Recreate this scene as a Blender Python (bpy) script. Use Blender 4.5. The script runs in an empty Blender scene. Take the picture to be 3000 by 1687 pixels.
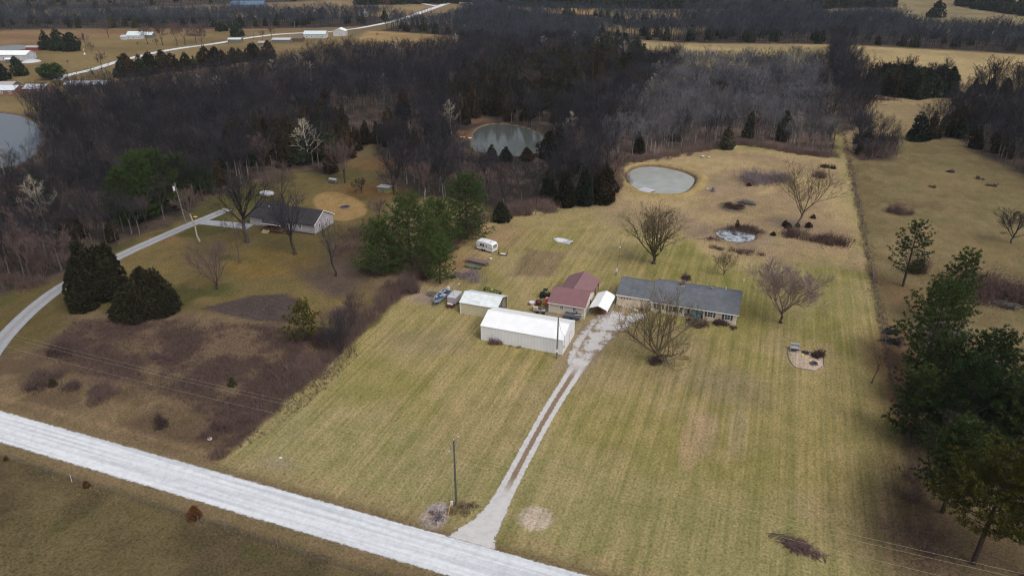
import bpy, math, random
import numpy as np
R = math.radians
PI = math.pi
# ------------------------------------------------------------------ scene, camera, light
scene = bpy.context.scene
C = scene.collection
H_CAM = 72.0
PITCH = R(25.7)
YAW = R(20.1)
FPX = 2110.0
cam_d = bpy.data.cameras.new('camera')
cam_d.sensor_width = 36.0
cam_d.lens = FPX / 3000.0 * 36.0
cam_d.clip_start = 0.5
cam_d.clip_end = 9000.0
cam = bpy.data.objects.new('camera', cam_d)
C.objects.link(cam)
cam.location = (0, 0, H_CAM)
cam.rotation_euler = (PI / 2 - PITCH, 0, YAW)
scene.camera = cam

SUN_EL, SUN_AZ = R(52), R(118)      # azimuth clockwise from +Y
world = bpy.data.worlds.new('World')
scene.world = world
world.use_nodes = True
wn = world.node_tree
bg = wn.nodes['Background']
sky = wn.nodes.new('ShaderNodeTexSky')
sky.sky_type = 'NISHITA'
sky.sun_disc = False
sky.sun_elevation = SUN_EL
sky.sun_rotation = SUN_AZ
sky.air_density = 1.0
sky.dust_density = 6.0
sky.ozone_density = 1.0
hs = wn.nodes.new('ShaderNodeHueSaturation')      # a thin even overcast veils the blue
hs.inputs['Saturation'].default_value = 0.42
wn.links.new(sky.outputs[0], hs.inputs['Color'])
wn.links.new(hs.outputs[0], bg.inputs['Color'])
bg.inputs['Strength'].default_value = 0.12
sun_d = bpy.data.lights.new('sun', 'SUN')
sun_d.energy = 1.0
sun_d.angle = R(40)
sun_d.color = (1.0, 0.965, 0.92)
sun = bpy.data.objects.new('sun', sun_d)
C.objects.link(sun)
sun.rotation_euler = (PI / 2 - SUN_EL, 0, PI - SUN_AZ)
scene.view_settings.view_transform = 'Standard'
scene.view_settings.look = 'None'
scene.view_settings.gamma = 1.0
scene.view_settings.exposure = 0.15
scene.render.engine = 'CYCLES'
scene.cycles.use_denoising = True
scene.cycles.filter_width = 1.15
scene.cycles.max_bounces = 5
scene.cycles.diffuse_bounces = 3
scene.cycles.transparent_max_bounces = 6
scene.cycles.volume_bounces = 0

# ------------------------------------------------------------------ pixel of the photograph -> point on the land
_c, _s = math.cos(PITCH), math.sin(PITCH)
_ca, _sa = math.cos(YAW), math.sin(YAW)


def P(x, y, z=0.0):
    a = (x - 1500) / FPX
    b = -(y - 843.5) / FPX
    d = (a, _c + b * _s, -_s + b * _c)
    t = (z - H_CAM) / d[2]
    X, Y = d[0] * t, d[1] * t
    return (X * _ca - Y * _sa, X * _sa + Y * _ca)


def PL(pts, z=0.0, k=1.0):
    return [P(x * k, y * k, z) for x, y in pts]


KD = 1.16460            # the small copy of the photograph the outlines were read from


def D(pts, z=0.0):
    return PL(pts, z, KD)


def to_px(u, v, z=0.0):
    X = u * _ca + v * _sa
    Y = -u * _sa + v * _ca
    dz = z - H_CAM
    fw = Y * _c - dz * _s
    up = Y * _s + dz * _c
    return 1500 + FPX * X / fw, 843.5 - FPX * up / fw, fw


def height_at(u, v, ty):
    Y = -u * _sa + v * _ca
    b = -(ty - 843.5) / FPX
    return H_CAM + Y * (-_s + b * _c) / (_c + b * _s)


# ------------------------------------------------------------------ materials
def new_mat(name):
    m = bpy.data.materials.new(name)
    m.use_nodes = True
    nt = m.node_tree
    return m, nt, nt.nodes['Principled BSDF']


def ramp(nt, fac, stops):
    r = nt.nodes.new('ShaderNodeValToRGB')
    while len(r.color_ramp.elements) < len(stops):
        r.color_ramp.elements.new(0.5)
    for e, (p, c) in zip(r.color_ramp.elements, stops):
        e.position = p
        e.color = (*c, 1)
    nt.links.new(fac, r.inputs[0])
    return r.outputs[0]


def noise(nt, scale, detail=4.0, coord=None, rough=0.55, dist=0.0):
    n = nt.nodes.new('ShaderNodeTexNoise')
    n.inputs['Scale'].default_value = scale
    n.inputs['Detail'].default_value = detail
    n.inputs['Roughness'].default_value = rough
    n.inputs['Distortion'].default_value = dist
    if coord is not None:
        nt.links.new(coord, n.inputs['Vector'])
    return n.outputs['Fac']


def coords(nt, kind='Object', scale=None, rot=None):
    t = nt.nodes.new('ShaderNodeTexCoord')
    out = t.outputs[kind]
    if scale is not None or rot is not None:
        mp = nt.nodes.new('ShaderNodeMapping')
        if scale is not None:
            mp.inputs['Scale'].default_value = scale
        if rot is not None:
            mp.inputs['Rotation'].default_value = rot
        nt.links.new(out, mp.inputs['Vector'])
        out = mp.outputs[0]
    return out


def world_pos(nt, scale=None, rot=None):
    g = nt.nodes.new('ShaderNodeNewGeometry')
    out = g.outputs['Position']
    if scale is not None or rot is not None:
        mp = nt.nodes.new('ShaderNodeMapping')
        if scale is not None:
            mp.inputs['Scale'].default_value = scale
        if rot is not None:
            mp.inputs['Rotation'].default_value = rot
        nt.links.new(out, mp.inputs['Vector'])
        out = mp.outputs[0]
    return out


def math_n(nt, op, a, b=None, c=None, clamp=False):
    n = nt.nodes.new('ShaderNodeMath')
    n.operation = op
    n.use_clamp = clamp
    for i, v in enumerate((a, b, c)):
        if v is None:
            continue
        if isinstance(v, (int, float)):
            n.inputs[i].default_value = v
        else:
            nt.links.new(v, n.inputs[i])
    return n.outputs[0]


def mixc(nt, fac, a, b, mode='MIX'):
    n = nt.nodes.new('ShaderNodeMix')
    n.data_type = 'RGBA'
    n.blend_type = mode
    for sock, v in ((n.inputs['Factor'], fac), (n.inputs['A'], a), (n.inputs['B'], b)):
        if isinstance(v, (int, float)):
            sock.default_value = v
        elif isinstance(v, tuple):
            sock.default_value = (*v, 1) if len(v) == 3 else v
        else:
            nt.links.new(v, sock)
    return n.outputs['Result']


def bump(nt, b, height, strength=0.3, dist=0.1):
    n = nt.nodes.new('ShaderNodeBump')
    n.inputs['Strength'].default_value = strength
    n.inputs['Distance'].default_value = dist
    nt.links.new(height, n.inputs['Height'])
    nt.links.new(n.outputs[0], b.inputs['Normal'])


def mat_plain(name, c1, c2=None, scale=3.0, rough=0.7, metal=0.0, vary=0.0, spec=0.3, detail=4.0):
    """colour with two-tone noise; vary = per-object brightness variation (each individual its own tone)"""
    m, nt, b = new_mat(name)
    b.inputs['Roughness'].default_value = rough
    b.inputs['Metallic'].default_value = metal
    b.inputs['Specular IOR Level'].default_value = spec
    c2 = c2 or tuple(x * 0.8 for x in c1)
    n = noise(nt, scale, detail, coords(nt))
    col = ramp(nt, n, [(0.35, c2), (0.65, c1)])
    if vary:
        oi = nt.nodes.new('ShaderNodeObjectInfo')
        f = math_n(nt, 'MULTIPLY_ADD', oi.outputs['Random'], 2 * vary, 1 - vary)
        v = nt.nodes.new('ShaderNodeCombineColor')
        for k in range(3):
            nt.links.new(f, v.inputs[k])
        col = mixc(nt, 1.0, col, v.outputs[0], 'MULTIPLY')
    nt.links.new(col, b.inputs['Base Color'])
    return m


def mat_twig(name, c1, c2, vary=0.25):
    """bare wood: two tones over the crown, each tree its own brightness and hue"""
    m, nt, b = new_mat(name)
    b.inputs['Roughness'].default_value = 0.9
    b.inputs['Specular IOR Level'].default_value = 0.1
    oi = nt.nodes.new('ShaderNodeObjectInfo')
    n = noise(nt, 0.6, 3, coords(nt))
    n2 = math_n(nt, 'MULTIPLY_ADD', oi.outputs['Random'], 0.7, math_n(nt, 'MULTIPLY', n, 0.6))
    col = ramp(nt, n2, [(0.3, c1), (0.9, c2)])
    f = math_n(nt, 'MULTIPLY_ADD', math_n(nt, 'FRACT', math_n(nt, 'MULTIPLY', oi.outputs['Random'], 7.31)), 2 * vary, 1 - vary)
    v = nt.nodes.new('ShaderNodeCombineColor')
    for k in range(3):
        nt.links.new(f, v.inputs[k])
    nt.links.new(mixc(nt, 1.0, col, v.outputs[0], 'MULTIPLY'), b.inputs['Base Color'])
    return m


def mat_ribbed(name, c1, c2, axis, pitch, rough=0.45, strength=0.5, stain=None, spec=0.4, line=0.0):
    """sheet metal / siding: ridges across an object axis (0,1,2), light dirt"""
    m, nt, b = new_mat(name)
    b.inputs['Roughness'].default_value = rough
    b.inputs['Specular IOR Level'].default_value = spec
    co = coords(nt)
    sp = nt.nodes.new('ShaderNodeSeparateXYZ')
    nt.links.new(co, sp.inputs[0])
    ph = math_n(nt, 'FRACT', math_n(nt, 'MULTIPLY', sp.outputs[axis], 1.0 / pitch))
    tri = math_n(nt, 'ABSOLUTE', math_n(nt, 'SUBTRACT', ph, 0.5))
    ridge = math_n(nt, 'SMOOTH_MIN', tri, 0.35, 0.1)
    n = noise(nt, 0.7, 5, co)
    col = ramp(nt, n, [(0.3, c2), (0.7, c1)])
    if line:
        lm = math_n(nt, 'LESS_THAN', tri, 0.1)
        col = mixc(nt, math_n(nt, 'MULTIPLY', lm, line), col, tuple(x * 0.35 for x in c1))
    if stain is not None:
        st = noise(nt, 2.2, 6, coords(nt, scale=(0.25, 1, 1)))
        col = mixc(nt, math_n(nt, 'MULTIPLY', math_n(nt, 'GREATER_THAN', st, 0.60), 0.5), col, stain)
    nt.links.new(col, b.inputs['Base Color'])
    bump(nt, b, ridge, strength, pitch * 0.15)
    return m


def mat_shingle(name, c1, c2):
    m, nt, b = new_mat(name)
    b.inputs['Roughness'].default_value = 0.95
    b.inputs['Specular IOR Level'].default_value = 0.15
    co = coords(nt)
    n1 = noise(nt, 9.0, 2, co)
    n2 = noise(nt, 0.5, 4, co)
    br = nt.nodes.new('ShaderNodeTexBrick')
    br.inputs['Scale'].default_value = 1.0
    br.inputs['Brick Width'].default_value = 0.9
    br.inputs['Row Height'].default_value = 0.28
    br.inputs['Mortar Size'].default_value = 0.02
    br.inputs['Color1'].default_value = (*c1, 1)
    br.inputs['Color2'].default_value = (*c2, 1)
    br.inputs['Mortar'].default_value = (*[x * 0.55 for x in c2], 1)
    nt.links.new(co, br.inputs['Vector'])
    g = ramp(nt, n1, [(0.3, (0.75,) * 3), (0.7, (1.2,) * 3)])
    g2 = ramp(nt, n2, [(0.3, (0.85,) * 3), (0.7, (1.12,) * 3)])
    col = mixc(nt, 1.0, br.outputs['Color'], g, 'MULTIPLY')
    nt.links.new(mixc(nt, 1.0, col, g2, 'MULTIPLY'), b.inputs['Base Color'])
    return m


def mat_water(name, murk_sky, rough=0.04, spec=0.5, rip=.10):
    m, nt, b = new_mat(name)
    b.inputs['Base Color'].default_value = (*murk_sky, 1)
    b.inputs['Roughness'].default_value = rough
    b.inputs['IOR'].default_value = 1.33
    b.inputs['Specular IOR Level'].default_value = spec
    n = noise(nt, 0.25, 3, coords(nt))
    nt.links.new(ramp(nt, n, [(0.3, tuple(x * 0.8 for x in murk_sky)), (0.7, murk_sky)]), b.inputs['Base Color'])
    w = noise(nt, 2.0, 3, coords(nt))
    bump(nt, b, w, rip, 0.05)
    return m


M = {}
M['twig_dark'] = mat_twig('twig_dark', (0.014, 0.014, 0.018), (0.040, 0.037, 0.044), .45)  # woods outside the lot: overlay dimming put into the twig colour
M['bark_dark'] = mat_twig('bark_dark', (0.035, 0.031, 0.030), (0.068, 0.060, 0.056))  # bark to match, the same dimming put into its colour
M['bark_mid'] = mat_twig('bark_mid', (0.07, 0.063, 0.058), (0.14, 0.13, 0.12))
M['twig_grey'] = mat_twig('twig_grey', (0.072, 0.071, 0.080), (0.145, 0.143, 0.160), .4)  # wood inside the lot: paler, colour left without the dimming
M['bark_grey'] = mat_twig('bark_grey', (0.14, 0.13, 0.125), (0.30, 0.285, 0.28))
M['twig_far'] = mat_twig('twig_far', (0.020, 0.025, 0.035), (0.058, 0.066, 0.082))  # bluer far crowns: haze of distance put into the twig colour
M['twig_olive'] = mat_twig('twig_olive', (0.105, 0.085, 0.05), (0.125, 0.10, 0.06), 0.08)
M['twig_rose'] = mat_twig('twig_rose', (0.20, 0.15, 0.135), (0.22, 0.165, 0.15), 0.08)
M['twig_brown'] = mat_twig('twig_brown', (0.075, 0.052, 0.048), (0.12, 0.085, 0.08), 0.2)
M['twig_pale'] = mat_twig('twig_pale', (0.26, 0.235, 0.19), (0.34, 0.31, 0.25), 0.12)
M['sycamore'] = mat_twig('sycamore', (0.46, 0.42, 0.33), (0.52, 0.47, 0.38), 0.05)
M['brush_plum'] = mat_twig('brush_plum', (0.076, 0.048, 0.045), (0.145, 0.100, 0.088), 0.3)
M['brush_lilac'] = mat_twig('brush_lilac', (0.17, 0.135, 0.15), (0.25, 0.205, 0.225), 0.15)
M['weed_tan'] = mat_twig('weed_tan', (0.20, 0.145, 0.08), (0.30, 0.23, 0.14), 0.2)
M['cedar'] = mat_twig('cedar', (0.022, 0.022, 0.011), (0.050, 0.034, 0.018), 0.3)
M['cedar_deep'] = mat_twig('cedar_deep', (0.020, 0.030, 0.018), (0.040, 0.044, 0.022), 0.3)
M['pine'] = mat_twig('pine', (0.040, 0.068, 0.018), (0.066, 0.098, 0.026), 0.12)
M['pine_deep'] = mat_twig('pine_deep', (0.026, 0.046, 0.014), (0.046, 0.070, 0.018), 0.2)
M['pine_gold'] = mat_twig('pine_gold', (0.045, 0.052, 0.010), (0.075, 0.074, 0.013), 0.15)
M['bark_pine'] = mat_plain('bark_pine', (0.07, 0.05, 0.04), (0.04, 0.03, 0.025), 4)
M['white_metal'] = mat_ribbed('white_metal', (0.84, 0.86, 0.88), (0.78, 0.80, 0.82), 0, 0.3, 0.4, 0.35)
M['white_wall'] = mat_ribbed('white_wall', (0.76, 0.77, 0.80), (0.70, 0.71, 0.74), 0, 0.3, 0.5, 0.9, line=0.25)
M['white_end'] = mat_ribbed('white_end', (0.76, 0.77, 0.80), (0.70, 0.71, 0.74), 1, 0.3, 0.5, 0.6)
M['old_metal'] = mat_ribbed('old_metal', (0.78, 0.83, 0.85), (0.62, 0.67, 0.69), 1, 0.55, 0.45, 0.5, stain=(0.38, 0.44, 0.46), line=0.35)
M['red_metal'] = mat_ribbed('red_metal', (0.215, 0.110, 0.118), (0.185, 0.095, 0.103), 0, 0.25, 0.6, 0.5, line=0.15)
M['red_metal_side'] = mat_ribbed('red_metal_side', (0.225, 0.125, 0.135), (0.195, 0.105, 0.115), 1, 0.25, 0.6, 0.5, line=0.15)
M['siding_tan'] = mat_ribbed('siding_tan', (0.66, 0.60, 0.50), (0.60, 0.54, 0.45), 2, 0.2, 0.6, 0.5, line=0.22)
M['siding_old'] = mat_ribbed('siding_old', (0.60, 0.55, 0.40), (0.52, 0.47, 0.34), 2, 0.32, 0.6, 0.5, line=0.35)
M['siding_house'] = mat_ribbed('siding_house', (0.74, 0.62, 0.50), (0.68, 0.56, 0.45), 2, 0.2, 0.6, 0.4, line=0.15)
M['siding_pale'] = mat_ribbed('siding_pale', (0.42, 0.40, 0.42), (0.30, 0.28, 0.30), 2, 0.3, 0.7, 0.4, line=0.2, stain=(0.25, 0.24, 0.26))
M['trim_white'] = mat_plain('trim_white', (0.82, 0.82, 0.82), (0.74, 0.74, 0.74), 2, 0.5)
M['shingle'] = mat_shingle('shingle', (0.150, 0.160, 0.182), (0.125, 0.135, 0.155))
M['shingle_dark'] = mat_shingle('shingle_dark', (0.050, 0.047, 0.052), (0.038, 0.036, 0.041))
M['brick'] = mat_plain('brick', (0.28, 0.14, 0.10), (0.18, 0.09, 0.07), 6, 0.9)
M['glass'] = mat_plain('glass', (0.05, 0.06, 0.07), (0.03, 0.035, 0.04), 1, 0.08, spec=0.6)
M['shutter'] = mat_plain('shutter', (0.045, 0.075, 0.070), None, 4, 0.6)
M['shutter_brown'] = mat_plain('shutter_brown', (0.16, 0.13, 0.11), None, 4, 0.6)
M['door_blue'] = mat_plain('door_blue', (0.62, 0.70, 0.80), None, 2, 0.4)
M['turquoise'] = mat_plain('turquoise', (0.16, 0.62, 0.68), (0.12, 0.5, 0.56), 3, 0.5)
M['wood_grey'] = mat_plain('wood_grey', (0.20, 0.18, 0.17), (0.10, 0.085, 0.085), 5, 0.9)
M['wood_brown'] = mat_plain('wood_brown', (0.17, 0.09, 0.045), (0.10, 0.05, 0.03), 5, 0.85)
M['wood_new'] = mat_plain('wood_new', (0.55, 0.45, 0.30), None, 5, 0.8)
M['pole_wood'] = mat_plain('pole_wood', (0.10, 0.11, 0.075), (0.06, 0.065, 0.045), 6, 0.9)
M['pole_grey'] = mat_plain('pole_grey', (0.20, 0.19, 0.18), (0.12, 0.115, 0.11), 6, 0.9)
M['porcelain'] = mat_plain('porcelain', (0.7, 0.68, 0.72), None, 2, 0.3)
M['wire'] = mat_plain('wire', (0.42, 0.38, 0.27), None, 1, 0.5)
M['wire_dark'] = mat_plain('wire_dark', (0.05, 0.05, 0.05), None, 1, 0.6)
M['rubber'] = mat_plain('rubber', (0.02, 0.02, 0.022), None, 4, 0.8)
M['black'] = mat_plain('black', (0.025, 0.025, 0.028), (0.015, 0.015, 0.016), 4, 0.5)
M['steel'] = mat_plain('steel', (0.45, 0.46, 0.48), (0.3, 0.31, 0.33), 3, 0.35, 0.3)
M['steel_dark'] = mat_plain('steel_dark', (0.13, 0.14, 0.17), (0.08, 0.09, 0.11), 3, 0.5)
M['box_grey'] = mat_plain('box_grey', (0.42, 0.38, 0.39), (0.34, 0.30, 0.31), 2, 0.6)
M['box_top'] = mat_plain('box_top', (0.52, 0.53, 0.58), (0.42, 0.43, 0.48), 1.2, 0.5)
M['rust'] = mat_plain('rust', (0.12, 0.035, 0.028), (0.06, 0.02, 0.02), 5, 0.8)
M['orange'] = mat_plain('orange', (0.72, 0.16, 0.08), (0.55, 0.11, 0.06), 2, 0.5)
M['cream'] = mat_plain('cream', (0.62, 0.50, 0.40), None, 3, 0.6)
M['boat_blue'] = mat_plain('boat_blue', (0.035, 0.075, 0.16), (0.025, 0.05, 0.11), 2, 0.4)
M['boat_hull'] = mat_plain('boat_hull', (0.30, 0.36, 0.43), (0.22, 0.27, 0.33), 2, 0.3)
M['boat_green'] = mat_plain('boat_green', (0.10, 0.16, 0.11), (0.07, 0.12, 0.085), 3, 0.7)
M['camper'] = mat_plain('camper', (0.74, 0.76, 0.80), (0.66, 0.68, 0.72), 1.2, 0.4)
M['camper_stripe'] = mat_plain('camper_stripe', (0.22, 0.20, 0.19), None, 2, 0.5)
M['stone'] = mat_plain('stone', (0.62, 0.60, 0.55), (0.4, 0.38, 0.35), 3, 0.9, vary=0.2)
M['yellow'] = mat_plain('yellow', (0.75, 0.58, 0.16), None, 2, 0.5)
M['green_paint'] = mat_plain('green_paint', (0.05, 0.14, 0.04), (0.03, 0.08, 0.025), 3, 0.6)
M['pink'] = mat_plain('pink', (0.42, 0.20, 0.24), None, 3, 0.7)
M['blue_metal'] = mat_ribbed('blue_metal', (0.10, 0.16, 0.25), (0.08, 0.13, 0.21), 0, 0.9, 0.5, 0.4)
M['far_roof'] = mat_ribbed('far_roof', (0.62, 0.70, 0.74), (0.5, 0.57, 0.6), 0, 0.9, 0.5, 0.3)
M['far_wall'] = mat_plain('far_wall', (0.50, 0.52, 0.55), None, 0.5, 0.7)
M['barn_red'] = mat_plain('barn_red', (0.22, 0.05, 0.045), None, 0.5, 0.7)


# ------------------------------------------------------------------ mesh helper
class MB:
    def __init__(self):
        self.v, self.f = [], []

    def face(self, *pts):
        n = len(self.v)
        self.v.extend(pts)
        self.f.append(tuple(range(n, n + len(pts))))

    def box(self, x0, x1, y0, y1, z0, z1):
        n = len(self.v)
        self.v += [(x0, y0, z0), (x1, y0, z0), (x1, y1, z0), (x0, y1, z0), (x0, y0, z1), (x1, y0, z1), (x1, y1, z1), (x0, y1, z1)]
        for q in ((3, 2, 1, 0), (4, 5, 6, 7), (0, 1, 5, 4), (1, 2, 6, 5), (2, 3, 7, 6), (3, 0, 4, 7)):
            self.f.append(tuple(n + i for i in q))
        return self

    def prism(self, poly, h0, h1, axis='z'):
        """closed outline swept: axis z -> (x,y); axis x -> outline is (y,z); axis y -> outline is (x,z)"""
        n = len(self.v)
        k = len(poly)
        for h in (h0, h1):
            for a, b in poly:
                self.v.append((a, b, h) if axis == 'z' else (h, a, b) if axis == 'x' else (a, h, b))
        self.f.append(tuple(n + i for i in range(k))[::-1])
        self.f.append(tuple(n + k + i for i in range(k)))
        for i in range(k):
            j = (i + 1) % k
            self.f.append((n + i, n + j, n + k + j, n + k + i))
        return self

    def tube(self, pts, rad, sides=5, cap=True):
        n0 = len(self.v)
        k = len(pts)
        for i, p in enumerate(pts):
            a = pts[max(0, i - 1)]
            b = pts[min(k - 1, i + 1)]
            d = (b[0] - a[0], b[1] - a[1], b[2] - a[2])
            L = math.sqrt(d[0] ** 2 + d[1] ** 2 + d[2] ** 2) or 1
            d = (d[0] / L, d[1] / L, d[2] / L)
            if abs(d[2]) < 0.9:
                ux, uy, uz = -d[1], d[0], 0.0
            else:
                ux, uy, uz = 0.0, -d[2], d[1]
            L = math.sqrt(ux * ux + uy * uy + uz * uz)
            ux, uy, uz = ux / L, uy / L, uz / L
            wx, wy, wz = d[1] * uz - d[2] * uy, d[2] * ux - d[0] * uz, d[0] * uy - d[1] * ux
            r = rad[i]
            for s in range(sides):
                t = 2 * PI * s / sides
                ct, st = math.cos(t) * r, math.sin(t) * r
                self.v.append((p[0] + ux * ct + wx * st, p[1] + uy * ct + wy * st, p[2] + uz * ct + wz * st))
        for i in range(k - 1):
            for s in range(sides):
                q = (s + 1) % sides
                a = n0 + i * sides
                self.f.append((a + s, a + q, a + sides + q, a + sides + s))
        if cap:
            self.f.append(tuple(n0 + s for s in range(sides))[::-1])
            self.f.append(tuple(n0 + (k - 1) * sides + s for s in range(sides)))
        return self

    def cyl(self, x, y, z0, z1, r, sides=10, r2=None):
        return self.tube([(x, y, z0), (x, y, z1)], [r, r if r2 is None else r2], sides)

    def loft(self, rings, close_ends=True):
        n0 = len(self.v)
        k = len(rings[0])
        for r in rings:
            self.v.extend(r)
        for i in range(len(rings) - 1):
            for s in range(k):
                q = (s + 1) % k
                a = n0 + i * k
                self.f.append((a + s, a + q, a + k + q, a + k + s))
        if close_ends:
            self.f.append(tuple(n0 + s for s in range(k))[::-1])
            self.f.append(tuple(n0 + (len(rings) - 1) * k + s for s in range(k)))
        return self

    def mesh(self, name, m, smooth=False):
        me = bpy.data.meshes.new(name)
        me.from_pydata(self.v, [], self.f)
        me.materials.append(M[m] if isinstance(m, str) else m)
        if smooth:
            me.shade_smooth()
        me.update()
        return me


def link(name, me, parent=None, loc=None):
    o = bpy.data.objects.new(name, me)
    C.objects.link(o)
    if parent is not None:
        o.parent = parent
    if loc is not None:
        o.location = loc
    return o


def tag(o, label=None, cat=None, group=None, kind=None):
    if label:
        o['label'] = label
    if cat:
        o['category'] = cat
    if group:
        o['group'] = group
    if kind:
        o['kind'] = kind
    return o


def thing(name, label, cat, u=0, v=0, z=0, rot=0, group=None, s=1.0):
    o = link(name, None, None, (u, v, z))
    o.rotation_euler = (0, 0, rot)
    o.scale = (s, s, s)
    return tag(o, label, cat, group)


def part(name, mb, m, parent, label=None, smooth=False):
    o = link(name, mb.mesh(name, m, smooth), parent)
    if label:
        o['label'] = label
    return o


def single(name, mb, m, label, cat, u=0, v=0, z=0, rot=0, group=None, smooth=False):
    o = link(name, mb.mesh(name, m, smooth), None, (u, v, z))
    o.rotation_euler = (0, 0, rot)
    return tag(o, label, cat, group)


# ------------------------------------------------------------------ numpy noise and masks for the land
def _hash(ix, iy, seed):
    h = (ix.astype(np.int64) * 374761393 + iy.astype(np.int64) * 668265263 + seed * 1442695041) & 0x7fffffff
    h = ((h ^ (h >> 13)) * 1274126177) & 0x7fffffff
    return ((h ^ (h >> 16)) & 0xffff) / 65535.0


def vnoise(x, y, s, seed=0):
    x = x / s
    y = y / s
    ix, iy = np.floor(x), np.floor(y)
    fx, fy = x - ix, y - iy
    fx = fx * fx * (3 - 2 * fx)
    fy = fy * fy * (3 - 2 * fy)
    a = _hash(ix, iy, seed)
    b = _hash(ix + 1, iy, seed)
    c = _hash(ix, iy + 1, seed)
    d = _hash(ix + 1, iy + 1, seed)
    return (a * (1 - fx) + b * fx) * (1 - fy) + (c * (1 - fx) + d * fx) * fy


def fbm(x, y, s, seed=0, o=4):
    t, w, a = 0, 0, 1.0
    for k in range(o):
        t = t + a * vnoise(x, y, s / 2 ** k, seed + 17 * k)
        w += a
        a *= 0.55
    return t / w


def sdist(poly, X, Y):
    """signed distance to a closed outline, positive inside"""
    poly = np.array(poly, float)
    d = np.full(X.shape, 1e9)
    ins = np.zeros(X.shape, bool)
    n = len(poly)
    for i in range(n):
        x0, y0 = poly[i]
        x1, y1 = poly[(i + 1) % n]
        ex, ey = x1 - x0, y1 - y0
        t = np.clip(((X - x0) * ex + (Y - y0) * ey) / (ex * ex + ey * ey + 1e-12), 0, 1)
        d = np.minimum(d, (X - x0 - t * ex) ** 2 + (Y - y0 - t * ey) ** 2)
        c = (y0 > Y) != (y1 > Y)
        with np.errstate(divide='ignore', invalid='ignore'):
            ins ^= c & (X < (x1 - x0) * (Y - y0) / (y1 - y0 + 1e-12) + x0)
    return np.where(ins, 1, -1) * np.sqrt(d)


def inside(poly, X, Y):
    return sdist(poly, X, Y) > 0


def ldist(line, X, Y):
    d = np.full(X.shape, 1e9)
    for (x0, y0), (x1, y1) in zip(line[:-1], line[1:]):
        ex, ey = x1 - x0, y1 - y0
        t = np.clip(((X - x0) * ex + (Y - y0) * ey) / (ex * ex + ey * ey + 1e-12), 0, 1)
        d = np.minimum(d, (X - x0 - t * ex) ** 2 + (Y - y0 - t * ey) ** 2)
    return np.sqrt(d)


def sstep(x, a, b):
    t = np.clip((x - a) / (b - a), 0, 1)
    return t * t * (3 - 2 * t)


def smooth_poly(pts, it=2):
    for _ in range(it):
        q = []
        for i in range(len(pts)):
            a, b = pts[i], pts[(i + 1) % len(pts)]
            q.append((a[0] * .75 + b[0] * .25, a[1] * .75 + b[1] * .25))
            q.append((a[0] * .25 + b[0] * .75, a[1] * .25 + b[1] * .75))
        pts = q
    return pts

# ------------------------------------------------------------------ outlines of the land (read off the photograph, laid on the ground)
POND = smooth_poly(PL([(1838, 515), (1850, 501), (1873, 492), (1901, 489), (1935, 491), (1966, 497), (1997, 504), (2022, 515), (2034, 525),
                       (2028, 542), (2013, 557), (1990, 569), (1959, 570), (1928, 569), (1889, 565), (1870, 556), (1850, 542), (1841, 528)], -0.5), 1)
POND_WOOD = smooth_poly(PL([(1388, 442), (1384, 410), (1392, 384), (1423, 367), (1465, 364), (1505, 369), (1574, 386), (1596, 412), (1586, 446),
                            (1540, 456), (1505, 460), (1446, 454)], -0.4), 1)
POND_WEST = smooth_poly(PL([(-60, 330), (20, 332), (75, 345), (120, 375), (128, 410), (100, 450), (50, 488), (-60, 500)], -0.4), 1)
POND_FAR = smooth_poly(PL([(-40, 142), (20, 134), (75, 131), (110, 137), (60, 146), (20, 150), (-40, 156)], -0.4), 1)
PUDDLE = smooth_poly(PL([(2098, 683), (2108, 676), (2141, 673), (2175, 682), (2207, 688), (2209, 700), (2186, 708), (2157, 709), (2124, 702)], -0.2), 1)
PONDS = [(POND, 1.5, 1.2), (POND_WOOD, 1.4, 1.0), (POND_WEST, 1.4, 1.5), (POND_FAR, 1.2, 2.0), (PUDDLE, 0.7, 1.2)]
LOT = [(-72.6, 66.3), (26.4, 66.3), (26.4, 592), (-72.4, 556)]
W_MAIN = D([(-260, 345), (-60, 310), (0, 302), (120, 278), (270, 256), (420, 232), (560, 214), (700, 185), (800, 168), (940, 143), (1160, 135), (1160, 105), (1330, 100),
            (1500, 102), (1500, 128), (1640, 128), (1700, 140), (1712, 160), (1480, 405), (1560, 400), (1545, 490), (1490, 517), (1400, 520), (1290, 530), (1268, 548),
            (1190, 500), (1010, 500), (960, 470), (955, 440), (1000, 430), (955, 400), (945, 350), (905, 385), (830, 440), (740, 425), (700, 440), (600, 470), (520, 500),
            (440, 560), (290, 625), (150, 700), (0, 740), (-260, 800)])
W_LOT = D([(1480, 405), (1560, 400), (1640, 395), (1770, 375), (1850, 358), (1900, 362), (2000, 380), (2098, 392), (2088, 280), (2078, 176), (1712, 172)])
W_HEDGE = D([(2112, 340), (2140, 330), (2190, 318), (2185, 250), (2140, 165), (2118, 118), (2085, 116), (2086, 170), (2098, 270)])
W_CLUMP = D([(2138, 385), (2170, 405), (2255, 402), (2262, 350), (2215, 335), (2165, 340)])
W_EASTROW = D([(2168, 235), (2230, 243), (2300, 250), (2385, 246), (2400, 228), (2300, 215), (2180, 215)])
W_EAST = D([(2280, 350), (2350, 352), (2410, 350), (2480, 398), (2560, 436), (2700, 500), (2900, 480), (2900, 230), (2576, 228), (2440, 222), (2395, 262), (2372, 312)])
W_BELT = D([(1500, 92), (1717, 108), (2123, 112), (2350, 123), (2576, 137), (2900, 150), (2900, 100), (2576, 95), (2300, 84), (2240, 55), (2060, 50), (1900, 52), (1780, 78), (1690, 88), (1600, 86), (1500, 76)])
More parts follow.
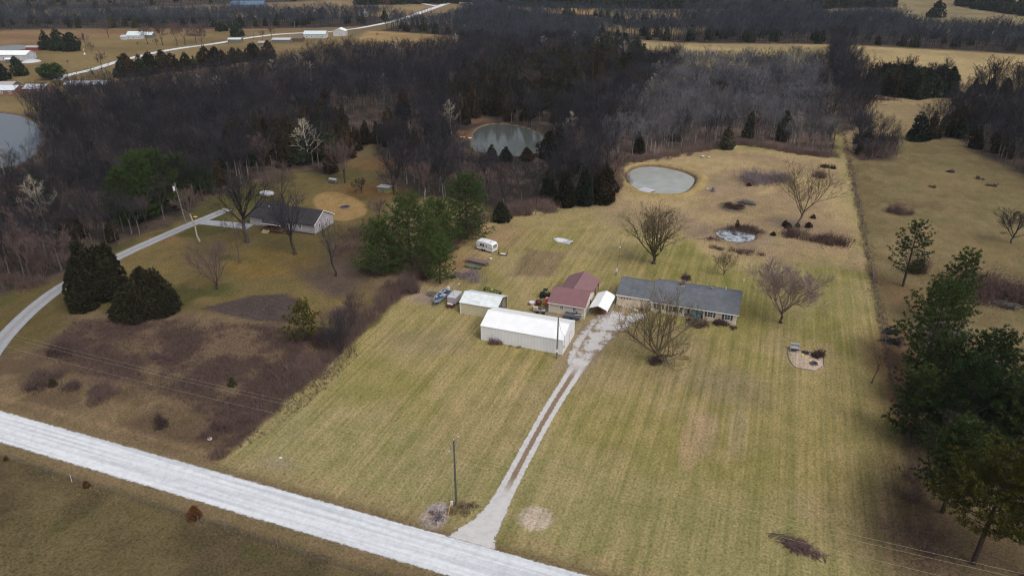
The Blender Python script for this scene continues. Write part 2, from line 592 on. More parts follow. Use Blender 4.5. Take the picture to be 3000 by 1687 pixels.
W_BELT2 = D([(1150, 30), (1320, 45), (1500, 52), (1590, 72), (1700, 70), (1900, 50), (2060, 48), (2060, 28), (1900, 22), (1720, 34), (1700, 50), (1600, 50), (1500, 38), (1320, 33), (1200, 12)])
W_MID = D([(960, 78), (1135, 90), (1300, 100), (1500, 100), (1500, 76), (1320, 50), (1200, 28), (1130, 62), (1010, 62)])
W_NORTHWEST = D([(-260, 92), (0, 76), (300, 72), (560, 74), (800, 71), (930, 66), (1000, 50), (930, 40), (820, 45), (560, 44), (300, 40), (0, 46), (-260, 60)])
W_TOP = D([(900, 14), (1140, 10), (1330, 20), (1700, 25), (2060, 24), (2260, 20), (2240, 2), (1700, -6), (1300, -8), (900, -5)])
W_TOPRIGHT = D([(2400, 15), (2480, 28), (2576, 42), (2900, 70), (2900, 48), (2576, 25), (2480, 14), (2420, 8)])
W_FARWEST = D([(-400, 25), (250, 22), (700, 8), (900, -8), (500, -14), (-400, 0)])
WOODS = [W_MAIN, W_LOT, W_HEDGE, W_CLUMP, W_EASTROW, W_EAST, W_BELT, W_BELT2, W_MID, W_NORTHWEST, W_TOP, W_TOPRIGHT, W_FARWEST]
MEADOW = D([(1235, 600), (1330, 578), (1500, 566), (1700, 565), (1765, 640), (1890, 655), (2040, 668), (2172, 684), (2098, 380), (1560, 385), (1400, 500), (1268, 550)])
NEIGHBOUR = D([(0, 880), (-60, 1000), (-60, 780), (100, 690), (290, 610), (440, 540), (520, 485), (640, 460), (740, 415), (860, 430), (960, 380), (1000, 430), (970, 500), (960, 640),
               (930, 720), (960, 800), (860, 900), (740, 800), (560, 790), (330, 790), (200, 790), (110, 870)])
WEEDS = D([(110, 890), (190, 805), (330, 805), (560, 810), (740, 830), (880, 850), (900, 890), (800, 1000), (640, 1110), (600, 1130), (480, 1020), (330, 960), (150, 935)])
GARDEN = D([(502, 776), (632, 743), (720, 738), (757, 757), (744, 812), (634, 806)])
TANRING = smooth_poly(PL([(913, 575), (960, 560), (1010, 566), (1060, 590), (1077, 615), (1065, 635), (1010, 650), (960, 640), (925, 610)]), 2)
DIRT = D([(1325, 626), (1425, 636), (1392, 695), (1286, 695)])
CAMPPATCH = PL([(2306, 1020), (2355, 1028), (2412, 1041), (2414, 1072), (2386, 1087), (2326, 1075), (2310, 1050)])
LEAFPATCH = D([(700, 660), (800, 640), (900, 640), (930, 700), (900, 740), (820, 750), (760, 700)])
FIELDS = [  # far fields: outline, albedo with the dimming outside the lot in it
    (D([(-200, 118), (0, 112), (300, 88), (560, 72), (830, 75), (930, 100), (760, 150), (640, 150), (400, 200), (250, 250), (0, 300), (-300, 330), (-400, 200)]), (0.175, 0.128, 0.062)),
    (D([(-260, 92), (0, 80), (300, 74), (800, 74), (560, 80), (250, 96), (0, 115), (-260, 135)]), (0.20, 0.125, 0.072)),
    (D([(925, 78), (1130, 92), (1150, 102), (940, 120), (880, 110)]), (0.28, 0.19, 0.092)),
    (D([(1500, 100), (1717, 110), (2123, 114), (2576, 139), (2900, 155), (2900, 240), (2576, 220), (2400, 215), (2180, 214), (2120, 150), (2080, 130), (1700, 135), (1640, 126), (1500, 124)]), (0.31, 0.235, 0.125)),
    (D([(2168, 236), (2390, 250), (2370, 310), (2285, 350), (2260, 400), (2120, 410), (2110, 300)]), (0.235, 0.175, 0.10)),
    (D([(2112, 405), (2280, 356), (2410, 352), (2576, 445), (2900, 560), (2900, 2000), (2400, 2000), (2200, 900)]), (0.158, 0.120, 0.062)),
    (D([(1325, 14), (1500, 16), (1500, 40), (1325, 34)]), (0.25, 0.16, 0.08)),
    (D([(1560, 28), (1720, 32), (1720, 54), (1560, 52)]), (0.21, 0.15, 0.08)),
    (D([(2060, 0), (2576, 5), (2900, 30), (2900, 100), (2576, 95), (2300, 84), (2240, 50), (2060, 46)]), (0.195, 0.155, 0.090)),
    (D([(690, 8), (1000, -2), (1130, 0), (1160, 12), (1120, 50), (1000, 45), (850, 42), (690, 28)]), (0.21, 0.15, 0.085)),
    (D([(0, 24), (200, 20), (900, 5), (700, 45), (0, 44), (-200, 44)]), (0.19, 0.14, 0.09)),
]
PATCHES = [  # small bare or worn spots: centre px, radii m, albedo, strength
    ((1276, 1510), (1.9, 2.6), (0.32, 0.28, 0.29), 1), ((1570, 1517), (2.2, 2.2), (0.42, 0.35, 0.29), 1),
    ((2150, 606), (4.5, 4), (0.09, 0.075, 0.08), .8), ((2190, 596), (3.5, 2.5), (0.16, 0.135, 0.125), .7), ((2150, 690), (13, 9), (0.19, 0.135, 0.12), .75), ((2325, 655), (9, 5), (0.20, 0.155, 0.13), .7),
    ((1260, 868), (5, 3.5), (0.26, 0.20, 0.18), .8), ((1310, 832), (6, 3), (0.34, 0.25, 0.17), .6), ((1300, 790), (12, 8), (0.24, 0.13, 0.08), .6),
    ((1340, 760), (9, 6), (0.22, 0.13, 0.075), .55), ((1400, 690), (14, 12), (0.26, 0.16, 0.10), .5), ((1930, 1062), (3, 2.5), (0.17, 0.125, 0.10), .9),
    ((1930, 1000), (13, 8), (0.27, 0.20, 0.13), .55), ((1600, 925), (8, 3), (0.22, 0.17, 0.12), .7), ((1660, 945), (10, 3), (0.27, 0.22, 0.16), .7),
    ((2120, 1130), (9, 7), (0.21, 0.17, 0.115), .6), ((2320, 1590), (3.2, 1.2), (0.15, 0.115, 0.08), .6), ((2350, 1610), (2.6, 1.2), (0.15, 0.115, 0.08), .6),
    ((1950, 735), (10, 5), (0.165, 0.17, 0.05), .5), ((2180, 860), (9, 8), (0.17, 0.17, 0.055), .4), ((2400, 850), (10, 25), (0.195, 0.185, 0.065), .5),
    ((1920, 640), (18, 12), (0.27, 0.20, 0.14), .6), ((2090, 545), (14, 10), (0.26, 0.19, 0.14), .6), ((1100, 480), (12, 9), (0.16, 0.09, 0.045), .8),
    ((1090, 560), (14, 10), (0.13, 0.07, 0.03), .8), ((480, 705), (7, 3), (0.18, 0.115, 0.055), .8), ((760, 790), (9, 5), (0.17, 0.11, 0.035), .7),
    ((830, 760), (14, 6), (0.15, 0.105, 0.03), .6), ((640, 850), (6, 4), (0.065, 0.075, 0.022), .7), ((1240, 1000), (8, 6), (0.22, 0.18, 0.12), .5),
    ((830, 1350), (4, 2), (0.30, 0.24, 0.18), .6), ((1390, 820), (10, 5), (0.23, 0.20, 0.09), .5), ((1420, 1250), (9, 9), (0.29, 0.225, 0.12), .5),
    ((2030, 1290), (2.0, 7), (0.36, 0.25, 0.16), .6), ((2075, 1270), (1.6, 6), (0.36, 0.26, 0.18), .5), ((2160, 1260), (1.4, 6), (0.34, 0.27, 0.18), .5),
    ((1380, 350), (12, 8), (0.16, 0.085, 0.055), .8), ((1355, 395), (14, 7), (0.15, 0.08, 0.045), .9), ((1750, 235), (12, 9), (0.20, 0.13, 0.12), .5),
    ((1180, 370), (22, 7), (0.17, 0.11, 0.09), .8), ((1290, 330), (20, 8), (0.17, 0.11, 0.10), .8), ((1480, 265), (30, 8), (0.20, 0.14, 0.13), .7),
    ((2330, 375), (6, 4), (0.13, 0.10, 0.06), .5), ((2850, 1100), (16, 12), (0.10, 0.06, 0.04), .5), ((2650, 1100), (6, 22), (0.15, 0.085, 0.052), .7),
    ((2680, 1500), (8, 20), (0.135, 0.09, 0.06), .6), ((2800, 1620), (16, 12), (0.115, 0.078, 0.054), .6), ((2640, 860), (6, 10), (0.14, 0.085, 0.05), .6),
]
DRIVE = PL([(1372, 1606), (1396, 1566), (1422, 1538), (1455, 1491), (1480, 1443), (1541, 1327), (1611, 1200), (1676, 1100), (1700, 1060), (1745, 1000), (1790, 945), (1812, 915)])
DRIVE_W = [9.4, 6.4, 4.9, 3.6, 3.1, 3.0, 3.1, 3.3, 4.0, 5.8, 7.2, 5.0]


def land_colour(X, Y):
    n1 = fbm(X, Y, 30, 1)
    n2 = fbm(X, Y, 7, 2)
    n3 = fbm(X, Y, 90, 3)
    wx = X + (fbm(X, Y, 8, 5) - .5) * 6
    wy = Y + (fbm(X, Y, 8, 6) - .5) * 6
    col = np.empty(X.shape + (3,))
    col[:] = (0.125, 0.095, 0.05)
    mow = np.zeros(X.shape)

    def put(mask, c, c2=None, nn=None):
        c = np.array(c)
        if c2 is not None:
            c = c + (np.array(c2) - c) * nn[..., None]
        col[:] = col + (c - col) * mask[..., None]

    def near(poly, pad):
        xs, ys = [p[0] for p in poly], [p[1] for p in poly]
        return (X > min(xs) - pad) & (X < max(xs) + pad) & (Y > min(ys) - pad) & (Y < max(ys) + pad)

    def pmask(poly, soft, warp=True, pad=20):
        out = np.zeros(X.shape)
        k = near(poly, pad)
        if k.any():
            s = sdist(poly, (wx if warp else X)[k], (wy if warp else Y)[k])
            out[k] = sstep(s, -soft, soft)
        return out
    put(np.ones(X.shape), (0.11, 0.085, 0.045), (0.19, 0.14, 0.08), n3)  # land outside the lot: overlay dimming put into duller ground colours
    for poly, c in FIELDS:
        put(pmask(poly, 3), tuple(x * 1.14 for x in c), tuple(x * 0.84 for x in c), sstep(n1, .3, .7))
    east = sstep(X, 27.2, 28.4) * (Y < 330) * (Y > 66)
    put(east * sstep(n2, .46, .62) * .5, (0.20, 0.158, 0.088))
    put(east * sstep(fbm(X, Y, 14, 31), .52, .66) * .45, (0.118, 0.104, 0.048))
    put(pmask(NEIGHBOUR, 2.5), (0.100, 0.078, 0.034), (0.150, 0.112, 0.048), sstep(n1, .3, .7))
    put(pmask(NEIGHBOUR, 2.5) * sstep(fbm(X, Y, 12, 33), .53, .66), (0.074, 0.068, 0.026))
    left = sstep(-72.8 - X, -.5, 1.2) * sstep(Y, 65, 67) * sstep(170 - Y, 0, 10) * (X > -260)
    put(left * (1 - pmask(NEIGHBOUR, 2.5)), (0.105, 0.072, 0.048), (0.175, 0.125, 0.075), sstep(n2, .35, .65))
    put(pmask(WEEDS, 3), (0.070, 0.046, 0.040), (0.125, 0.085, 0.06), sstep(fbm(X, Y, 6, 51), .48, .72))
    put(pmask(GARDEN, .7, False), (0.055, 0.041, 0.042), (0.082, 0.061, 0.056), (np.sin(Y * 4.2 + X * .8) * .5 + .5) * .6 + n2 * .4)
    put(pmask(LEAFPATCH, 3), (0.072, 0.052, 0.048), (0.095, 0.07, 0.055), n2)
    south = sstep(57.2 - Y, -1, 1)
    put(south, (0.080, 0.061, 0.034), (0.116, 0.091, 0.046), sstep(fbm(wx, wy, 6, 8, 5), .32, .66))
    put(south * sstep(fbm(X, Y, 6, 9), .60, .74) * .6, (0.075, 0.07, 0.028))
    # the mown lot
    lot = sstep(sdist(LOT, X + (fbm(X, Y, 5, 71) - .5) * 2.2, Y), -.4, .6)
    lot = lot * (Y < 592)
    put(lot, (0.245, 0.203, 0.088), (0.300, 0.242, 0.124), sstep(n1, .3, .7))
    put(lot * sstep(fbm(X, Y, 16, 11), .50, .66) * .6, (0.200, 0.182, 0.060))
    put(lot * sstep(fbm(X, Y, 11, 12), .54, .70) * .65, (0.285, 0.222, 0.125))
    put(lot * sstep(90 - Y, -6, 12) * .5, (0.215, 0.20, 0.098))
    mow = lot * sstep(200 - Y, 0, 25)
    mm = pmask(MEADOW, 2) * lot
    put(mm, (0.335, 0.252, 0.138), (0.270, 0.195, 0.120), sstep(fbm(X, Y, 12, 13), .38, .64))
    mow = mow * (1 - mm * .85)
    put(mm * pmask(D([(1268, 560), (1400, 520), (1700, 540), (1700, 600), (1500, 600), (1235, 610)]), 4), (0.27, 0.215, 0.105))
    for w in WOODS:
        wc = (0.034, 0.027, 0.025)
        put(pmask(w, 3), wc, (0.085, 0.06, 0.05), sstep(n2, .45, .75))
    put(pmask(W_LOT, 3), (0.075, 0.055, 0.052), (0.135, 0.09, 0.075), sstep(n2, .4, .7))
    put(pmask(DIRT, 1.3, False) * .9, (0.195, 0.142, 0.088), (0.145, 0.108, 0.070), sstep(n2, .35, .65))
    put(pmask(TANRING, .6, False), (0.28, 0.185, 0.082), (0.245, 0.16, 0.075), n2)
    put(pmask(CAMPPATCH, .3, False), (0.42, 0.34, 0.28), (0.33, 0.26, 0.21), n2)
    for (px, py), (rx, ry), c, st in PATCHES:
        cu, cv = P(px, py)
        k = (np.abs(X - cu) < rx * 2.2) & (np.abs(Y - cv) < ry * 2.2)
        if k.any():
            hard = rx < 3
            d = np.sqrt((((X if hard else wx)[k] - cu) / rx) ** 2 + (((Y if hard else wy)[k] - cv) / ry) ** 2)
            m = np.zeros(X.shape)
            m[k] = (sstep(1.06 - d, -.12, .12) if hard else sstep(1.3 - d, 0, .9)) * st
            put(m, c, tuple(x * .85 for x in c), n2)
    # shoulders of the gravel road, worn ground along the driveway
    for e, s in ((65.4, 1), (59.0, -1)):
        q = (Y - e) * s
        put(sstep(q, -1, 0) * sstep(2.6 - q, 0, 1.6) * (.45 if s > 0 else .75), (0.205, 0.150, 0.090), (0.15, 0.11, 0.062), n2)
    q = Y - 68.2
    put(np.exp(-(q * q) / .8) * (X < 30) * .45, (0.27, 0.19, 0.115))
    k = (X > -50) & (X < -10) & (Y > 60) & (Y < 150)
    d = np.full(X.shape, 99.)
    d[k] = ldist(DRIVE, wx[k], wy[k])
    put(sstep(5.2 - d, 0, 3) * sstep(Y, 100, 118) * .8, (0.26, 0.20, 0.145), (0.22, 0.165, 0.11), n2)
    for pond, dep, rim in PONDS:
        k = near(pond, 12)
        if k.any():
            s = np.full(X.shape, -99.)
            s[k] = sdist(pond, X[k], Y[k])
            if pond is POND:
                put(sstep(s, -5.5, -4.2) * (1 - sstep(s, -1.6, -1.2)), (0.30, 0.225, 0.105))
            put(sstep(s, -rim - .3, -rim + .3), (0.115, 0.078, 0.05), (0.17, 0.12, 0.08), n2)
    return np.clip(col, 0.01, 0.9), mow


def land_height(X, Y):
    z = (fbm(X, Y, 60, 21, 3) - .5) * .25
    for pond, dep, rim in PONDS:
        xs, ys = [p[0] for p in pond], [p[1] for p in pond]
        k = (X > min(xs) - 12) & (X < max(xs) + 12) & (Y > min(ys) - 12) & (Y < max(ys) + 12)
        if k.any():
            s = sdist(pond, X[k], Y[k])
            z[k] = z[k] * sstep(-s, 2, 9) - dep * sstep(s, -rim, rim) + (.55 if pond is POND else .15) * np.exp(-((s + 2.6) / 1.3) ** 2)
    # flat where anything is built
    z *= np.where(z > -0.2, sstep(np.abs(Y - 62.2), 4, 14) * (1 - sstep(X, -80, -72) * sstep(34 - X, 0, 6) * sstep(175 - Y, 0, 15)), 1)
    return z


def axis_steps(lo, hi, bands):
    """bands: (from, to, step); outside grows by 12 %"""
    a, b, st = bands[0][0], bands[-1][1], None
    xs = []
    for f, t, s in bands:
        n = max(1, int(round((t - f) / s)))
        xs += [f + (t - f) * i / n for i in range(n)]
    xs.append(b)
    s = bands[-1][2]
    x = b
    while x < hi:
        s *= 1.12
        x += s
        xs.append(x)
    s = bands[0][2]
    x = a
    while x > lo:
        s *= 1.12
        x -= s
        xs.insert(0, x)
    return np.array(xs)


def make_ground():
    us = axis_steps(-4500, 3500, [(-420, -160, 2.5), (-160, 55, 0.55), (55, 200, 2.5)])
    vs = axis_steps(-300, 6500, [(30, 50, 1.2), (50, 262, 0.6), (262, 420, 1.6), (420, 900, 3.5)])
    X, Y = np.meshgrid(us, vs)
    col, mow = land_colour(X, Y)
    Z = land_height(X, Y)
    nv, nu = X.shape
    me = bpy.data.meshes.new('ground')
    co = np.stack([X, Y, Z], -1).reshape(-1, 3).astype(np.float32)
    idx = np.arange(nu * nv).reshape(nv, nu)
    q = np.stack([idx[:-1, :-1], idx[:-1, 1:], idx[1:, 1:], idx[1:, :-1]], -1).reshape(-1, 4)
    me.vertices.add(len(co))
    me.vertices.foreach_set('co', co.ravel())
    me.loops.add(q.size)
    me.loops.foreach_set('vertex_index', q.ravel().astype(np.int32))
    me.polygons.add(len(q))
    me.polygons.foreach_set('loop_start', (np.arange(len(q)) * 4).astype(np.int32))
    me.polygons.foreach_set('loop_total', np.full(len(q), 4, np.int32))
    me.update(calc_edges=True)
    me.shade_smooth()
    a = me.color_attributes.new('land', 'FLOAT_COLOR', 'POINT')
    a.data.foreach_set('color', np.concatenate([col.reshape(-1, 3), np.ones((len(co), 1))], 1).astype(np.float32).ravel())
    b = me.attributes.new('mow', 'FLOAT', 'POINT')
    b.data.foreach_set('value', mow.ravel().astype(np.float32))
    m, nt, bs = new_mat('ground')
    bs.inputs['Roughness'].default_value = 0.95
    bs.inputs['Specular IOR Level'].default_value = 0.1
    at = nt.nodes.new('ShaderNodeAttribute')
    at.attribute_name = 'land'
    am = nt.nodes.new('ShaderNodeAttribute')
    am.attribute_name = 'mow'
    g1 = ramp(nt, noise(nt, 2.6, 5, world_pos(nt), 0.72), [(0.32, (0.50, 0.53, 0.48)), (0.5, (1, 1, 1)), (0.70, (1.42, 1.38, 1.34))])
    g1 = mixc(nt, 1.0, g1, ramp(nt, noise(nt, 1.1, 6, world_pos(nt, (1.6, .8, 1)), 0.8), [(0.36, (0.70, 0.72, 0.66)), (0.47, (1, 1, 1)), (0.66, (1.12, 1.10, 1.08))]), 'MULTIPLY')
    g2 = ramp(nt, noise(nt, 0.33, 4, world_pos(nt, (1, .55, 1)), 0.62), [(0.32, (0.82, 0.86, 0.76)), (0.68, (1.15, 1.12, 1.13))])
    col1 = mixc(nt, 1.0, mixc(nt, 1.0, at.outputs['Color'], g1, 'MULTIPLY'), g2, 'MULTIPLY')
    # mowing passes run away from the road
    s1 = noise(nt, 1.0, 2, world_pos(nt, (0.75, 0.012, 1), (0, 0, R(1.5))), 0.6)
    s2 = noise(nt, 1.0, 2, world_pos(nt, (2.2, 0.03, 1), (0, 0, R(-1.2))), 0.6)
    br = noise(nt, 0.06, 3, world_pos(nt))
    sc = ramp(nt, math_n(nt, 'MULTIPLY_ADD', s2, .4, math_n(nt, 'MULTIPLY', s1, .6)), [(0.40, (0.74, 0.79, 0.66)), (0.50, (1, 1, 1)), (0.60, (1.30, 1.22, 1.24))])
    fac = math_n(nt, 'MULTIPLY', am.outputs['Fac'], math_n(nt, 'MULTIPLY_ADD', br, 1.6, -0.15, True), clamp=True)
    col2 = mixc(nt, fac, col1, mixc(nt, 1.0, col1, sc, 'MULTIPLY'))
    nt.links.new(col2, bs.inputs['Base Color'])
    bump(nt, bs, noise(nt, 3.0, 4, world_pos(nt), 0.7), 0.5, 0.12)
    me.materials.append(m)
    return tag(link('ground', me), kind='structure')


make_ground()


def gravel_mat(name, base, tracks, edge_noise):
    """t = place across (-1..1), s = metres along; ragged edges are cut out"""
    m, nt, b = new_mat(name)
    b.inputs['Roughness'].default_value = 0.95
    b.inputs['Specular IOR Level'].default_value = 0.15
    at = nt.nodes.new('ShaderNodeAttribute')
    at.attribute_name = 't'
    t = at.outputs['Fac']
    am = nt.nodes.new('ShaderNodeAttribute')
    am.attribute_name = 'mid'
    co = world_pos(nt)
    n_f = noise(nt, 5.0, 4, co, 0.7)
    n_m = noise(nt, 0.9, 4, co, 0.65)
    dark = tuple(x * .80 for x in base)
    lite = tuple(min(.9, x * 1.10) for x in base)
    col = ramp(nt, math_n(nt, 'MULTIPLY_ADD', n_f, .5, math_n(nt, 'MULTIPLY', n_m, .5)), [(0.36, dark), (0.52, base), (0.66, lite)])
    at_abs = math_n(nt, 'ABSOLUTE', t)
    n_e = noise(nt, 1.6, 5, co, 0.75)
    if tracks == 'road':
        w = noise(nt, 1.0, 3, world_pos(nt, (0.03, 1.5, 1)), 0.6)
        col = mixc(nt, 1.0, col, ramp(nt, w, [(0.38, (0.84, 0.85, 0.87)), (0.5, (1, 1, 1)), (0.6, (1.08, 1.08, 1.08))]), 'MULTIPLY')
        edge = math_n(nt, 'MULTIPLY_ADD', n_e, .22, at_abs)
        col = mixc(nt, math_n(nt, 'SMOOTHSTEP' if False else 'MULTIPLY_ADD', edge, 5.0, -4.6, True), col, (0.30, 0.26, 0.21))
    else:
        # grass strip between the wheel tracks where mid > 0
        q = math_n(nt, 'MULTIPLY_ADD', n_e, .55, at_abs)
        strip = math_n(nt, 'MULTIPLY_ADD', q, -9.0, 5.4, True)
        strip = math_n(nt, 'MULTIPLY', strip, am.outputs['Fac'])
        grass = ramp(nt, n_f, [(0.3, (0.15, 0.105, 0.068)), (0.7, (0.27, 0.20, 0.14))])
        col = mixc(nt, strip, col, grass)
        patch = math_n(nt, 'MULTIPLY_ADD', noise(nt, 0.45, 6, co, 0.72), 12.0, math_n(nt, 'MULTIPLY_ADD', at_abs, 2.6, -6.9), True)
        wp = nt.nodes.new('ShaderNodeAttribute')
        wp.attribute_name = 'worn'
        col = mixc(nt, math_n(nt, 'MULTIPLY', patch, wp.outputs['Fac']), col, (0.24, 0.185, 0.13))
    nt.links.new(col, b.inputs['Base Color'])
    al = math_n(nt, 'MULTIPLY_ADD', math_n(nt, 'MULTIPLY_ADD', n_e, edge_noise, at_abs), -14.0, 14.0 * (1.0 + edge_noise * .30), True)
    nt.links.new(al, b.inputs['Alpha'])
    bump(nt, b, n_f, 0.4, 0.05)
    return m


def resample(line, width, step):
    pts = [np.array(p, float) for p in line]
    w = list(width)
    for _ in range(2):
        q, ww = [pts[0]], [w[0]]
        for i in range(len(pts) - 1):
            q += [pts[i] * .75 + pts[i + 1] * .25, pts[i] * .25 + pts[i + 1] * .75]
            ww += [w[i] * .75 + w[i + 1] * .25, w[i] * .25 + w[i + 1] * .75]
        q.append(pts[-1])
        ww.append(w[-1])
        pts, w = q, ww
    out, ow, s = [], [], []
    tot = 0
    for i in range(len(pts) - 1):
        d = np.linalg.norm(pts[i + 1] - pts[i])
        n = max(1, int(d / step))
        for k in range(n):
            out.append(pts[i] + (pts[i + 1] - pts[i]) * k / n)
            ow.append(w[i] + (w[i + 1] - w[i]) * k / n)
            s.append(tot + d * k / n)
        tot += d
    out.append(pts[-1])
    ow.append(w[-1])
    s.append(tot)
    return out, ow, s


def ribbon(name, line, width, z, m, step=1.0, cols=12, crown=0.0, mid=None, worn=None):
    pts, w, s = resample(line, width, step)
    V, T, MI, WO, F_ = [], [], [], [], []
    for i, p in enumerate(pts):
        a, b = pts[max(0, i - 1)], pts[min(len(pts) - 1, i + 1)]
        d = b - a
        d /= np.linalg.norm(d) + 1e-9
        nx, ny = -d[1], d[0]
        for k in range(cols + 1):
            t = -1 + 2 * k / cols
            V.append((p[0] + nx * t * w[i] / 2, p[1] + ny * t * w[i] / 2, z + crown * (1 - t * t)))
            T.append(t)
            MI.append(mid(s[i], s[-1]) if mid else 0)
            WO.append(worn(s[i], s[-1]) if worn else 0)
    c = cols + 1
    for i in range(len(pts) - 1):
        for k in range(cols):
            F_.append((i * c + k, i * c + k + 1, (i + 1) * c + k + 1, (i + 1) * c + k))
    me = bpy.data.meshes.new(name)
    me.from_pydata(V, [], F_)
    for nm, dat in (('t', T), ('mid', MI), ('worn', WO)):
        a = me.attributes.new(nm, 'FLOAT', 'POINT')
        a.data.foreach_set('value', np.array(dat, np.float32))
    me.materials.append(m)
    me.update()
    return tag(link(name, me), kind='structure')


G_ROAD = gravel_mat('gravel_road', (0.59, 0.615, 0.65), 'road', .34)
G_DRIVE = gravel_mat('gravel_drive', (0.52, 0.505, 0.50), 'drive', .7)
G_FAR = gravel_mat('gravel_far', (0.60, 0.62, 0.65), 'road', .1)
G_NB = gravel_mat('gravel_neighbour', (0.30, 0.315, 0.345), 'drive', .25)
ribbon('gravel_road', [(-420, 62.2), (-80, 62.2), (-20, 62.3), (200, 62.2)], [6.9, 6.9, 6.7, 6.6], 0.03, G_ROAD, 2.0, 14, 0.12)


def dmid(s, L):
    return min(1, max(0, (s - 11) / 4)) * min(1, max(0, (L * .68 - s) / 5))


def dworn(s, L):
    return min(1, max(0, (s - L * .62) / 8)) * 1.0


ribbon('driveway', DRIVE, DRIVE_W, 0.022, G_DRIVE, 0.8, 16, 0.0, dmid, dworn)
G_PATCH = gravel_mat('gravel_patch', (0.47, 0.455, 0.45), 'drive', 1.5)
ribbon('parking_gravel', PL([(1672, 1075), (1700, 1010), (1738, 965), (1768, 920)]), [3, 5, 6, 3.5], 0.010, G_PATCH, .8, 12, 0, None, lambda s, L: 1)
ribbon('turning_gravel', PL([(1735, 1010), (1795, 955), (1850, 928), (1895, 925)]), [5, 8, 6, 3], 0.014, G_PATCH, .8, 12, 0, None, lambda s, L: 1)
ribbon('neighbour_driveway', PL([(-60, 1090), (0, 1001), (78, 919), (155, 857), (198, 830), (353, 748), (466, 698), (555, 659), (598, 643), (668, 613)]), [3.9] * 8 + [4.2, 3.6], 0.03, G_NB, 1.5, 10, 0, lambda s, L: .35)
ribbon('neighbour_parking', PL([(585, 650), (640, 655), (735, 664)]), [3.6, 4.2, 5], 0.02, G_NB, 1.5, 8)
ribbon('far_road', PL([(165, 236), (190, 222), (272, 205), (350, 178), (500, 145), (640, 128), (720, 112), (830, 99), (940, 96), (1000, 90), (1058, 83), (1171, 60), (1280, 21), (1330, 4), (1360, -10)]),
       [6] * 4 + [7] * 4 + [5, 5, 6, 9, 9, 9, 9], 0.05, G_FAR, 6, 6)
ribbon('far_side_road', PL([(1285, 20), (1240, 12), (1190, 2), (1170, -6)]), [6] * 4, 0.06, G_FAR, 8, 6)


def pond(name, poly, z, m):
    mb = MB()
    out = []
    cx, cy = sum(p[0] for p in poly) / len(poly), sum(p[1] for p in poly) / len(poly)
    for x, y in poly:
        d = math.hypot(x - cx, y - cy)
        out.append((x + (x - cx) / d * 1.6, y + (y - cy) / d * 1.6, z))
    mb.face(*out)
    return tag(link(name, mb.mesh(name, m)), kind='structure')


pond('pond_water', POND, -0.5, mat_water('pond_water', (0.35, 0.365, 0.345), 0.03))  # pale tone: part of the sky's reflection painted into the water colour
pond('wood_pond_water', POND_WOOD, -0.4, mat_water('wood_pond_water', (0.075, 0.085, 0.08), .06, .5, .35))
pond('west_pond_water', POND_WEST, -0.4, mat_water('west_pond_water', (0.08, 0.095, 0.12)))
pond('far_pond_water', POND_FAR, -0.4, mat_water('far_pond_water', (0.16, 0.18, 0.17)))
PM = mat_water('puddle_water', (0.40, 0.43, 0.49), 0.2)
_b = PM.node_tree.nodes['Principled BSDF']       # half-frozen: pale ice with dark open water
_n = noise(PM.node_tree, 0.55, 5, coords(PM.node_tree), .7)
PM.node_tree.links.new(ramp(PM.node_tree, _n, [(0.42, (0.09, 0.095, 0.10)), (0.50, (0.34, 0.37, 0.42)), (0.62, (0.46, 0.49, 0.56))]), _b.inputs['Base Color'])
pond('puddle_water', PUDDLE, -0.22, PM)

# ------------------------------------------------------------------ vegetation generators
def _norm(d):
    L = math.sqrt(d[0] ** 2 + d[1] ** 2 + d[2] ** 2) or 1
    return (d[0] / L, d[1] / L, d[2] / L)


def _tilt(d, ang, az):
    """direction at angle ang from d, turned by az round it"""
    if abs(d[2]) < 0.95:
        u = _norm((-d[1], d[0], 0))
    else:
        u = (1, 0, 0)
    w = (d[1] * u[2] - d[2] * u[1], d[2] * u[0] - d[0] * u[2], d[0] * u[1] - d[1] * u[0])
    ca, sa = math.cos(ang), math.sin(ang)
    x, y = math.cos(az) * sa, math.sin(az) * sa
    return _norm((d[0] * ca + u[0] * x + w[0] * y, d[1] * ca + u[1] * x + w[1] * y, d[2] * ca + u[2] * x + w[2] * y))


def twig(mb, r, p, d, L, w):
    """one thin tapering twig"""
    a = r.uniform(0, PI)
    s = _tilt(d, PI / 2, a)
    e = (p[0] + d[0] * L, p[1] + d[1] * L, p[2] + d[2] * L)
    h = w * .5
    mb.face((p[0] - s[0] * h, p[1] - s[1] * h, p[2] - s[2] * h), (p[0] + s[0] * h, p[1] + s[1] * h, p[2] + s[2] * h), e)


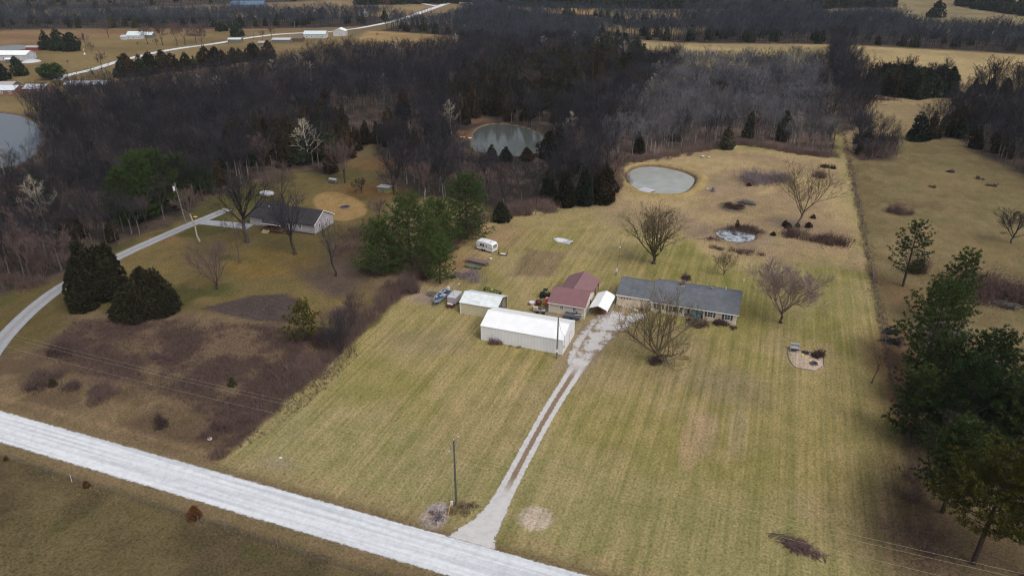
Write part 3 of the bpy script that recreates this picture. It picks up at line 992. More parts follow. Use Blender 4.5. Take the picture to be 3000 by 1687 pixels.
def limb(mb, r, p, d, L, rad, level, spec):
    """spec: per level (children, sides, segments); the last level draws twigs"""
    kids, sides, segs = spec[level]
    pts, rads = [p], [rad]
    q = p
    for i in range(segs):
        wob = 0.16 if level else 0.10
        d = _norm((d[0] + r.gauss(0, wob), d[1] + r.gauss(0, wob), d[2] + r.gauss(0, wob) + spec['up'] * (0.12 if level < 2 else .06)))
        q = (q[0] + d[0] * L / segs, q[1] + d[1] * L / segs, q[2] + d[2] * L / segs)
        pts.append(q)
        rads.append(max(spec['min_r'], rad * (1 - (i + 1) / segs * .78)))
    mb.tube(pts, rads, sides, False)
    last = level + 1 >= spec['levels']
    for k in range(kids):
        t = spec['start'] + (1 - spec['start']) * (k + r.random()) / kids
        t = min(t, .999)
        i = min(segs - 1, int(t * segs))
        f = t * segs - i
        a, b = pts[i], pts[i + 1]
        pp = (a[0] + (b[0] - a[0]) * f, a[1] + (b[1] - a[1]) * f, a[2] + (b[2] - a[2]) * f)
        dd = _norm((b[0] - a[0], b[1] - a[1], b[2] - a[2]))
        nd = _tilt(dd, R(r.uniform(*spec['angle'])), r.uniform(0, 2 * PI))
        nd = _norm((nd[0], nd[1], nd[2] + spec['up'] * .15))
        if last:
            L2 = spec['twig'] * r.uniform(.6, 1.2)
            twig(mb, r, pp, nd, L2, spec['tw'])
        else:
            limb(mb, r, pp, nd, L * r.uniform(.45, .68) * (1.1 - .45 * t), max(spec['min_r'], rads[i] * .55), level + 1, spec)


def bare_tree(seed, h, width, trunk_m, crown_m, fork=.25, mains=6, lean=(0, 0), spread=(18, 48), kids=(7, 6, 7), min_r=.02, tw=.035, twl=1.0, up=1.0, excurrent=False, trunk_r=None, segs=5, sides=(6, 4, 3), suckers=0):
    """returns (trunk mesh, crown mesh): the trunk up to the fork, then limbs, branches and twigs; scaled to height and width"""
    r = random.Random(seed)
    tr = trunk_r or h * .018
    t, c = MB(), MB()
    top = h * (.92 if excurrent else fork)
    n = 8 if excurrent else 4
    pts, rads = [], []
    for i in range(n + 1):
        f = i / n
        wob = 0 if i == 0 else tr * .5
        pts.append((lean[0] * h * f + r.gauss(0, wob), lean[1] * h * f + r.gauss(0, wob), top * f))
        rads.append(tr * (1.45 if i == 0 else 1.0) * (1 - (.82 if excurrent else .25) * f))
    t.tube(pts, rads, 8)
    spec = {0: (kids[0], sides[0], segs), 1: (kids[1], sides[1], 3), 2: (kids[2], sides[2], 2), 'up': up, 'min_r': min_r, 'levels': 3, 'start': .28, 'angle': (22, 58), 'twig': twl, 'tw': tw}
    if excurrent:
        for k in range(mains):
            f = fork + (1 - fork) * (k + r.random() * .6) / mains
            i = min(n - 1, int(f * n))
            g = f * n - i
            a, b = pts[i], pts[i + 1]
            pp = tuple(a[j] + (b[j] - a[j]) * g for j in range(3))
            az = k * 2.4 + r.uniform(-.4, .4)
            el = R(r.uniform(15, 40) + 25 * f)
            d = (math.cos(az) * math.cos(el), math.sin(az) * math.cos(el), math.sin(el))
            limb(c, r, pp, d, h * .42 * (1.15 - f), tr * .42 * (1.1 - f), 0, spec)
    else:
        p0 = pts[-1]
        for k in range(mains):
            az = k * 2 * PI / mains + r.uniform(-.35, .35)
            ang = R(r.uniform(*spread)) * (.35 if k == 0 else 1)
            d = (math.cos(az) * math.sin(ang), math.sin(az) * math.sin(ang), math.cos(ang))
            i = n if k < 2 else n - (k % 2)
            limb(c, r, pts[i] if i == n else pts[i], d, (h - top) * r.uniform(.8, 1.0), tr * r.uniform(.45, .62), 0, spec)
    for k in range(suckers):
        az = r.uniform(0, 2 * PI)
        twig(c, r, (math.cos(az) * tr * r.uniform(.8, 3), math.sin(az) * tr * r.uniform(.8, 3), 0), _norm((math.cos(az) * .6, math.sin(az) * .6, 1)), r.uniform(.6, 1.4), tw * 1.3)
    zs = np.array([p[2] for p in c.v])
    xs = np.array([math.hypot(p[0] - lean[0] * h * p[2] / h, p[1] - lean[1] * h * p[2] / h) for p in c.v])
    z1 = np.percentile(zs, 99.7)
    # fit: heights above the fork to h, spread to width
    zf = top if not excurrent else 0
    kz = (h - zf) / max(.1, z1 - zf)
    kw = (width / 2) / max(.1, np.percentile(xs, 93))
    c.v = [(p[0] * kw, p[1] * kw, (zf + (p[2] - zf) * kz) if p[2] > zf else p[2]) for p in c.v]
    if excurrent:
        t.v = [(p[0], p[1], p[2] * kz) for p in t.v]
    return t.mesh('trunk', trunk_m), c.mesh('crown', crown_m)


def foliage_tuft(mb, r, p, d, size, n, w):
    for _ in range(n):
        nd = _tilt(d, R(r.uniform(10, 75)), r.uniform(0, 2 * PI))
        L = size * r.uniform(.6, 1.15)
        s = _tilt(nd, PI / 2, r.uniform(0, 2 * PI))
        h = w * r.uniform(.7, 1.3) * .5
        m = (p[0] + nd[0] * L * .45, p[1] + nd[1] * L * .45, p[2] + nd[2] * L * .45)
        e = (p[0] + nd[0] * L, p[1] + nd[1] * L, p[2] + nd[2] * L)
        mb.face(p, (m[0] - s[0] * h, m[1] - s[1] * h, m[2] - s[2] * h), e, (m[0] + s[0] * h, m[1] + s[1] * h, m[2] + s[2] * h))


def core_mesh(mb, r, prof, h, k=.62, sides=9, rings=7):
    """lumpy inner mass of a dense evergreen, so that nothing shows through its middle"""
    rr = []
    for j in range(rings + 1):
        f = .04 + .84 * j / rings
        rr.append([(math.cos(2 * PI * i / sides) * q, math.sin(2 * PI * i / sides) * q, h * f) for i in range(sides) for q in (prof(f) * k * r.uniform(.75, 1.15),)])
    mb.loft(rr)


def cedar(seed, h, width, m='cedar', n=420, tri=9, size=.75, profile='cone', lobes=5):
    """dense redcedar: foliage sprays on an uneven cone, deeper sprays behind"""
    r = random.Random(seed)
    t, c = MB(), MB()
    t.tube([(0, 0, 0), (0, 0, h * .5), (0, 0, h * .9)], [h * .02, h * .012, .03], 6)
    lob = [(r.uniform(0, 2 * PI), r.uniform(.05, .8), r.uniform(.55, 1.45)) for _ in range(lobes * 3)]
    lx, ly = r.gauss(0, .05), r.gauss(0, .05)

    def prof(f):
        if profile == 'cone':
            return width / 2 * (1 - f) ** .8 * (1 - .35 * math.exp(-f * 18))
        return width / 2 * (1 - f ** 1.7) ** .75 * (.80 + .2 * min(1, f * 6))
    core_mesh(c, r, prof, h)
    for i in range(n):
        f = 1 - math.sqrt(r.random()) if profile == 'cone' else r.random() ** 1.25
        f = min(.985, max(.02, f))
        az = r.uniform(0, 2 * PI)
        k = 1.0
        for la, lf, ls in lob:
            da = abs((az - la + PI) % (2 * PI) - PI)
            k += (ls - 1) * .85 * math.exp(-(da / .5) ** 2 - ((f - lf) / .15) ** 2)
        depth = 1 - .4 * r.random() ** 2.2
        q = prof(f) * max(.5, k) * depth
        p = (math.cos(az) * q + lx * h * f, math.sin(az) * q + ly * h * f, h * f * (1 + .06 * math.sin(az * 3 + seed)))
        el = R(r.uniform(15, 60))
        d = _norm((math.cos(az) * math.cos(el), math.sin(az) * math.cos(el), math.sin(el)))
        foliage_tuft(c, r, p, d, size * r.uniform(.7, 1.3), tri, size * .34)
    for j in range(4):
        foliage_tuft(c, r, (lx * h + r.gauss(0, .1), ly * h + r.gauss(0, .1), h * (.84 + .04 * j)), (0, 0, 1), size * 1.2, tri, size * .25)
    return t.mesh('trunk', 'bark_pine'), c.mesh('crown', m)


def cedar_clump(seed, h, width, m, n, size):
    """old many-topped cedar: several leaning tops grown into one uneven mass"""
    r = random.Random(seed)
    T, K = MB(), MB()
    tops = [(0, 0, 1.0, .50)] + [(math.cos(a) * width * q, math.sin(a) * width * q, hh, ww) for a, q, hh, ww in
            [(r.uniform(0, 6.28), r.uniform(.16, .36), r.uniform(.45, .85), r.uniform(.30, .46)) for _ in range(8)]]
    for j, (x, y, hh, ww) in enumerate(tops):
        a, b = cedar(seed * 10 + j, h * hh, width * ww, m, int(n * ww * ww * 2.6), 9, size * r.uniform(.8, 1.15), 'round' if j % 2 else 'cone')
        for me, mb in ((a, T), (b, K)):
            k = len(mb.v)
            mb.v += [(v.co.x + x, v.co.y + y, v.co.z) for v in me.vertices]
            mb.f += [tuple(i + k for i in p.vertices) for p in me.polygons]
            bpy.data.meshes.remove(me)
    return T.mesh('trunk', 'bark_pine'), K.mesh('crown', m)


def pine(seed, h, width, m='pine', whorls=13, per=6, tufts=9, tri=9, size=.62, base=.12, open_=.0, nw=.10):
    tufts, tri = int(tufts * 1.45), tri + 3
    """white pine: whorled limbs that rise at the ends, needle tufts along their outer part"""
    r = random.Random(seed)
    t, b, c = MB(), MB(), MB()
    lean = (r.gauss(0, .01), r.gauss(0, .01))
    t.tube([(0, 0, 0), (lean[0] * h * .5, lean[1] * h * .5, h * .5), (lean[0] * h, lean[1] * h, h * .97)], [h * .02, h * .013, .03], 8)
    for i in range(whorls):
        f = base + (1 - base) * (i + r.uniform(-.2, .2)) / whorls
        f = min(.97, max(base, f))
        L0 = width / 2 * (.10 + .90 * math.sqrt(max(0, 1 - (max(0, f - .25) / .76) ** 2))) * (1 - .35 * max(0, f - .5)) * (.85 if f < base + .06 else 1)
        for k in range(per):
            if r.random() < open_:
                continue
            az = 2 * PI * k / per + i * 1.1 + r.uniform(-.3, .3)
            L = L0 * r.uniform(.55, 1.2)
            e0 = R(8 + 38 * f + r.uniform(-8, 8))
            p = (lean[0] * h * f, lean[1] * h * f, h * f)
            pts = [p]
            n = 4
            for s in range(n):
                e = e0 + R(9 * s - 6)
                p = (p[0] + math.cos(az) * math.cos(e) * L / n, p[1] + math.sin(az) * math.cos(e) * L / n, p[2] + math.sin(e) * L / n * .8)
                pts.append(p)
            b.tube(pts, [.07, .055, .04, .03, .015], 3, False)
            nt_ = max(3, int(tufts * L / (width / 2)))
            for s in range(nt_):
                g = .25 + .75 * (s + r.random()) / nt_
                j = min(n - 1, int(g * n))
                q = g * n - j
                a_, b_ = pts[j], pts[j + 1]
                pp = [a_[z] + (b_[z] - a_[z]) * q for z in range(3)]
                side = r.uniform(-1, 1) * L * .34 * (1.15 - g * .5)
                pp[0] += -math.sin(az) * side
                pp[1] += math.cos(az) * side
                pp[2] += r.uniform(-.15, .3)
                d = _norm((math.cos(az) * .7 - math.sin(az) * side * .15, math.sin(az) * .7 + math.cos(az) * side * .15, .75))
                foliage_tuft(c, r, tuple(pp), d, size * r.uniform(.8, 1.2), tri, nw)
    foliage_tuft(c, r, (lean[0] * h, lean[1] * h, h * .95), (0, 0, 1), size, tri, nw)
    return t.mesh('trunk', 'bark_pine'), c.mesh('crown', m), b.mesh('limb', 'bark_pine')


def brush_mesh(seed, h, width, m, n=220, tw=.04, kids=4, depth=None, dome=True):
    """ragged tangle of thin stems: clumps of uneven height over a patch of ground"""
    r = random.Random(seed)
    mb = MB()
    depth = depth or width
    cl = []
    for _ in range(max(3, int(width * depth / 5) + 3)):
        a, q = r.uniform(0, 2 * PI), math.sqrt(r.random()) * .88
        cl.append((math.cos(a) * q * width / 2, math.sin(a) * q * depth / 2, r.uniform(.4, 1.15), r.uniform(.35, 1.1) * min(width, depth) * .26))
    for i in range(n):
        cx, cy, ch, cr = cl[i % len(cl)]
        x, y = cx + r.gauss(0, cr), cy + r.gauss(0, cr)
        off = math.hypot(x - cx, y - cy) / (cr * 2 + .01)
        hh = h * ch * max(.25, 1 - .45 * off) * r.uniform(.45, 1.2)
        d = _norm((r.gauss(0, .42), r.gauss(0, .42), 1))
        twig(mb, r, (x, y, 0), d, hh, tw * 1.6)
        for k in range(kids):
            t = r.uniform(.2, .95)
            p = (x + d[0] * hh * t, y + d[1] * hh * t, d[2] * hh * t)
            twig(mb, r, p, _tilt(d, R(r.uniform(20, 85)), r.uniform(0, 2 * PI)), hh * r.uniform(.25, .55), tw)
    return mb.mesh('brush', m)


def pile_mesh(seed, w, dpt, h, m, n=160, rad=.05):
    """heap of cut branches lying across each other"""
    r = random.Random(seed)
    mb = MB()
    cl = [(r.uniform(-.36, .36) * w, r.uniform(-.34, .34) * dpt, r.uniform(.3, 1)) for _ in range(5)]
    for i in range(n):
        cx, cy, ck = cl[i % 5]
        a, q = r.uniform(0, 2 * PI), math.sqrt(r.random())
        x, y = cx + r.gauss(0, .15) * w * ck, cy + r.gauss(0, .13) * dpt * ck
        z = h * ck * r.random() ** 1.3 + .06
        L = r.uniform(.8, 2.6) * min(1, w / 5)
        t = r.uniform(0, PI)
        e = r.gauss(0, .22)
        d = (math.cos(t) * L / 2, math.sin(t) * L / 2, math.sin(e) * L / 2)
        mb.tube([(x - d[0], y - d[1], max(.02, z - d[2])), (x + r.gauss(0, .1), y + r.gauss(0, .1), z + .05), (x + d[0], y + d[1], max(.02, z + d[2]))], [rad * r.uniform(.5, 1.2), rad * .7, rad * .3], 3, False)
    return mb.mesh('pile', m)


def put_tree(name, label, cat, u, v, meshes, rot=0, s=1.0, group=None, z=0):
    t = thing(name, label, cat, u, v, z, rot, group, s)
    link('trunk', meshes[0], t)
    link('crown', meshes[1], t)
    if len(meshes) > 2:
        link('limb', meshes[2], t)
    return t


def scatter_pts(poly, spacing, seed, avoid=()):
    r = np.random.RandomState(seed)
    xs, ys = [p[0] for p in poly], [p[1] for p in poly]
    gx, gy = np.meshgrid(np.arange(min(xs), max(xs), spacing), np.arange(min(ys), max(ys), spacing))
    gx = gx + r.uniform(-.48, .48, gx.shape) * spacing
    gy = gy + r.uniform(-.48, .48, gy.shape) * spacing
    gx, gy = gx.ravel(), gy.ravel()
    k = inside(poly, gx, gy)
    gx, gy = gx[k], gy[k]
    for a, pad in avoid:
        xs, ys = [p[0] for p in a], [p[1] for p in a]
        near = (gx > min(xs) - pad - 1) & (gx < max(xs) + pad + 1) & (gy > min(ys) - pad - 1) & (gy < max(ys) + pad + 1)
        if near.any():
            s = np.full(gx.shape, -999.)
            s[near] = sdist(a, gx[near], gy[near])
            gx, gy = gx[s < -pad], gy[s < -pad]
    return list(zip(gx.tolist(), gy.tolist()))


def stuff(name, label, pts, variants):
    """pts: (u, v, variant, rotation, scale); variants: lists of objects whose meshes are repeated. ONE object."""
    me = bpy.data.meshes.new(name)
    me.from_pydata([(p[0], p[1], p[5] if len(p) > 5 else 0) for p in pts], [], [])
    for nm, k, ty in (('kind', 2, 'INT'), ('turn', 3, 'FLOAT'), ('size', 4, 'FLOAT')):
        a = me.attributes.new(nm, ty, 'POINT')
        a.data.foreach_set('value', np.array([p[k] for p in pts], np.int32 if ty == 'INT' else np.float32))
    o = tag(link(name, me), label, None, None, 'stuff')
    ng = bpy.data.node_groups.new(name, 'GeometryNodeTree')
    ng.interface.new_socket('Geometry', in_out='INPUT', socket_type='NodeSocketGeometry')
    ng.interface.new_socket('Geometry', in_out='OUTPUT', socket_type='NodeSocketGeometry')
    N, Lk = ng.nodes, ng.links
    gi, go = N.new('NodeGroupInput'), N.new('NodeGroupOutput')

    def attr(nm, ty):
        n = N.new('GeometryNodeInputNamedAttribute')
        n.data_type = ty
        n.inputs['Name'].default_value = nm
        return n.outputs['Attribute']
    kd, tn, sz = attr('kind', 'INT'), attr('turn', 'FLOAT'), attr('size', 'FLOAT')
    cx = N.new('ShaderNodeCombineXYZ')
    Lk.new(tn, cx.inputs['Z'])
    jn = N.new('GeometryNodeJoinGeometry')
    for k, obs in enumerate(variants):
        cmp_ = N.new('FunctionNodeCompare')
        cmp_.data_type = 'INT'
        cmp_.operation = 'EQUAL'
        Lk.new(kd, cmp_.inputs[2])
        cmp_.inputs[3].default_value = k
        for ob in obs:
            oi = N.new('GeometryNodeObjectInfo')
            oi.inputs['Object'].default_value = ob
            oi.inputs['As Instance'].default_value = False
            ip = N.new('GeometryNodeInstanceOnPoints')
            Lk.new(gi.outputs[0], ip.inputs['Points'])
            Lk.new(cmp_.outputs[0], ip.inputs['Selection'])
            Lk.new(oi.outputs['Geometry'], ip.inputs['Instance'])
            Lk.new(cx.outputs[0], ip.inputs['Rotation'])
            Lk.new(sz, ip.inputs['Scale'])
            Lk.new(ip.outputs[0], jn.inputs[0])
    Lk.new(jn.outputs[0], go.inputs[0])
    md = o.modifiers.new('scatter', 'NODES')
    md.node_group = ng
    return o


# ------------------------------------------------------------------ the woods
PONDAV = [(POND_WOOD, 1.5), (POND_WEST, 1), (POND_FAR, 1), (POND, 6)]
OPEN = [(D([(1150, 395), (1175, 350), (1200, 330), (1400, 330), (1395, 470), (1330, 490), (1170, 470)]), 0), (D([(-80, 330), (100, 330), (125, 365), (112, 425), (50, 436), (-80, 440)]), 0), (smooth_poly(PL([(1310, 410), (1340, 380), (1400, 350), (1450, 340), (1420, 368), (1390, 390), (1385, 415), (1340, 425)]), 1), 0)]
dark_v = [bare_tree(100 + i, 14, 9, 'bark_dark' if i % 2 else 'bark_mid', 'twig_dark', fork=.35, mains=4, kids=(5, 5, 4), twl=1.3, tw=.05, min_r=.025, sides=(4, 3, 3), segs=3, trunk_r=.17) for i in range(5)]
grey_v = [bare_tree(200 + i, 14, 9, 'bark_grey', 'twig_grey', fork=.35, mains=4, kids=(5, 5, 4), twl=1.3, tw=.05, min_r=.025, sides=(4, 3, 3), segs=3, trunk_r=.14) for i in range(4)]
brown_v = [bare_tree(250 + i, 12, 8, 'bark_dark', 'twig_brown', fork=.3, mains=5, kids=(5, 5, 5), twl=1.2, tw=.05, min_r=.025, sides=(4, 3, 3), segs=3, trunk_r=.13) for i in range(2)]
far_v = [bare_tree(300 + i, 14, 10, 'bark_dark', 'twig_far', fork=.3, mains=4, kids=(4, 4, 4), twl=1.8, tw=.09, min_r=.04, sides=(3, 3, 3), segs=2, trunk_r=.2) for i in range(4)]
pale_v = [bare_tree(400 + i, 14, 8, 'twig_pale', 'twig_pale', fork=.2, mains=9, kids=(5, 4, 4), twl=1.0, tw=.04, min_r=.03, sides=(4, 3, 3), segs=3, excurrent=True) for i in range(2)]
cedar_v = [cedar(500 + i, 9, 5.2, 'cedar', 260, 8, .8) for i in range(3)] + [cedar(510 + i, 8, 6, 'cedar_deep', 260, 8, .85, 'round') for i in range(2)]
fcedar_v = [cedar(520 + i, 9, 6, 'cedar_deep', 110, 6, 1.3) for i in range(2)]
under_v = [brush_mesh(600 + i, 3.2, 5, 'brush_plum', 90, .07, 3) for i in range(3)]

REGIONS = [  # outline, spacing, height range, tree kind, group phrase, label
    (W_MAIN, 4.6, (.8, 1.15), 'dark', 'bare trees of the dark wood west of the fenceless lot', 'bare dark grey tree in the big wood between the white-roofed farmsteads and the two houses'),
    (W_LOT, 4.2, (.65, 1.0), 'grey', 'bare trees of the pale grey wood behind the pond', 'bare pale grey tree in the wood behind the oval pond with the dock'),
    (W_HEDGE, 5.0, (.95, 1.3), 'dark', 'tall bare trees of the hedgerow beside the pale wood', 'tall bare dark tree in the hedgerow along the right edge of the pale grey wood'),
    (W_CLUMP, 3.4, (.42, .7), 'dark', 'low bare trees of the thicket right of the meadow', 'low bare tree in the dark thicket just right of the tan meadow'),
    (W_EAST, 5.2, (.75, 1.05), 'dark', 'bare trees of the wood on the right edge', 'bare dark tree in the wood round the pasture at the right edge'),
    (W_BELT, 6.0, (.85, 1.2), 'far', 'bluish trees of the wide belt across the far fields', 'bluish bare tree in the wide belt beyond the long tan field'),
    (W_BELT2, 7.5, (.8, 1.1), 'far', None, None),
    (W_MID, 6.0, (.8, 1.1), 'far', 'bare trees between the far road and the striped tan field', 'bare tree in the strip of wood between the far road and the small tan field'),
    (W_NORTHWEST, 7.0, (.8, 1.1), 'far', None, None),
    (W_FARWEST, 13.0, (.9, 1.3), 'far', None, None),
]
VAR = {'brown': brown_v, 'dark': dark_v, 'grey': grey_v, 'far': far_v, 'pale': pale_v, 'cedar': cedar_v, 'fcedar': fcedar_v}
RV = random.Random(77)
trees = []       # (pixel size, u, v, kind, variant, rot, scale, region)
CED_BAND = D([(1100, 265), (1150, 200), (1380, 160), (1500, 128), (1705, 122), (1712, 150), (1600, 215), (1470, 262), (1380, 300), (1180, 320)])
CED_WEST = D([(560, 420), (600, 350), (820, 290), (1000, 280), (1060, 320), (960, 380), (880, 430), (740, 430)])
CED_SOUTH = D([(1180, 400), (1400, 395), (1420, 440), (1300, 470), (1190, 440)])
for ri, (poly, sp, hr, kind, grp, lab) in enumerate(REGIONS):
    pts = scatter_pts(poly, sp, 900 + ri, PONDAV + OPEN)
    X = np.array([p[0] for p in pts])
    Y = np.array([p[1] for p in pts])
    if not len(pts):
        continue
    band = inside(CED_BAND, X, Y)
    west = inside(CED_WEST, X, Y)
    sth = inside(CED_SOUTH, X, Y)
    gaps = fbm(X, Y, 26, 41)
    rise = fbm(X, Y, 45, 43)
    lotd = sdist(W_LOT, X, Y) + (fbm(X, Y, 22, 44) - .5) * 50 if ri in (0, 1) else X * 0
    hole = fbm(X, Y, 13, 45)
    for i, (u, v) in enumerate(pts):
        px, py, dist = to_px(u, v)
        if dist < 30 or not (-450 < px < 3450) or py < -120:
            continue
        if v > 1500 and RV.random() < .5:
            continue
        if px < 150 and 495 < py < 570 and RV.random() < .6:
            continue
        if hole[i] < .30 and RV.random() < .8:
            continue
        k, s = kind, RV.uniform(*hr) * (.72 + .56 * rise[i]) * (1.22 if RV.random() < .08 else 1)
        if ri in (0, 1):
            k = 'grey' if lotd[i] > 0 or (ri == 1 and RV.random() < .25) else 'dark'  # paler trees inside the lot line; dimming outside carried by darker tree colours
            if ri == 1 and RV.random() < .16:
                k = 'dark'
        pc = .04
        if ri == 0:
            pc = .8 if band[i] else .6 if west[i] else .4 if sth[i] else .06
            if (band[i] or west[i]) and gaps[i] < .40:
                continue
            if dist > 520:
                k = 'far'
            elif k == 'dark' and (hole[i] > .60 or dist < 215) and RV.random() < .22:
                k = 'brown'
        elif kind == 'grey':
            pc = .006
        elif ri == 4:
            pc = .42 if px < 2820 else .2
        elif kind == 'far':
            pc = .10
        if RV.random() < pc:
            k = 'fcedar' if dist > 480 else 'cedar'
            s *= RV.uniform(.8, 1.3) if ri == 0 and (band[i] or west[i]) else RV.uniform(.75, 1.15)
        elif ri in (0, 1) and RV.random() < (.008 if not band[i] else .03):
            k = 'pale'
        nv_ = len(VAR[k])
        vi = RV.randrange(nv_)
        if k == 'cedar' and ri == 0 and RV.random() < .5:
            vi = RV.randrange(3)
        on = -20 < px < 3020 and -60 < py < 1700
        trees.append(((s * 14 * FPX / dist) if on else 0, u, v, k, vi, RV.uniform(0, 2 * PI), s, ri))
# conifer lines
for poly, sp, kk, hr, ri in ((W_EASTROW, 4.0, 'cedar', (1.1, 1.5), 20), (W_TOP, 8.0, 'fcedar', (1.2, 1.7), 21), (W_TOPRIGHT, 8.0, 'fcedar', (1.1, 1.5), 22)):
    for u, v in scatter_pts(poly, sp, 950 + ri):
        px, py, dist = to_px(u, v)
        if not (-300 < px < 3300):
            continue
        s = RV.uniform(*hr)
        k, vi = kk, RV.randrange(len(VAR[kk]))
        if ri == 20:
            vi = 3 + RV.randrange(2) if RV.random() < .7 else RV.randrange(3)
        if ri == 21 and RV.random() < .45:
            k, vi = 'far', RV.randrange(4)
        trees.append((s * 10 * FPX / dist if -20 < px < 3020 else 0, u, v, k, vi, RV.uniform(0, 2 * PI), s, ri))
CLAB = {0: 'dark brownish cedar standing among the bare trees of the big western wood', 1: 'dark cedar among the pale grey bare trees behind the oval pond',
        2: 'dark cedar under the tall hedgerow trees', 3: 'small dark cedar in the thicket right of the meadow', 4: 'nearly black cedar in the wood round the right-hand pasture',
        5: 'dark cedar in the wide belt beyond the long tan field', 7: 'dark cedar between the far road and the small tan field',
        20: 'nearly black cedar in the tight row below the long tan field on the right'}
PLAB = {0: 'pale-barked leafless tree standing out of the big dark western wood', 1: 'white-stemmed leafless tree among the grey trees behind the oval pond'}
trees.sort(key=lambda t: -t[0])
quota = {'bare': 285, 'cedar': 230}
rest = []
first = {}


SUB = [('between the left-edge pond and the neighbouring drive', 0, 420), ('behind the dark pines at the utility pole', 420, 700), ('behind the neighbouring grey roof and the white sycamore', 700, 1050),
       ('between the yellow-walled shed and the dark pond', 1050, 1400), ('between the dark pond and the pale grey wood', 1400, 9999)]


def sub_of(u, v):
    x = to_px(u, v)[0]
    return next((q[0] for q in SUB if q[1] <= x < q[2]), SUB[0][0])


def tree_labels(k, ri):
    if k == 'pale':
        return 'pale_tree', PLAB.get(ri), 'pale leafless trees of the woods'
    if k in ('cedar', 'fcedar'):
        return 'cedar_tree', CLAB.get(ri), 'cedars: ' + (CLAB.get(ri) or '')[:40]
    g = REGIONS[ri] if ri < 20 else None
    return 'bare_tree', g[5] if g else None, g[4] if g else None


for t in trees:
    sz, u, v, k, vi, rot, s, ri = t
    fam = 'cedar' if k in ('cedar', 'fcedar') else 'bare'
    nm, lab, grp = tree_labels(k, ri)
    need = (k, vi) not in first
    if ri == 0 and lab:
        w_ = sub_of(u, v)
        lab = {'bare': 'dark bare tree of the big wood ', 'cedar': 'brownish cedar of the big wood '}[fam] + w_ if k != 'pale' else 'pale-barked leafless tree ' + w_
        grp = (grp or '') + ', ' + w_
    if sz > 0 and lab and (quota[fam] > 0):
        quota[fam] -= 1
        if fam == 'cedar':
            grp = {0: 'cedars of the western wood, ' + sub_of(u, v), 1: 'cedars of the pale wood', 2: 'cedars of the hedgerow', 3: 'cedars of the thicket', 4: 'cedars of the right-hand wood',
                   5: 'cedars of the far belt', 7: 'cedars by the far road', 20: 'row of cedars below the tan field'}[ri]
        elif k == 'pale':
            grp = 'pale trees of the western wood, ' + sub_of(u, v) if ri == 0 else 'pale trees behind the pond'
        o = put_tree(nm, lab, 'tree', u, v, VAR[k][vi], rot, s, grp)
        if need:
            first[(k, vi)] = list(o.children)
    else:
        rest.append(t)
for t in list(rest):        # one individual of every shape must exist for the mass of far trees to repeat
    sz, u, v, k, vi, rot, s, ri = t
    if (k, vi) in first:
        continue
    o = put_tree('cedar_tree' if 'cedar' in k else 'bare_tree', 'distant %s in the belts of wood near the top edge' % ('dark cedar' if 'cedar' in k else 'bluish leafless tree'), 'tree', u, v, VAR[k][vi], rot, s, 'single trees of the farthest belts')
    first[(k, vi)] = list(o.children)
    rest.remove(t)
keys = sorted(first)
stuff('woodland', 'bare and evergreen trees massed in the woods and far belts', [(t[1], t[2], keys.index((t[3], t[4])), t[5], t[6]) for t in rest], [first[k] for k in keys])
print('TREES', len(trees), 'single', len(trees) - len(rest))
# understory brush: a mass, with one clump of each shape
ub = []
for poly, sp, hr in ((W_MAIN, 9, (.6, 1.2)), (W_LOT, 6.5, (.5, 1.0)), (W_CLUMP, 4, (.6, 1.0)), (W_HEDGE, 8, (.6, 1)), (W_EAST, 9, (.6, 1))):
    for u, v in scatter_pts(poly, sp, 970 + int(sp), PONDAV + OPEN):
        if to_px(u, v)[2] < 480:
            ub.append((u, v, RV.randrange(3), RV.uniform(0, 6.28), RV.uniform(*hr)))
MISC = random.Random(5)
M['grass_olive'] = mat_twig('grass_olive', (0.09, 0.078, 0.035), (0.16, 0.13, 0.06), .2)


def stems_mass(name, label, pts, m, n, h, w, lean=.35, seed=3):
    """many small stems over an area: ONE mesh of stuff; pts (u, v, scale)"""
    r = random.Random(seed)
    mb = MB()
    for u, v, s in pts:
        for i in range(n):
            a, q = r.uniform(0, 6.283), math.sqrt(r.random()) * s * h * .45
            x, y = u + math.cos(a) * q, v + math.sin(a) * q
            d = _norm((r.gauss(0, lean), r.gauss(0, lean), 1))
            twig(mb, r, (x, y, 0), d, h * s * r.uniform(.5, 1.1), w)
    return tag(link(name, mb.mesh(name, m)), label, None, None, 'stuff')


ub_all = [(u, v, s) for u, v, k, rt, s in ub]
stems_mass('undergrowth', 'plum brown undergrowth below the bare trees', ub_all, 'brush_plum', 46, 3.0, .07)
EDGE = [(a[0] + RV.gauss(0, 1.6), a[1] + RV.gauss(0, 1.2), RV.uniform(.5, 1.1)) for a in sum([[(p0[0] + (p1[0] - p0[0]) * k / 40, p0[1] + (p1[1] - p0[1]) * k / 40) for k in range(40)]
        for p0, p1 in zip(*[(lambda q: (q[:-1], q[1:]))(D([(1268, 545), (1310, 522), (1400, 512), (1500, 500), (1552, 470), (1555, 410), (1640, 400), (1770, 378), (1850, 362), (1900, 366), (2000, 384), (2095, 396)]))][0])], []) for _ in range(2)]
stems_mass('edge_brush', 'rosy brown brush along the foot of the woods behind the meadow', EDGE, 'brush_plum', 40, 2.9, .055, seed=8)
wq = scatter_pts(WEEDS, .85, 31)
wn_ = fbm(np.array([p[0] for p in wq]), np.array([p[1] for p in wq]), 6, 51)
wp = [(p[0], p[1], RV.uniform(.45, 1.0) + (.5 - n_) * 1.6) for p, n_ in zip(wq, wn_) if n_ < .68]
stems_mass('weed_grass', 'tan grass showing in the gaps between the dead purple-brown weeds', [(p[0], p[1], RV.uniform(.5, 1.0)) for p, n_ in zip(wq, wn_) if n_ >= .56], 'weed_tan', 9, .7, .05, .6, 19)
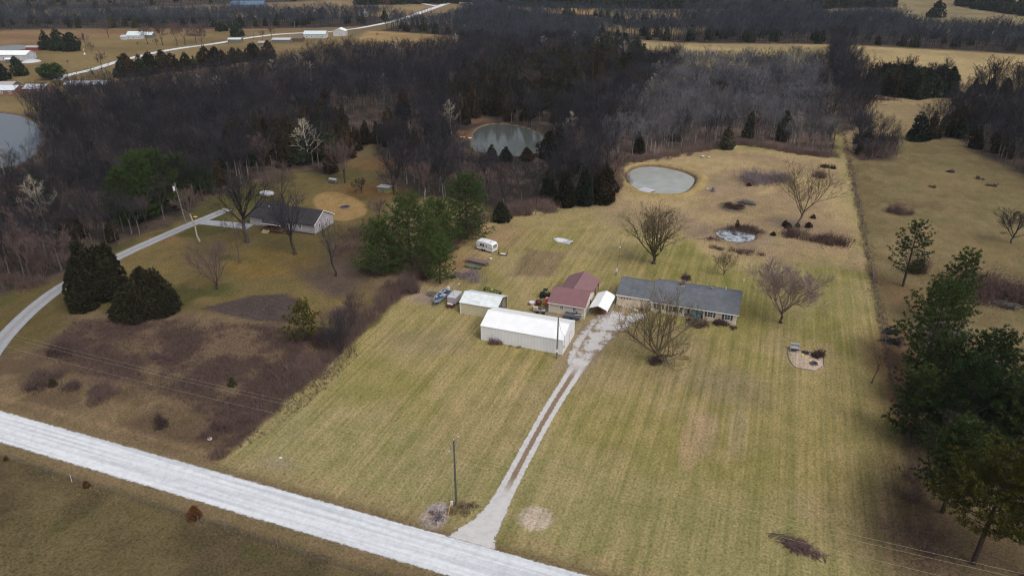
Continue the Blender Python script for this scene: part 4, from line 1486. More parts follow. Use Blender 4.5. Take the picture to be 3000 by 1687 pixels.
stems_mass('tall_weeds', 'dead purple-brown weeds standing in the rough field beside the gravel road', wp, 'brush_plum', 11, 1.15, .06, .5, 9)
ROUGH = [(u, v) for u, v in scatter_pts(D([(-40, 1000), (150, 935), (330, 960), (480, 1020), (600, 1130), (880, 860), (900, 830), (915, 860), (560, 1165), (-40, 1020)]), 0.9, 33)]
stems_mass('dry_grass', 'tan dry grass between the weeds and the gravel road', [(u, v, RV.uniform(.5, 1.1)) for u, v in ROUGH], 'weed_tan', 7, .75, .05, .55, 10)
verge = []
for i in range(5200):
    u = RV.uniform(-135, 10)
    if RV.random() < .62:
        verge.append((u, 58.6 - abs(RV.gauss(0, 1.5)), RV.uniform(.5, 1.2)))
    elif u < -72 or RV.random() < .35:
        verge.append((u, 66.0 + abs(RV.gauss(0, .8)), RV.uniform(.4, .9)))
verge = [p for p in verge if not (-37 < p[0] < -22 and p[1] > 60)]
sp_ = scatter_pts([(-112, 24), (-20, 24), (-20, 55.5), (-112, 55.5)], 1.25, 38)
sn_ = fbm(np.array([p[0] for p in sp_]), np.array([p[1] for p in sp_]), 5, 52)
stems_mass('south_grass', 'rough olive brown grass of the field below the gravel road', [(p[0], p[1], RV.uniform(.4, 1.1)) for p, n_ in zip(sp_, sn_) if n_ > .36], 'grass_olive', 8, .42, .04, .7, 18)
stems_mass('verge_grass', 'tufts of dry grass along both edges of the gravel road', verge, 'weed_tan', 5, .42, .035, .6, 11)
past = [(u, v, RV.uniform(.4, 1.0)) for u, v in scatter_pts([(28, 70), (60, 70), (100, 330), (28, 330)], 2.6, 35)]
stems_mass('pasture_grass', 'rough winter grass of the pasture right of the wire fence', past, 'weed_tan', 7, .45, .045, .7, 12)
rows = []
for i in range(1300):
    f = RV.random()
    a_, b_ = P(640, 1352), P(1420, 640)
    rows.append((a_[0] + (b_[0] - a_[0]) * f - abs(RV.gauss(0, 1.6)), a_[1] + (b_[1] - a_[1]) * f, RV.uniform(.4, 1.3) * (1.9 if f > .30 else 1.0)))
stems_mass('lot_edge_briars', 'rosy brown briars and weeds along the left edge of the mown lot', rows, 'brush_plum', 16, 1.5, .05, .4, 15)
stems_mass('fence_row_weeds', 'tall reddish weeds along the right-hand wire fence', [(27.2 + RV.gauss(0, .7), RV.uniform(66, 330), RV.uniform(.4, 1.2)) for _ in range(1100)], 'brush_plum', 9, .95, .045, .4, 16)
mead = [(u, v, RV.uniform(.3, .8)) for u, v in scatter_pts(MEADOW, 2.2, 36, [(POND, 3), (PUDDLE, 1)])]
stems_mass('meadow_grass', 'dry tan grass of the meadow round the two ponds', mead, 'weed_tan', 6, .5, .05, .7, 13)


# ------------------------------------------------------------------ single bare trees
def tree_at(name, label, px, py, top, width, seed, tm, cm, rot=0, **kw):
    u, v = P(px, py)
    h = height_at(u, v, top)
    return put_tree(name, label, 'tree', u, v, bare_tree(seed, h, width, tm, cm, **kw), rot), h


tree_at('bare_tree', 'big spreading leafless olive-brown tree in front of the long grey-roofed house', 1930, 1055, 850, 19.5, 11, 'twig_olive', 'twig_olive', fork=.10, mains=10, spread=(30, 76), kids=(8, 7, 6), tw=.04, twl=1.2, min_r=.035, trunk_r=.5, up=.8, suckers=90, segs=6)
tree_at('bare_tree', 'leafless dark brown tree with many upright limbs behind the house', 1915, 772, 604, 15, 12, 'bark_pine', 'twig_olive', fork=.14, mains=12, spread=(14, 52), kids=(8, 7, 6), tw=.04, twl=1.0, min_r=.026, trunk_r=.45, up=1.2, segs=6)
tree_at('bare_tree', 'vase-shaped leafless tree in the tan meadow right of the oval pond', 2335, 660, 476, 17, 13, 'twig_olive', 'twig_olive', fork=.22, mains=7, spread=(12, 46), kids=(8, 7, 6), tw=.045, twl=1.1, min_r=.026, trunk_r=.30, up=1.2, segs=6, lean=(.06, 0))
tree_at('bare_tree', 'rosy fine-twigged round leafless tree on the lawn right of the house', 2288, 945, 772, 15, 14, 'bark_pine', 'twig_rose', fork=.16, mains=9, spread=(16, 55), kids=(10, 10, 11), tw=.045, twl=1.1, min_r=.02, trunk_r=.28, segs=6, sides=(6, 4, 3))
tree_at('bare_tree', 'small leafless tree on the lawn behind the house beside the meadow edge', 2120, 805, 735, 5.8, 15, 'twig_brown', 'twig_olive', fork=.12, mains=9, spread=(18, 50), kids=(7, 6, 5), tw=.03, twl=.6, min_r=.016, trunk_r=.13)
tree_at('bare_tree', 'thin leafless sapling by the right edge of the lawn near the wire fence', 2553, 1122, 1018, 3.2, 16, 'twig_brown', 'twig_brown', fork=.45, mains=4, spread=(15, 40), kids=(5, 3, 3), tw=.025, twl=.5, min_r=.014, trunk_r=.1, lean=(.08, .02))
tree_at('bare_tree', 'tall leafless dark tree left of the neighbouring house beside its drive', 724, 710, 508, 15, 17, 'bark_dark', 'twig_dark', fork=.35, mains=8, spread=(16, 56), kids=(8, 8, 6), tw=.045, twl=1.2, min_r=.028, trunk_r=.5)
tree_at('bare_tree', 'tall leafless dark tree in front of the neighbouring grey roof', 864, 745, 556, 12.5, 18, 'bark_dark', 'twig_dark', fork=.30, mains=9, spread=(12, 46), kids=(8, 7, 6), tw=.04, twl=1.1, min_r=.026, trunk_r=.38, lean=(-.03, 0))
tree_at('bare_tree', 'wide low-forking leafless brown tree in the lawn below the neighbouring drive', 637, 847, 700, 12, 19, 'bark_dark', 'twig_brown', fork=.12, mains=9, spread=(26, 66), kids=(8, 7, 7), tw=.035, twl=1.0, min_r=.022, trunk_r=.24, up=1.1)
tree_at('pale_tree', 'leaning white-barked leafless tree at the fork of the neighbouring drive', 585, 708, 553, 8, 20, 'twig_pale', 'twig_brown', fork=.5, mains=5, spread=(10, 34), kids=(6, 5, 5), tw=.035, twl=1.0, min_r=.03, trunk_r=.22, lean=(-.14, .05))
tree_at('pale_tree', 'slender pale leafless tree between the fork of the drive and the porch', 703, 770, 605, 7.5, 21, 'twig_brown', 'twig_brown', fork=.25, mains=9, kids=(5, 4, 4), tw=.03, twl=.8, min_r=.02, trunk_r=.16, excurrent=True)
tree_at('bare_tree', 'slim leafless dark tree right of the neighbouring gable wall', 984, 809, 645, 8.5, 22, 'bark_dark', 'twig_dark', fork=.3, mains=7, spread=(12, 42), kids=(6, 6, 5), tw=.035, twl=.9, min_r=.02, trunk_r=.2, lean=(-.06, 0))
tree_at('bare_tree', 'reddish leafless tree beside the small wooden coop', 1011, 536, 402, 11, 23, 'bark_dark', 'twig_brown', fork=.25, mains=8, spread=(12, 44), kids=(7, 6, 6), tw=.045, twl=1.1, min_r=.03, trunk_r=.26)
tree_at('pale_tree', 'ghostly white sycamore with level limbs standing above the wood behind the neighbouring house', 903, 478, 345, 11, 24, 'sycamore', 'sycamore', fork=.2, mains=22, kids=(3, 3, 3), tw=.03, twl=.8, min_r=.03, trunk_r=.32, excurrent=True)
tree_at('pale_tree', 'pale forked leafless tree behind the two big round pines', 1245, 585, 462, 9, 25, 'twig_pale', 'twig_brown', fork=.3, mains=7, spread=(12, 38), kids=(6, 4, 4), tw=.04, twl=1, min_r=.035, trunk_r=.2)
tree_at('bare_tree', 'rosy leafless tree rising behind the roof of the neighbouring house', 830, 600, 470, 12, 26, 'bark_dark', 'twig_brown', fork=.25, mains=8, spread=(18, 56), kids=(8, 7, 6), tw=.05, twl=1.2, min_r=.03, trunk_r=.3)
tree_at('bare_tree', 'low gnarled leafless fruit tree near the yellow-walled shed', 1060, 565, 520, 6, 27, 'bark_dark', 'twig_dark', fork=.2, mains=6, spread=(30, 65), kids=(6, 5, 4), tw=.04, twl=.7, min_r=.025, trunk_r=.12)
tree_at('bare_tree', 'leafless grey tree between the tan sand circle and the yellow-walled shed', 1155, 572, 470, 8, 28, 'bark_dark', 'twig_dark', fork=.25, mains=7, spread=(12, 42), kids=(7, 6, 5), tw=.04, twl=1, min_r=.028, trunk_r=.2)
tree_at('bare_tree', 'thin leafless brown tree on the slope right of the tan sand circle', 1112, 655, 575, 6, 29, 'bark_dark', 'twig_brown', fork=.25, mains=7, spread=(10, 34), kids=(6, 6, 5), tw=.035, twl=.8, min_r=.02, trunk_r=.14)
tree_at('bare_tree', 'leafless reddish tree above the weeds left of the big pine clump', 1040, 960, 850, 6, 30, 'bark_dark', 'twig_brown', fork=.2, mains=8, spread=(8, 30), kids=(7, 6, 6), tw=.035, twl=.9, min_r=.018, trunk_r=.12)
tree_at('bare_tree', 'leafless bush-like tree at the corner of the weeds beside the lot', 1000, 1035, 920, 8, 31, 'bark_dark', 'twig_dark', fork=.1, mains=12, spread=(15, 60), kids=(7, 6, 6), tw=.035, twl=.9, min_r=.018, trunk_r=.12)
tree_at('bare_tree', 'round leafless dark tree in the pasture on the right edge', 2962, 712, 615, 11, 32, 'bark_dark', 'twig_dark', fork=.22, mains=8, spread=(22, 66), kids=(8, 7, 6), tw=.04, twl=1, min_r=.024, trunk_r=.22)
tree_at('bare_tree', 'pale-limbed leafless tree between the big right-hand pines', 2748, 1420, 1180, 9, 33, 'bark_grey', 'bark_dark', fork=.3, mains=7, spread=(12, 48), kids=(7, 6, 5), tw=.02, twl=.8, min_r=.016, trunk_r=.14)
tree_at('bare_tree', 'big leafless tree beside the thicket right of the lot line', 2510, 445, 312, 15, 34, 'bark_dark', 'twig_dark', fork=.25, mains=8, spread=(14, 50), kids=(8, 7, 5), tw=.06, twl=1.3, min_r=.04, trunk_r=.4)
for i, (px, py, top, w, lab) in enumerate([
        (2640, 262, 160, 13, 'leafless tree rising behind the left part of the black cedar row'), (2745, 265, 165, 16, 'crooked leafless tree rising behind the right part of the black cedar row'),
        (2575, 262, 178, 11, 'leafless tree at the left end of the black cedar row'), (2890, 300, 162, 18, 'wide leafless tree rising from the wood at the upper right'),
        (2985, 290, 175, 14, 'leafless tree at the right edge below the long tan field')]):
    tree_at('bare_tree', lab, px, py, top, w, 40 + i, 'bark_dark', 'twig_dark', fork=.3, mains=7, spread=(16, 52), kids=(7, 6, 5), tw=.10, twl=1.6, min_r=.07, trunk_r=.4)
FARTREES = [(318, 111, 56, 'leafless tree left of the white farmhouse in the far field'), (433, 130, 62, 'tallest leafless tree in front of the white farmhouse'), (477, 134, 66, 'second leafless tree right of the white farmhouse'),
            (520, 136, 60, 'third leafless tree right of the white farmhouse'), (543, 133, 62, 'fourth leafless tree right of the white farmhouse'), (575, 128, 66, 'fifth leafless tree right of the white farmhouse'),
            (593, 139, 70, 'last leafless tree of the row right of the white farmhouse'), (299, 203, 150, 'round leafless tree at the bend of the far road'), (200, 191, 176, 'tiny leafless tree in the grass left of the far road'),
            (460, 139, 112, 'low leafless shrub-like tree below the white farmhouse'), (404, 134, 122, 'tiny tree below the porch of the white farmhouse'), (797, 112, 76, 'leafless tree beside the far road'),
            (252, 140, 96, 'leafless tree right of the dark cedar clump in the far field'), (270, 160, 120, 'greyish shrubby tree right of the dark cedar clump'), (770, 118, 88, 'small leafless tree left of the far roadside sheds'),
            (1105, 110, 96, 'little bush on the striped tan field'), (1040, 70, 22, 'leafless tree left of the pale shed near the far road'), (1228, 18, -6, 'dark tree in the fork of the far roads')]
fb = [bare_tree(60 + i, 12, 8, 'bark_dark', 'twig_brown', fork=.25, mains=6, kids=(5, 5, 4), tw=.11, twl=1.4, min_r=.06, sides=(4, 3, 3), segs=3) for i in range(3)]
for i, (px, py, top, lab) in enumerate(FARTREES):
    u, v = P(px, py)
    h = max(2.5, height_at(u, v, top))
    put_tree('bare_tree', lab, 'tree', u, v, fb[i % 3], i * 1.3, h / 12, 'leafless trees standing singly in the far fields')

# ------------------------------------------------------------------ pines and cedars that stand apart
M['brush_rose'] = mat_twig('brush_rose', (0.12, 0.08, 0.07), (0.20, 0.14, 0.12), 0.2)
M['cedar_dark'] = mat_twig('cedar_dark', (0.016, 0.019, 0.010), (0.030, 0.028, 0.015), .1)
M['cedar_green'] = mat_twig('cedar_green', (0.060, 0.064, 0.040), (0.095, 0.088, 0.055), .2)
M['rustc'] = mat_twig('rustc', (0.085, 0.040, 0.018), (0.12, 0.055, 0.022), .1)
PINES = [
    (2645, 838, 655, 8.5, 'pine_deep', dict(whorls=12, per=5, tufts=11, tri=12, open_=.28, base=.26), 'open-crowned pine standing alone beyond the fence, its dark trunk showing'),
    (2705, 1085, 830, 11.5, 'pine_deep', dict(whorls=15, per=7, tufts=15, tri=12), 'big dark pine behind the two heaps of branches at the fence'),
    (2775, 955, 737, 7.5, 'pine_deep', dict(whorls=13, per=6, tufts=11, tri=12), 'narrow-topped pine at the far end of the right-hand pine row'),
    (2860, 1215, 985, 11, 'pine_deep', dict(whorls=15, per=7, tufts=15, tri=12), 'broad dark pine in the middle of the right-hand row, nearest the pasture'),
    (2665, 1290, 1090, 7.5, 'pine_deep', dict(whorls=13, per=6, tufts=12, tri=12), 'lower dark pine leaning out to the fence line'),
    (2790, 1330, 1060, 10, 'pine_deep', dict(whorls=15, per=7, tufts=15, tri=12), 'dark pine in the thick of the right-hand row between two others'),
    (2960, 1430, 1140, 10, 'pine_deep', dict(whorls=14, per=7, tufts=15, tri=12), 'dark pine cut by the right edge of the photo, halfway down'),
    (2850, 1650, 1330, 12, 'pine_gold', dict(whorls=13, per=7, tufts=15, tri=13, base=.36), 'yellowish-green pine at the lower right, nearest of all'),
    (3010, 1690, 1340, 12, 'pine_gold', dict(whorls=13, per=7, tufts=15, tri=13, base=.3), 'yellowish pine cut by the right edge at the bottom'),
    (2735, 1190, 1000, 10, 'pine_deep', dict(whorls=14, per=7, tufts=14, tri=12), 'dark pine just below the two black heaps of branches'),
    (2900, 1360, 1110, 10, 'pine_deep', dict(whorls=14, per=7, tufts=14, tri=12), 'dark pine between the pasture fence and the yellowish pines'),
    (2760, 1500, 1240, 8.5, 'pine_deep', dict(whorls=14, per=7, tufts=13, tri=12, base=.2), 'dark pine directly behind the pale-limbed leafless tree'),
    (1370, 700, 514, 13.5, 'pine', dict(whorls=16, per=7, tufts=15, tri=11, base=.06), 'tallest round green pine left of the camper'),
    (1205, 792, 578, 15, 'pine', dict(whorls=16, per=8, tufts=16, tri=11, base=.05), 'broad green pine at the front of the clump left of the camper'),
    (1285, 752, 590, 12, 'pine', dict(whorls=15, per=7, tufts=14, tri=11, base=.05), 'green pine in the middle of the clump left of the camper'),
    (1118, 800, 648, 11, 'pine', dict(whorls=14, per=7, tufts=13, tri=11, base=.05), 'green pine at the left end of the clump left of the camper'),
    (1290, 830, 690, 7, 'pine', dict(whorls=11, per=6, tufts=9, tri=10, base=.1), 'small pine at the front foot of the clump above the boat'),
    (425, 640, 455, 12, 'pine_deep', dict(whorls=14, per=7, tufts=12, tri=11, base=.06, size=1), 'dark green pine, left of the group left of the utility pole'),
    (480, 620, 440, 12, 'pine_deep', dict(whorls=14, per=7, tufts=12, tri=11, base=.06, size=1), 'dark green pine, tallest of the group behind the utility pole'),
    (385, 660, 500, 10, 'pine_deep', dict(whorls=13, per=7, tufts=11, tri=11, base=.06, size=1), 'dark pine lowest on the left of the group left of the utility pole'),
    (540, 588, 458, 11, 'pine_deep', dict(whorls=13, per=6, tufts=11, tri=11, base=.08, size=1), 'green pine just behind the top of the utility pole'),
    (590, 565, 490, 9, 'pine_deep', dict(whorls=11, per=6, tufts=10, tri=10, base=.1, size=1), 'low dark pine right of the utility pole group'),
    (895, 996, 890, 7.5, 'pine_gold', dict(whorls=11, per=6, tufts=8, tri=10, base=.08, open_=.2), 'small yellow-green pine at the edge of the purple weeds'),
    (155, 232, 200, 14, 'pine', dict(whorls=7, per=7, tufts=8, tri=8, base=.1, size=1.5, nw=.5), 'low wide bright green evergreen beside the far road'),
]
for i, (px, py, top, w, m, kw, lab) in enumerate(PINES):
    u, v = P(px, py)
    h = height_at(u, v, top)
    put_tree('pine_tree', lab, 'tree', u, v, pine(700 + i, h, w * (1.32 if i < 12 else 1.18), m, **kw), i * .7, 1, 'pines of the row right of the fence' if i < 12 else 'pines of the clump left of the camper' if i < 17 else 'dark pines beside the utility pole' if i < 22 else None)
CEDARS = [
    (272, 868, 704, 16, 'cedar_dark', 1500, 9, .85, 'round', 'huge dark cedar leaning over the bend of the neighbouring drive'),
    (458, 898, 788, 17, 'cedar_dark', 1300, 9, .85, 'round', 'low broad dark cedar right of the huge one at the neighbouring drive'),
    (1655, 602, 498, 6.5, 'cedar', 620, 9, .8, 'cone', 'pointed dark cedar at the left of the group below the oval pond'),
    (1712, 598, 490, 6.5, 'cedar_deep', 620, 9, .8, 'cone', 'dark green pointed cedar in the middle of the group below the oval pond'),
    (1765, 592, 490, 8, 'cedar', 760, 9, .8, 'round', 'big brown-green cedar at the right end of the group below the oval pond'),
    (1745, 560, 480, 7, 'cedar', 560, 9, .8, 'cone', 'cedar at the back of the group below the oval pond'),
    (1608, 582, 500, 6, 'cedar_deep', 520, 9, .8, 'cone', 'slim cedar behind the left of the group below the oval pond'),
    (1470, 648, 598, 5, 'cedar_deep', 420, 9, .7, 'round', 'low dark cedar on the lot edge above the camper'),
    (2128, 436, 375, 5.5, 'cedar_green', 420, 8, .8, 'round', 'rounded green cedar at the front edge of the pale wood'),
    (1978, 412, 345, 5.5, 'cedar_green', 380, 8, .8, 'round', 'slim dark cedar inside the left of the pale wood'),
    (1870, 450, 390, 4.5, 'cedar', 360, 8, .8, 'cone', 'reddish cedar at the front of the wood above the oval pond'),
    (2290, 412, 330, 5, 'cedar_green', 420, 8, .9, 'round', 'tall cedar showing green tips in the right part of the pale wood'),
    (2190, 405, 330, 4.5, 'cedar_green', 380, 8, .8, 'round', 'dark narrow cedar in the middle of the pale wood'),
    (1440, 468, 425, 4.5, 'cedar', 260, 8, .8, 'cone', 'little pointed cedar at the near shore of the dark pond, leftmost'),
    (1482, 472, 432, 5, 'cedar_deep', 260, 8, .8, 'cone', 'little pointed cedar at the near shore of the dark pond, in the middle'),
    (1545, 470, 436, 4.5, 'cedar', 240, 8, .8, 'round', 'brown cedar at the near shore of the dark pond, right part'),
    (1612, 462, 388, 8, 'cedar', 420, 8, .9, 'round', 'large brown cedar at the right end of the dark pond'),
    (2300, 662, 648, 1.7, 'cedar', 110, 8, .35, 'round', 'knee-high cedar left of the vase-shaped tree'),
    (2308, 668, 654, 2.0, 'cedar', 110, 8, .35, 'round', 'low cedar bush right beside the knee-high one at the vase-shaped tree'),
    (2337, 666, 656, 1.2, 'cedar', 80, 8, .3, 'round', 'tiny cedar at the very foot of the vase-shaped tree'),
    (2368, 666, 653, 2.0, 'cedar', 110, 8, .35, 'round', 'low cedar right of the vase-shaped tree'),
    (2382, 640, 630, 1.3, 'cedar', 80, 8, .3, 'round', 'lone tiny cedar up the meadow right of the vase-shaped tree'),
    (2265, 690, 680, 1.5, 'cedar', 80, 8, .3, 'round', 'small cedar right of the icy puddle'),
    (2161, 668, 646, 1.5, 'cedar', 90, 8, .35, 'cone', 'slim little cedar growing behind the icy puddle'),
    (2194, 545, 538, 1.6, 'rustc', 90, 8, .35, 'round', 'reddish cedar bush at the lower left corner of the lilac thicket'),
    (573, 1516, 1488, 1.6, 'rustc', 240, 9, .35, 'round', 'bushy brown cedar on the fence line below the gravel road'),
    (255, 1425, 1412, .9, 'rustc', 90, 8, .25, 'round', 'small brown bush on the fence line at the lower left'),
    (18, 1348, 1338, .6, 'rustc', 60, 8, .22, 'cone', 'tiny brown bush on the fence line at the left edge'),
    (155, 1130, 1112, 1.6, 'cedar', 90, 8, .3, 'round', 'little green cedar between the dark brush heaps at the left'),
    (680, 1130, 1108, 1.5, 'cedar_deep', 90, 8, .3, 'round', 'little green cedar in the purple weeds near the road'),
    (138, 146, 92, 12, 'cedar_deep', 300, 8, 1.4, 'cone', 'dark cedar at the left of the clump in the far field'),
    (175, 148, 90, 13, 'cedar_deep', 300, 8, 1.4, 'round', 'dark cedar in the middle of the clump in the far field'),
    (212, 150, 98, 13, 'cedar_deep', 300, 8, 1.4, 'round', 'dark cedar at the right of the clump in the far field'),
    (60, 222, 170, 9, 'cedar_deep', 300, 8, 1.2, 'round', 'dark cedar in front of the white metal barn at the left edge'),
    (5, 235, 185, 10, 'cedar_deep', 300, 8, 1.2, 'round', 'dark cedar cut by the left edge below the white metal barn'),
    (650, 92, 68, 11, 'cedar_deep', 200, 8, 1.6, 'round', 'small round cedar at the far edge of the farmhouse field'),
    (695, 108, 60, 12, 'cedar_deep', 240, 8, 1.6, 'cone', 'tall pointed dark cedar beside the far road'),
    (2740, 52, 6, 18, 'cedar_deep', 260, 8, 2.0, 'round', 'big dark round tree alone on the far right-hand field'),
    (1900, 118, 98, 4, 'cedar_deep', 90, 8, 1.2, 'cone', 'small cedar at the near edge of the long tan field'),
    (2690, 410, 330, 10, 'cedar_deep', 420, 8, 1.1, 'cone', 'pointed black cedar at the tip of the right-hand wood'),
]
for i, (px, py, top, w, m, n, tri, size, prof, lab) in enumerate(CEDARS):
    u, v = P(px, py)
    h = max(.5, height_at(u, v, top))
    put_tree('cedar_tree', lab, 'tree', u, v, (cedar_clump(80 + i, h, w, m, n, size) if i < 2 else cedar(800 + i, h, w, m, n, tri, size, prof)), i * .9)
# a row of cedars south of the far road
rr = random.Random(66)
crow = [cedar(860 + i, 9, 8, 'cedar' if i else 'cedar_deep', 170, 8, 1.3, 'round' if i else 'cone') for i in range(3)]
rowpts = [(365 + i * 17 + rr.uniform(-4, 4), 216 - i * 2.2 + rr.uniform(-3, 3)) for i in range(26)]
for i, (px, py) in enumerate(rowpts):
    u, v = P(px, py + 12)
    put_tree('cedar_tree', 'dark cedar of the row that screens the far road from the big western wood', 'tree', u, v, crow[i % 3], i, rr.uniform(.75, 1.35), 'row of cedars below the far road')

# ------------------------------------------------------------------ shrubs, thickets, heaps
SHRUBS = [  # px, py, w, depth, h, mat, n, label
    (2215, 530, 8, 12, 2.2, 'brush_lilac', 420, 'lilac-grey thicket, left half, in the meadow right of the oval pond'), (2262, 530, 8, 9, 2.0, 'brush_lilac', 380, 'lilac-grey thicket, right half, beside the vase-shaped tree'),
    (2340, 695, 6, 5, 1.5, 'brush_plum', 240, 'plum thicket nearest the vase-shaped tree in the meadow'), (2400, 708, 7, 5, 1.5, 'brush_plum', 260, 'plum thicket in the middle right of the meadow'),
    (2460, 712, 7, 5, 1.6, 'brush_plum', 260, 'plum thicket near the meadow right edge'), (2435, 492, 5, 3, 1.2, 'brush_plum', 120, 'small plum bush high on the meadow near the lot line'),
    (2405, 518, 5, 4, 1.8, 'brush_plum', 130, 'plum bush behind the vase-shaped tree'), (2165, 672, 8, 4, 1.3, 'brush_plum', 240, 'dark brush behind the icy puddle'),
    (2205, 680, 5, 5, 1.3, 'brush_plum', 200, 'dark brush at the right end of the icy puddle'), (2095, 700, 3, 4, .8, 'brush_plum', 110, 'brush at the left end of the icy puddle'),
    (2190, 742, 8, 3, 1.0, 'brush_plum', 200, 'low brush between the icy puddle and the lawn'), (2105, 728, 5, 2.5, .8, 'brush_plum', 110, 'low brush left below the icy puddle'),
    (1368, 815, 6, 5, 1.6, 'brush_lilac', 260, 'grey bush beside the old tyre'), (1590, 615, 9, 5, 1.8, 'brush_plum', 280, 'rosy low thicket at the lawn edge left of the cedars below the pond'),
    (1520, 625, 8, 4, 1.5, 'brush_plum', 200, 'low brush at the wood edge above the camper'), (2395, 1042, 2.4, 1.6, 1.3, 'brush_plum', 260, 'round plum bush at the stone patch on the lawn'),
    (2372, 1036, 2.2, .9, .6, 'brush_plum', 80, 'low dead plants along the back of the stone patch'), (2112, 950, 2.6, 1.8, 1.4, 'brush_plum', 200, 'bare bush under the right-hand windows of the house'),
    (2046, 955, 3.0, 2, 1.7, 'brush_plum', 240, 'bare bush in front of the porch post'), (2020, 944, 2.4, 1.6, 1.3, 'brush_plum', 180, 'bare bush beside the porch steps'),
    (2145, 962, 2.2, 1.2, .7, 'brush_plum', 80, 'low bare plant at the right corner of the house'), (2012, 818, 2.6, 2, 1.2, 'brush_plum', 160, 'round bare bush behind the chimney'),
    (1453, 1008, 1.9, 1.1, 1.5, 'brush_plum', 130, 'dead brown bush against the long white barn'), (1478, 1012, 2.6, .7, .5, 'weed_tan', 60, 'dry weeds at the foot of the long white barn'),
    (1520, 1017, 2.0, .7, .5, 'weed_tan', 50, 'dry weeds along the middle of the long white barn'), (1385, 470, 9, 5, 2.4, 'brush_plum', 200, 'reddish brush at the near end of the dark pond'),
    (1345, 1500, 2.6, 2.2, 1.0, 'weed_tan', 170, 'tall dry grass clump at the foot of the roadside pole'), (1362, 1478, 2.2, 1.6, .8, 'brush_plum', 90, 'dark dead weeds right of the roadside pole'),
    (1275, 1508, 2.0, 2.4, .5, 'brush_lilac', 90, 'greyish dead plants on the gravel spot behind the mailbox'), (1930, 1064, 2.6, 2, .9, 'brush_plum', 150, 'sprouts round the foot of the big spreading tree'),
    (120, 1120, 6, 5, 1.6, 'brush_plum', 300, 'dark plum brush heap farthest left above the road'), (215, 1135, 3, 3, 1.2, 'brush_plum', 120, 'plum brush between the two dark heaps at the left'),
    (298, 1160, 4.5, 5, 1.9, 'brush_plum', 260, 'tall dark brush heap above the road, second from the left'), (470, 1245, 3.2, 2.2, 1.2, 'brush_plum', 170, 'small dark brush clump near the left part of the road'),
    (640, 1265, 4.2, 4, 1.5, 'brush_plum', 240, 'dark brush near the lot corner at the road'), (710, 1240, 4, 3, 1.2, 'brush_plum', 170, 'dark brush right against the lot edge near the road'),
    (180, 1040, 4, 2.5, 2.6, 'brush_plum', 150, 'leggy dark shrub above the purple weeds at the left'), (470, 1052, 4, 2.2, 1.2, 'brush_plum', 150, 'dark weeds heap in the purple field'),
    (1010, 935, 7, 6, 2.6, 'brush_plum', 380, 'dense dark briars at the lot edge below the pines'), (960, 1000, 6, 5, 2.2, 'brush_plum', 300, 'dark briars at the lot edge beside the yellow-green pine'),
    (905, 1090, 6, 6, 2.0, 'brush_plum', 320, 'dark briars at the lower right of the purple weeds'), (1100, 800, 6, 4, 2.4, 'brush_plum', 260, 'brown briars under the left pine of the clump'),
    (1180, 850, 7, 4, 2.4, 'brush_plum', 300, 'rosy briars at the front of the pine clump'), (1235, 812, 5, 3, 1.8, 'brush_plum', 160, 'rosy briars below the middle of the pine clump'),
    (2640, 624, 7, 4, 1.6, 'brush_plum', 300, 'dark brush heap in the pasture just beyond the lot line'), (2875, 860, 13, 9, 3.4, 'brush_plum', 700, 'big rounded plum thicket in the pasture beyond the pines'),
    (2970, 880, 8, 6, 2.6, 'brush_plum', 380, 'plum thicket at the right edge behind the big rounded one'), (2690, 800, 3.6, 3, 3.2, 'brush_plum', 180, 'reddish shrub behind the lone open-crowned pine'),
    (2865, 525, 3, 1.5, .7, 'brush_plum', 60, 'low scrap of brush on the upper pasture'), (2775, 505, 3.4, 1.5, .8, 'brush_plum', 60, 'scrap of brush on the pasture below the wood tip'),
    (2730, 549, 2.8, 1.6, .6, 'brush_plum', 70, 'little dark heap alone on the pasture'), (2905, 546, 3.2, 1.5, 1.1, 'brush_plum', 60, 'spiky scrap of brush near the right edge of the pasture'),
    (2700, 1600, 9, 7, 1.8, 'brush_rose', 150, 'bare dark briars at the foot of the yellowish pines'), (2660, 1420, 5, 10, 2.0, 'brush_rose', 170, 'reddish briars along the fence beside the right-hand pines'),
    (2775, 1005, 6, 6, 5.0, 'brush_lilac', 300, 'tall grey shrub between the tops of the far right-hand pines'), (2555, 452, 6, 6, 2.6, 'brush_plum', 260, 'plum brush at the foot of the thicket right of the lot line'),
    (570, 106, 16, 8, 1.5, 'brush_plum', 140, 'dark weedy patch in the farmhouse field'), (2570, 292, 26, 5, 1.5, 'brush_plum', 160, 'long dark weedy strip below the black cedar row'),
    (1025, 735, 10, 8, 2.0, 'brush_plum', 300, 'plum brush in the slope between the gable wall and the pine clump'), (1060, 690, 9, 8, 1.8, 'brush_plum', 260, 'brown brush below the tan sand circle'),
    (100, 770, 14, 8, 2.4, 'brush_plum', 420, 'reddish brush beside the neighbouring drive at the left'), (60, 830, 12, 6, 1.8, 'brush_plum', 300, 'low reddish brush left of the huge cedar'),
]
for i, (px, py, w, dp, h, m, n, lab) in enumerate(SHRUBS):
    u, v = P(px, py)
    me = brush_mesh(1000 + i, h * (2.1 if h >= 1.5 and v > 150 else 1.6 if v > 150 or u < -72 else 1.15), w * 1.15, m, int(n * 2.0), .055 if v < 260 else .12, 5, dp * 1.1)
    o = link('shrub', me, None, (u, v, 0))
    tag(o, lab, 'shrub')
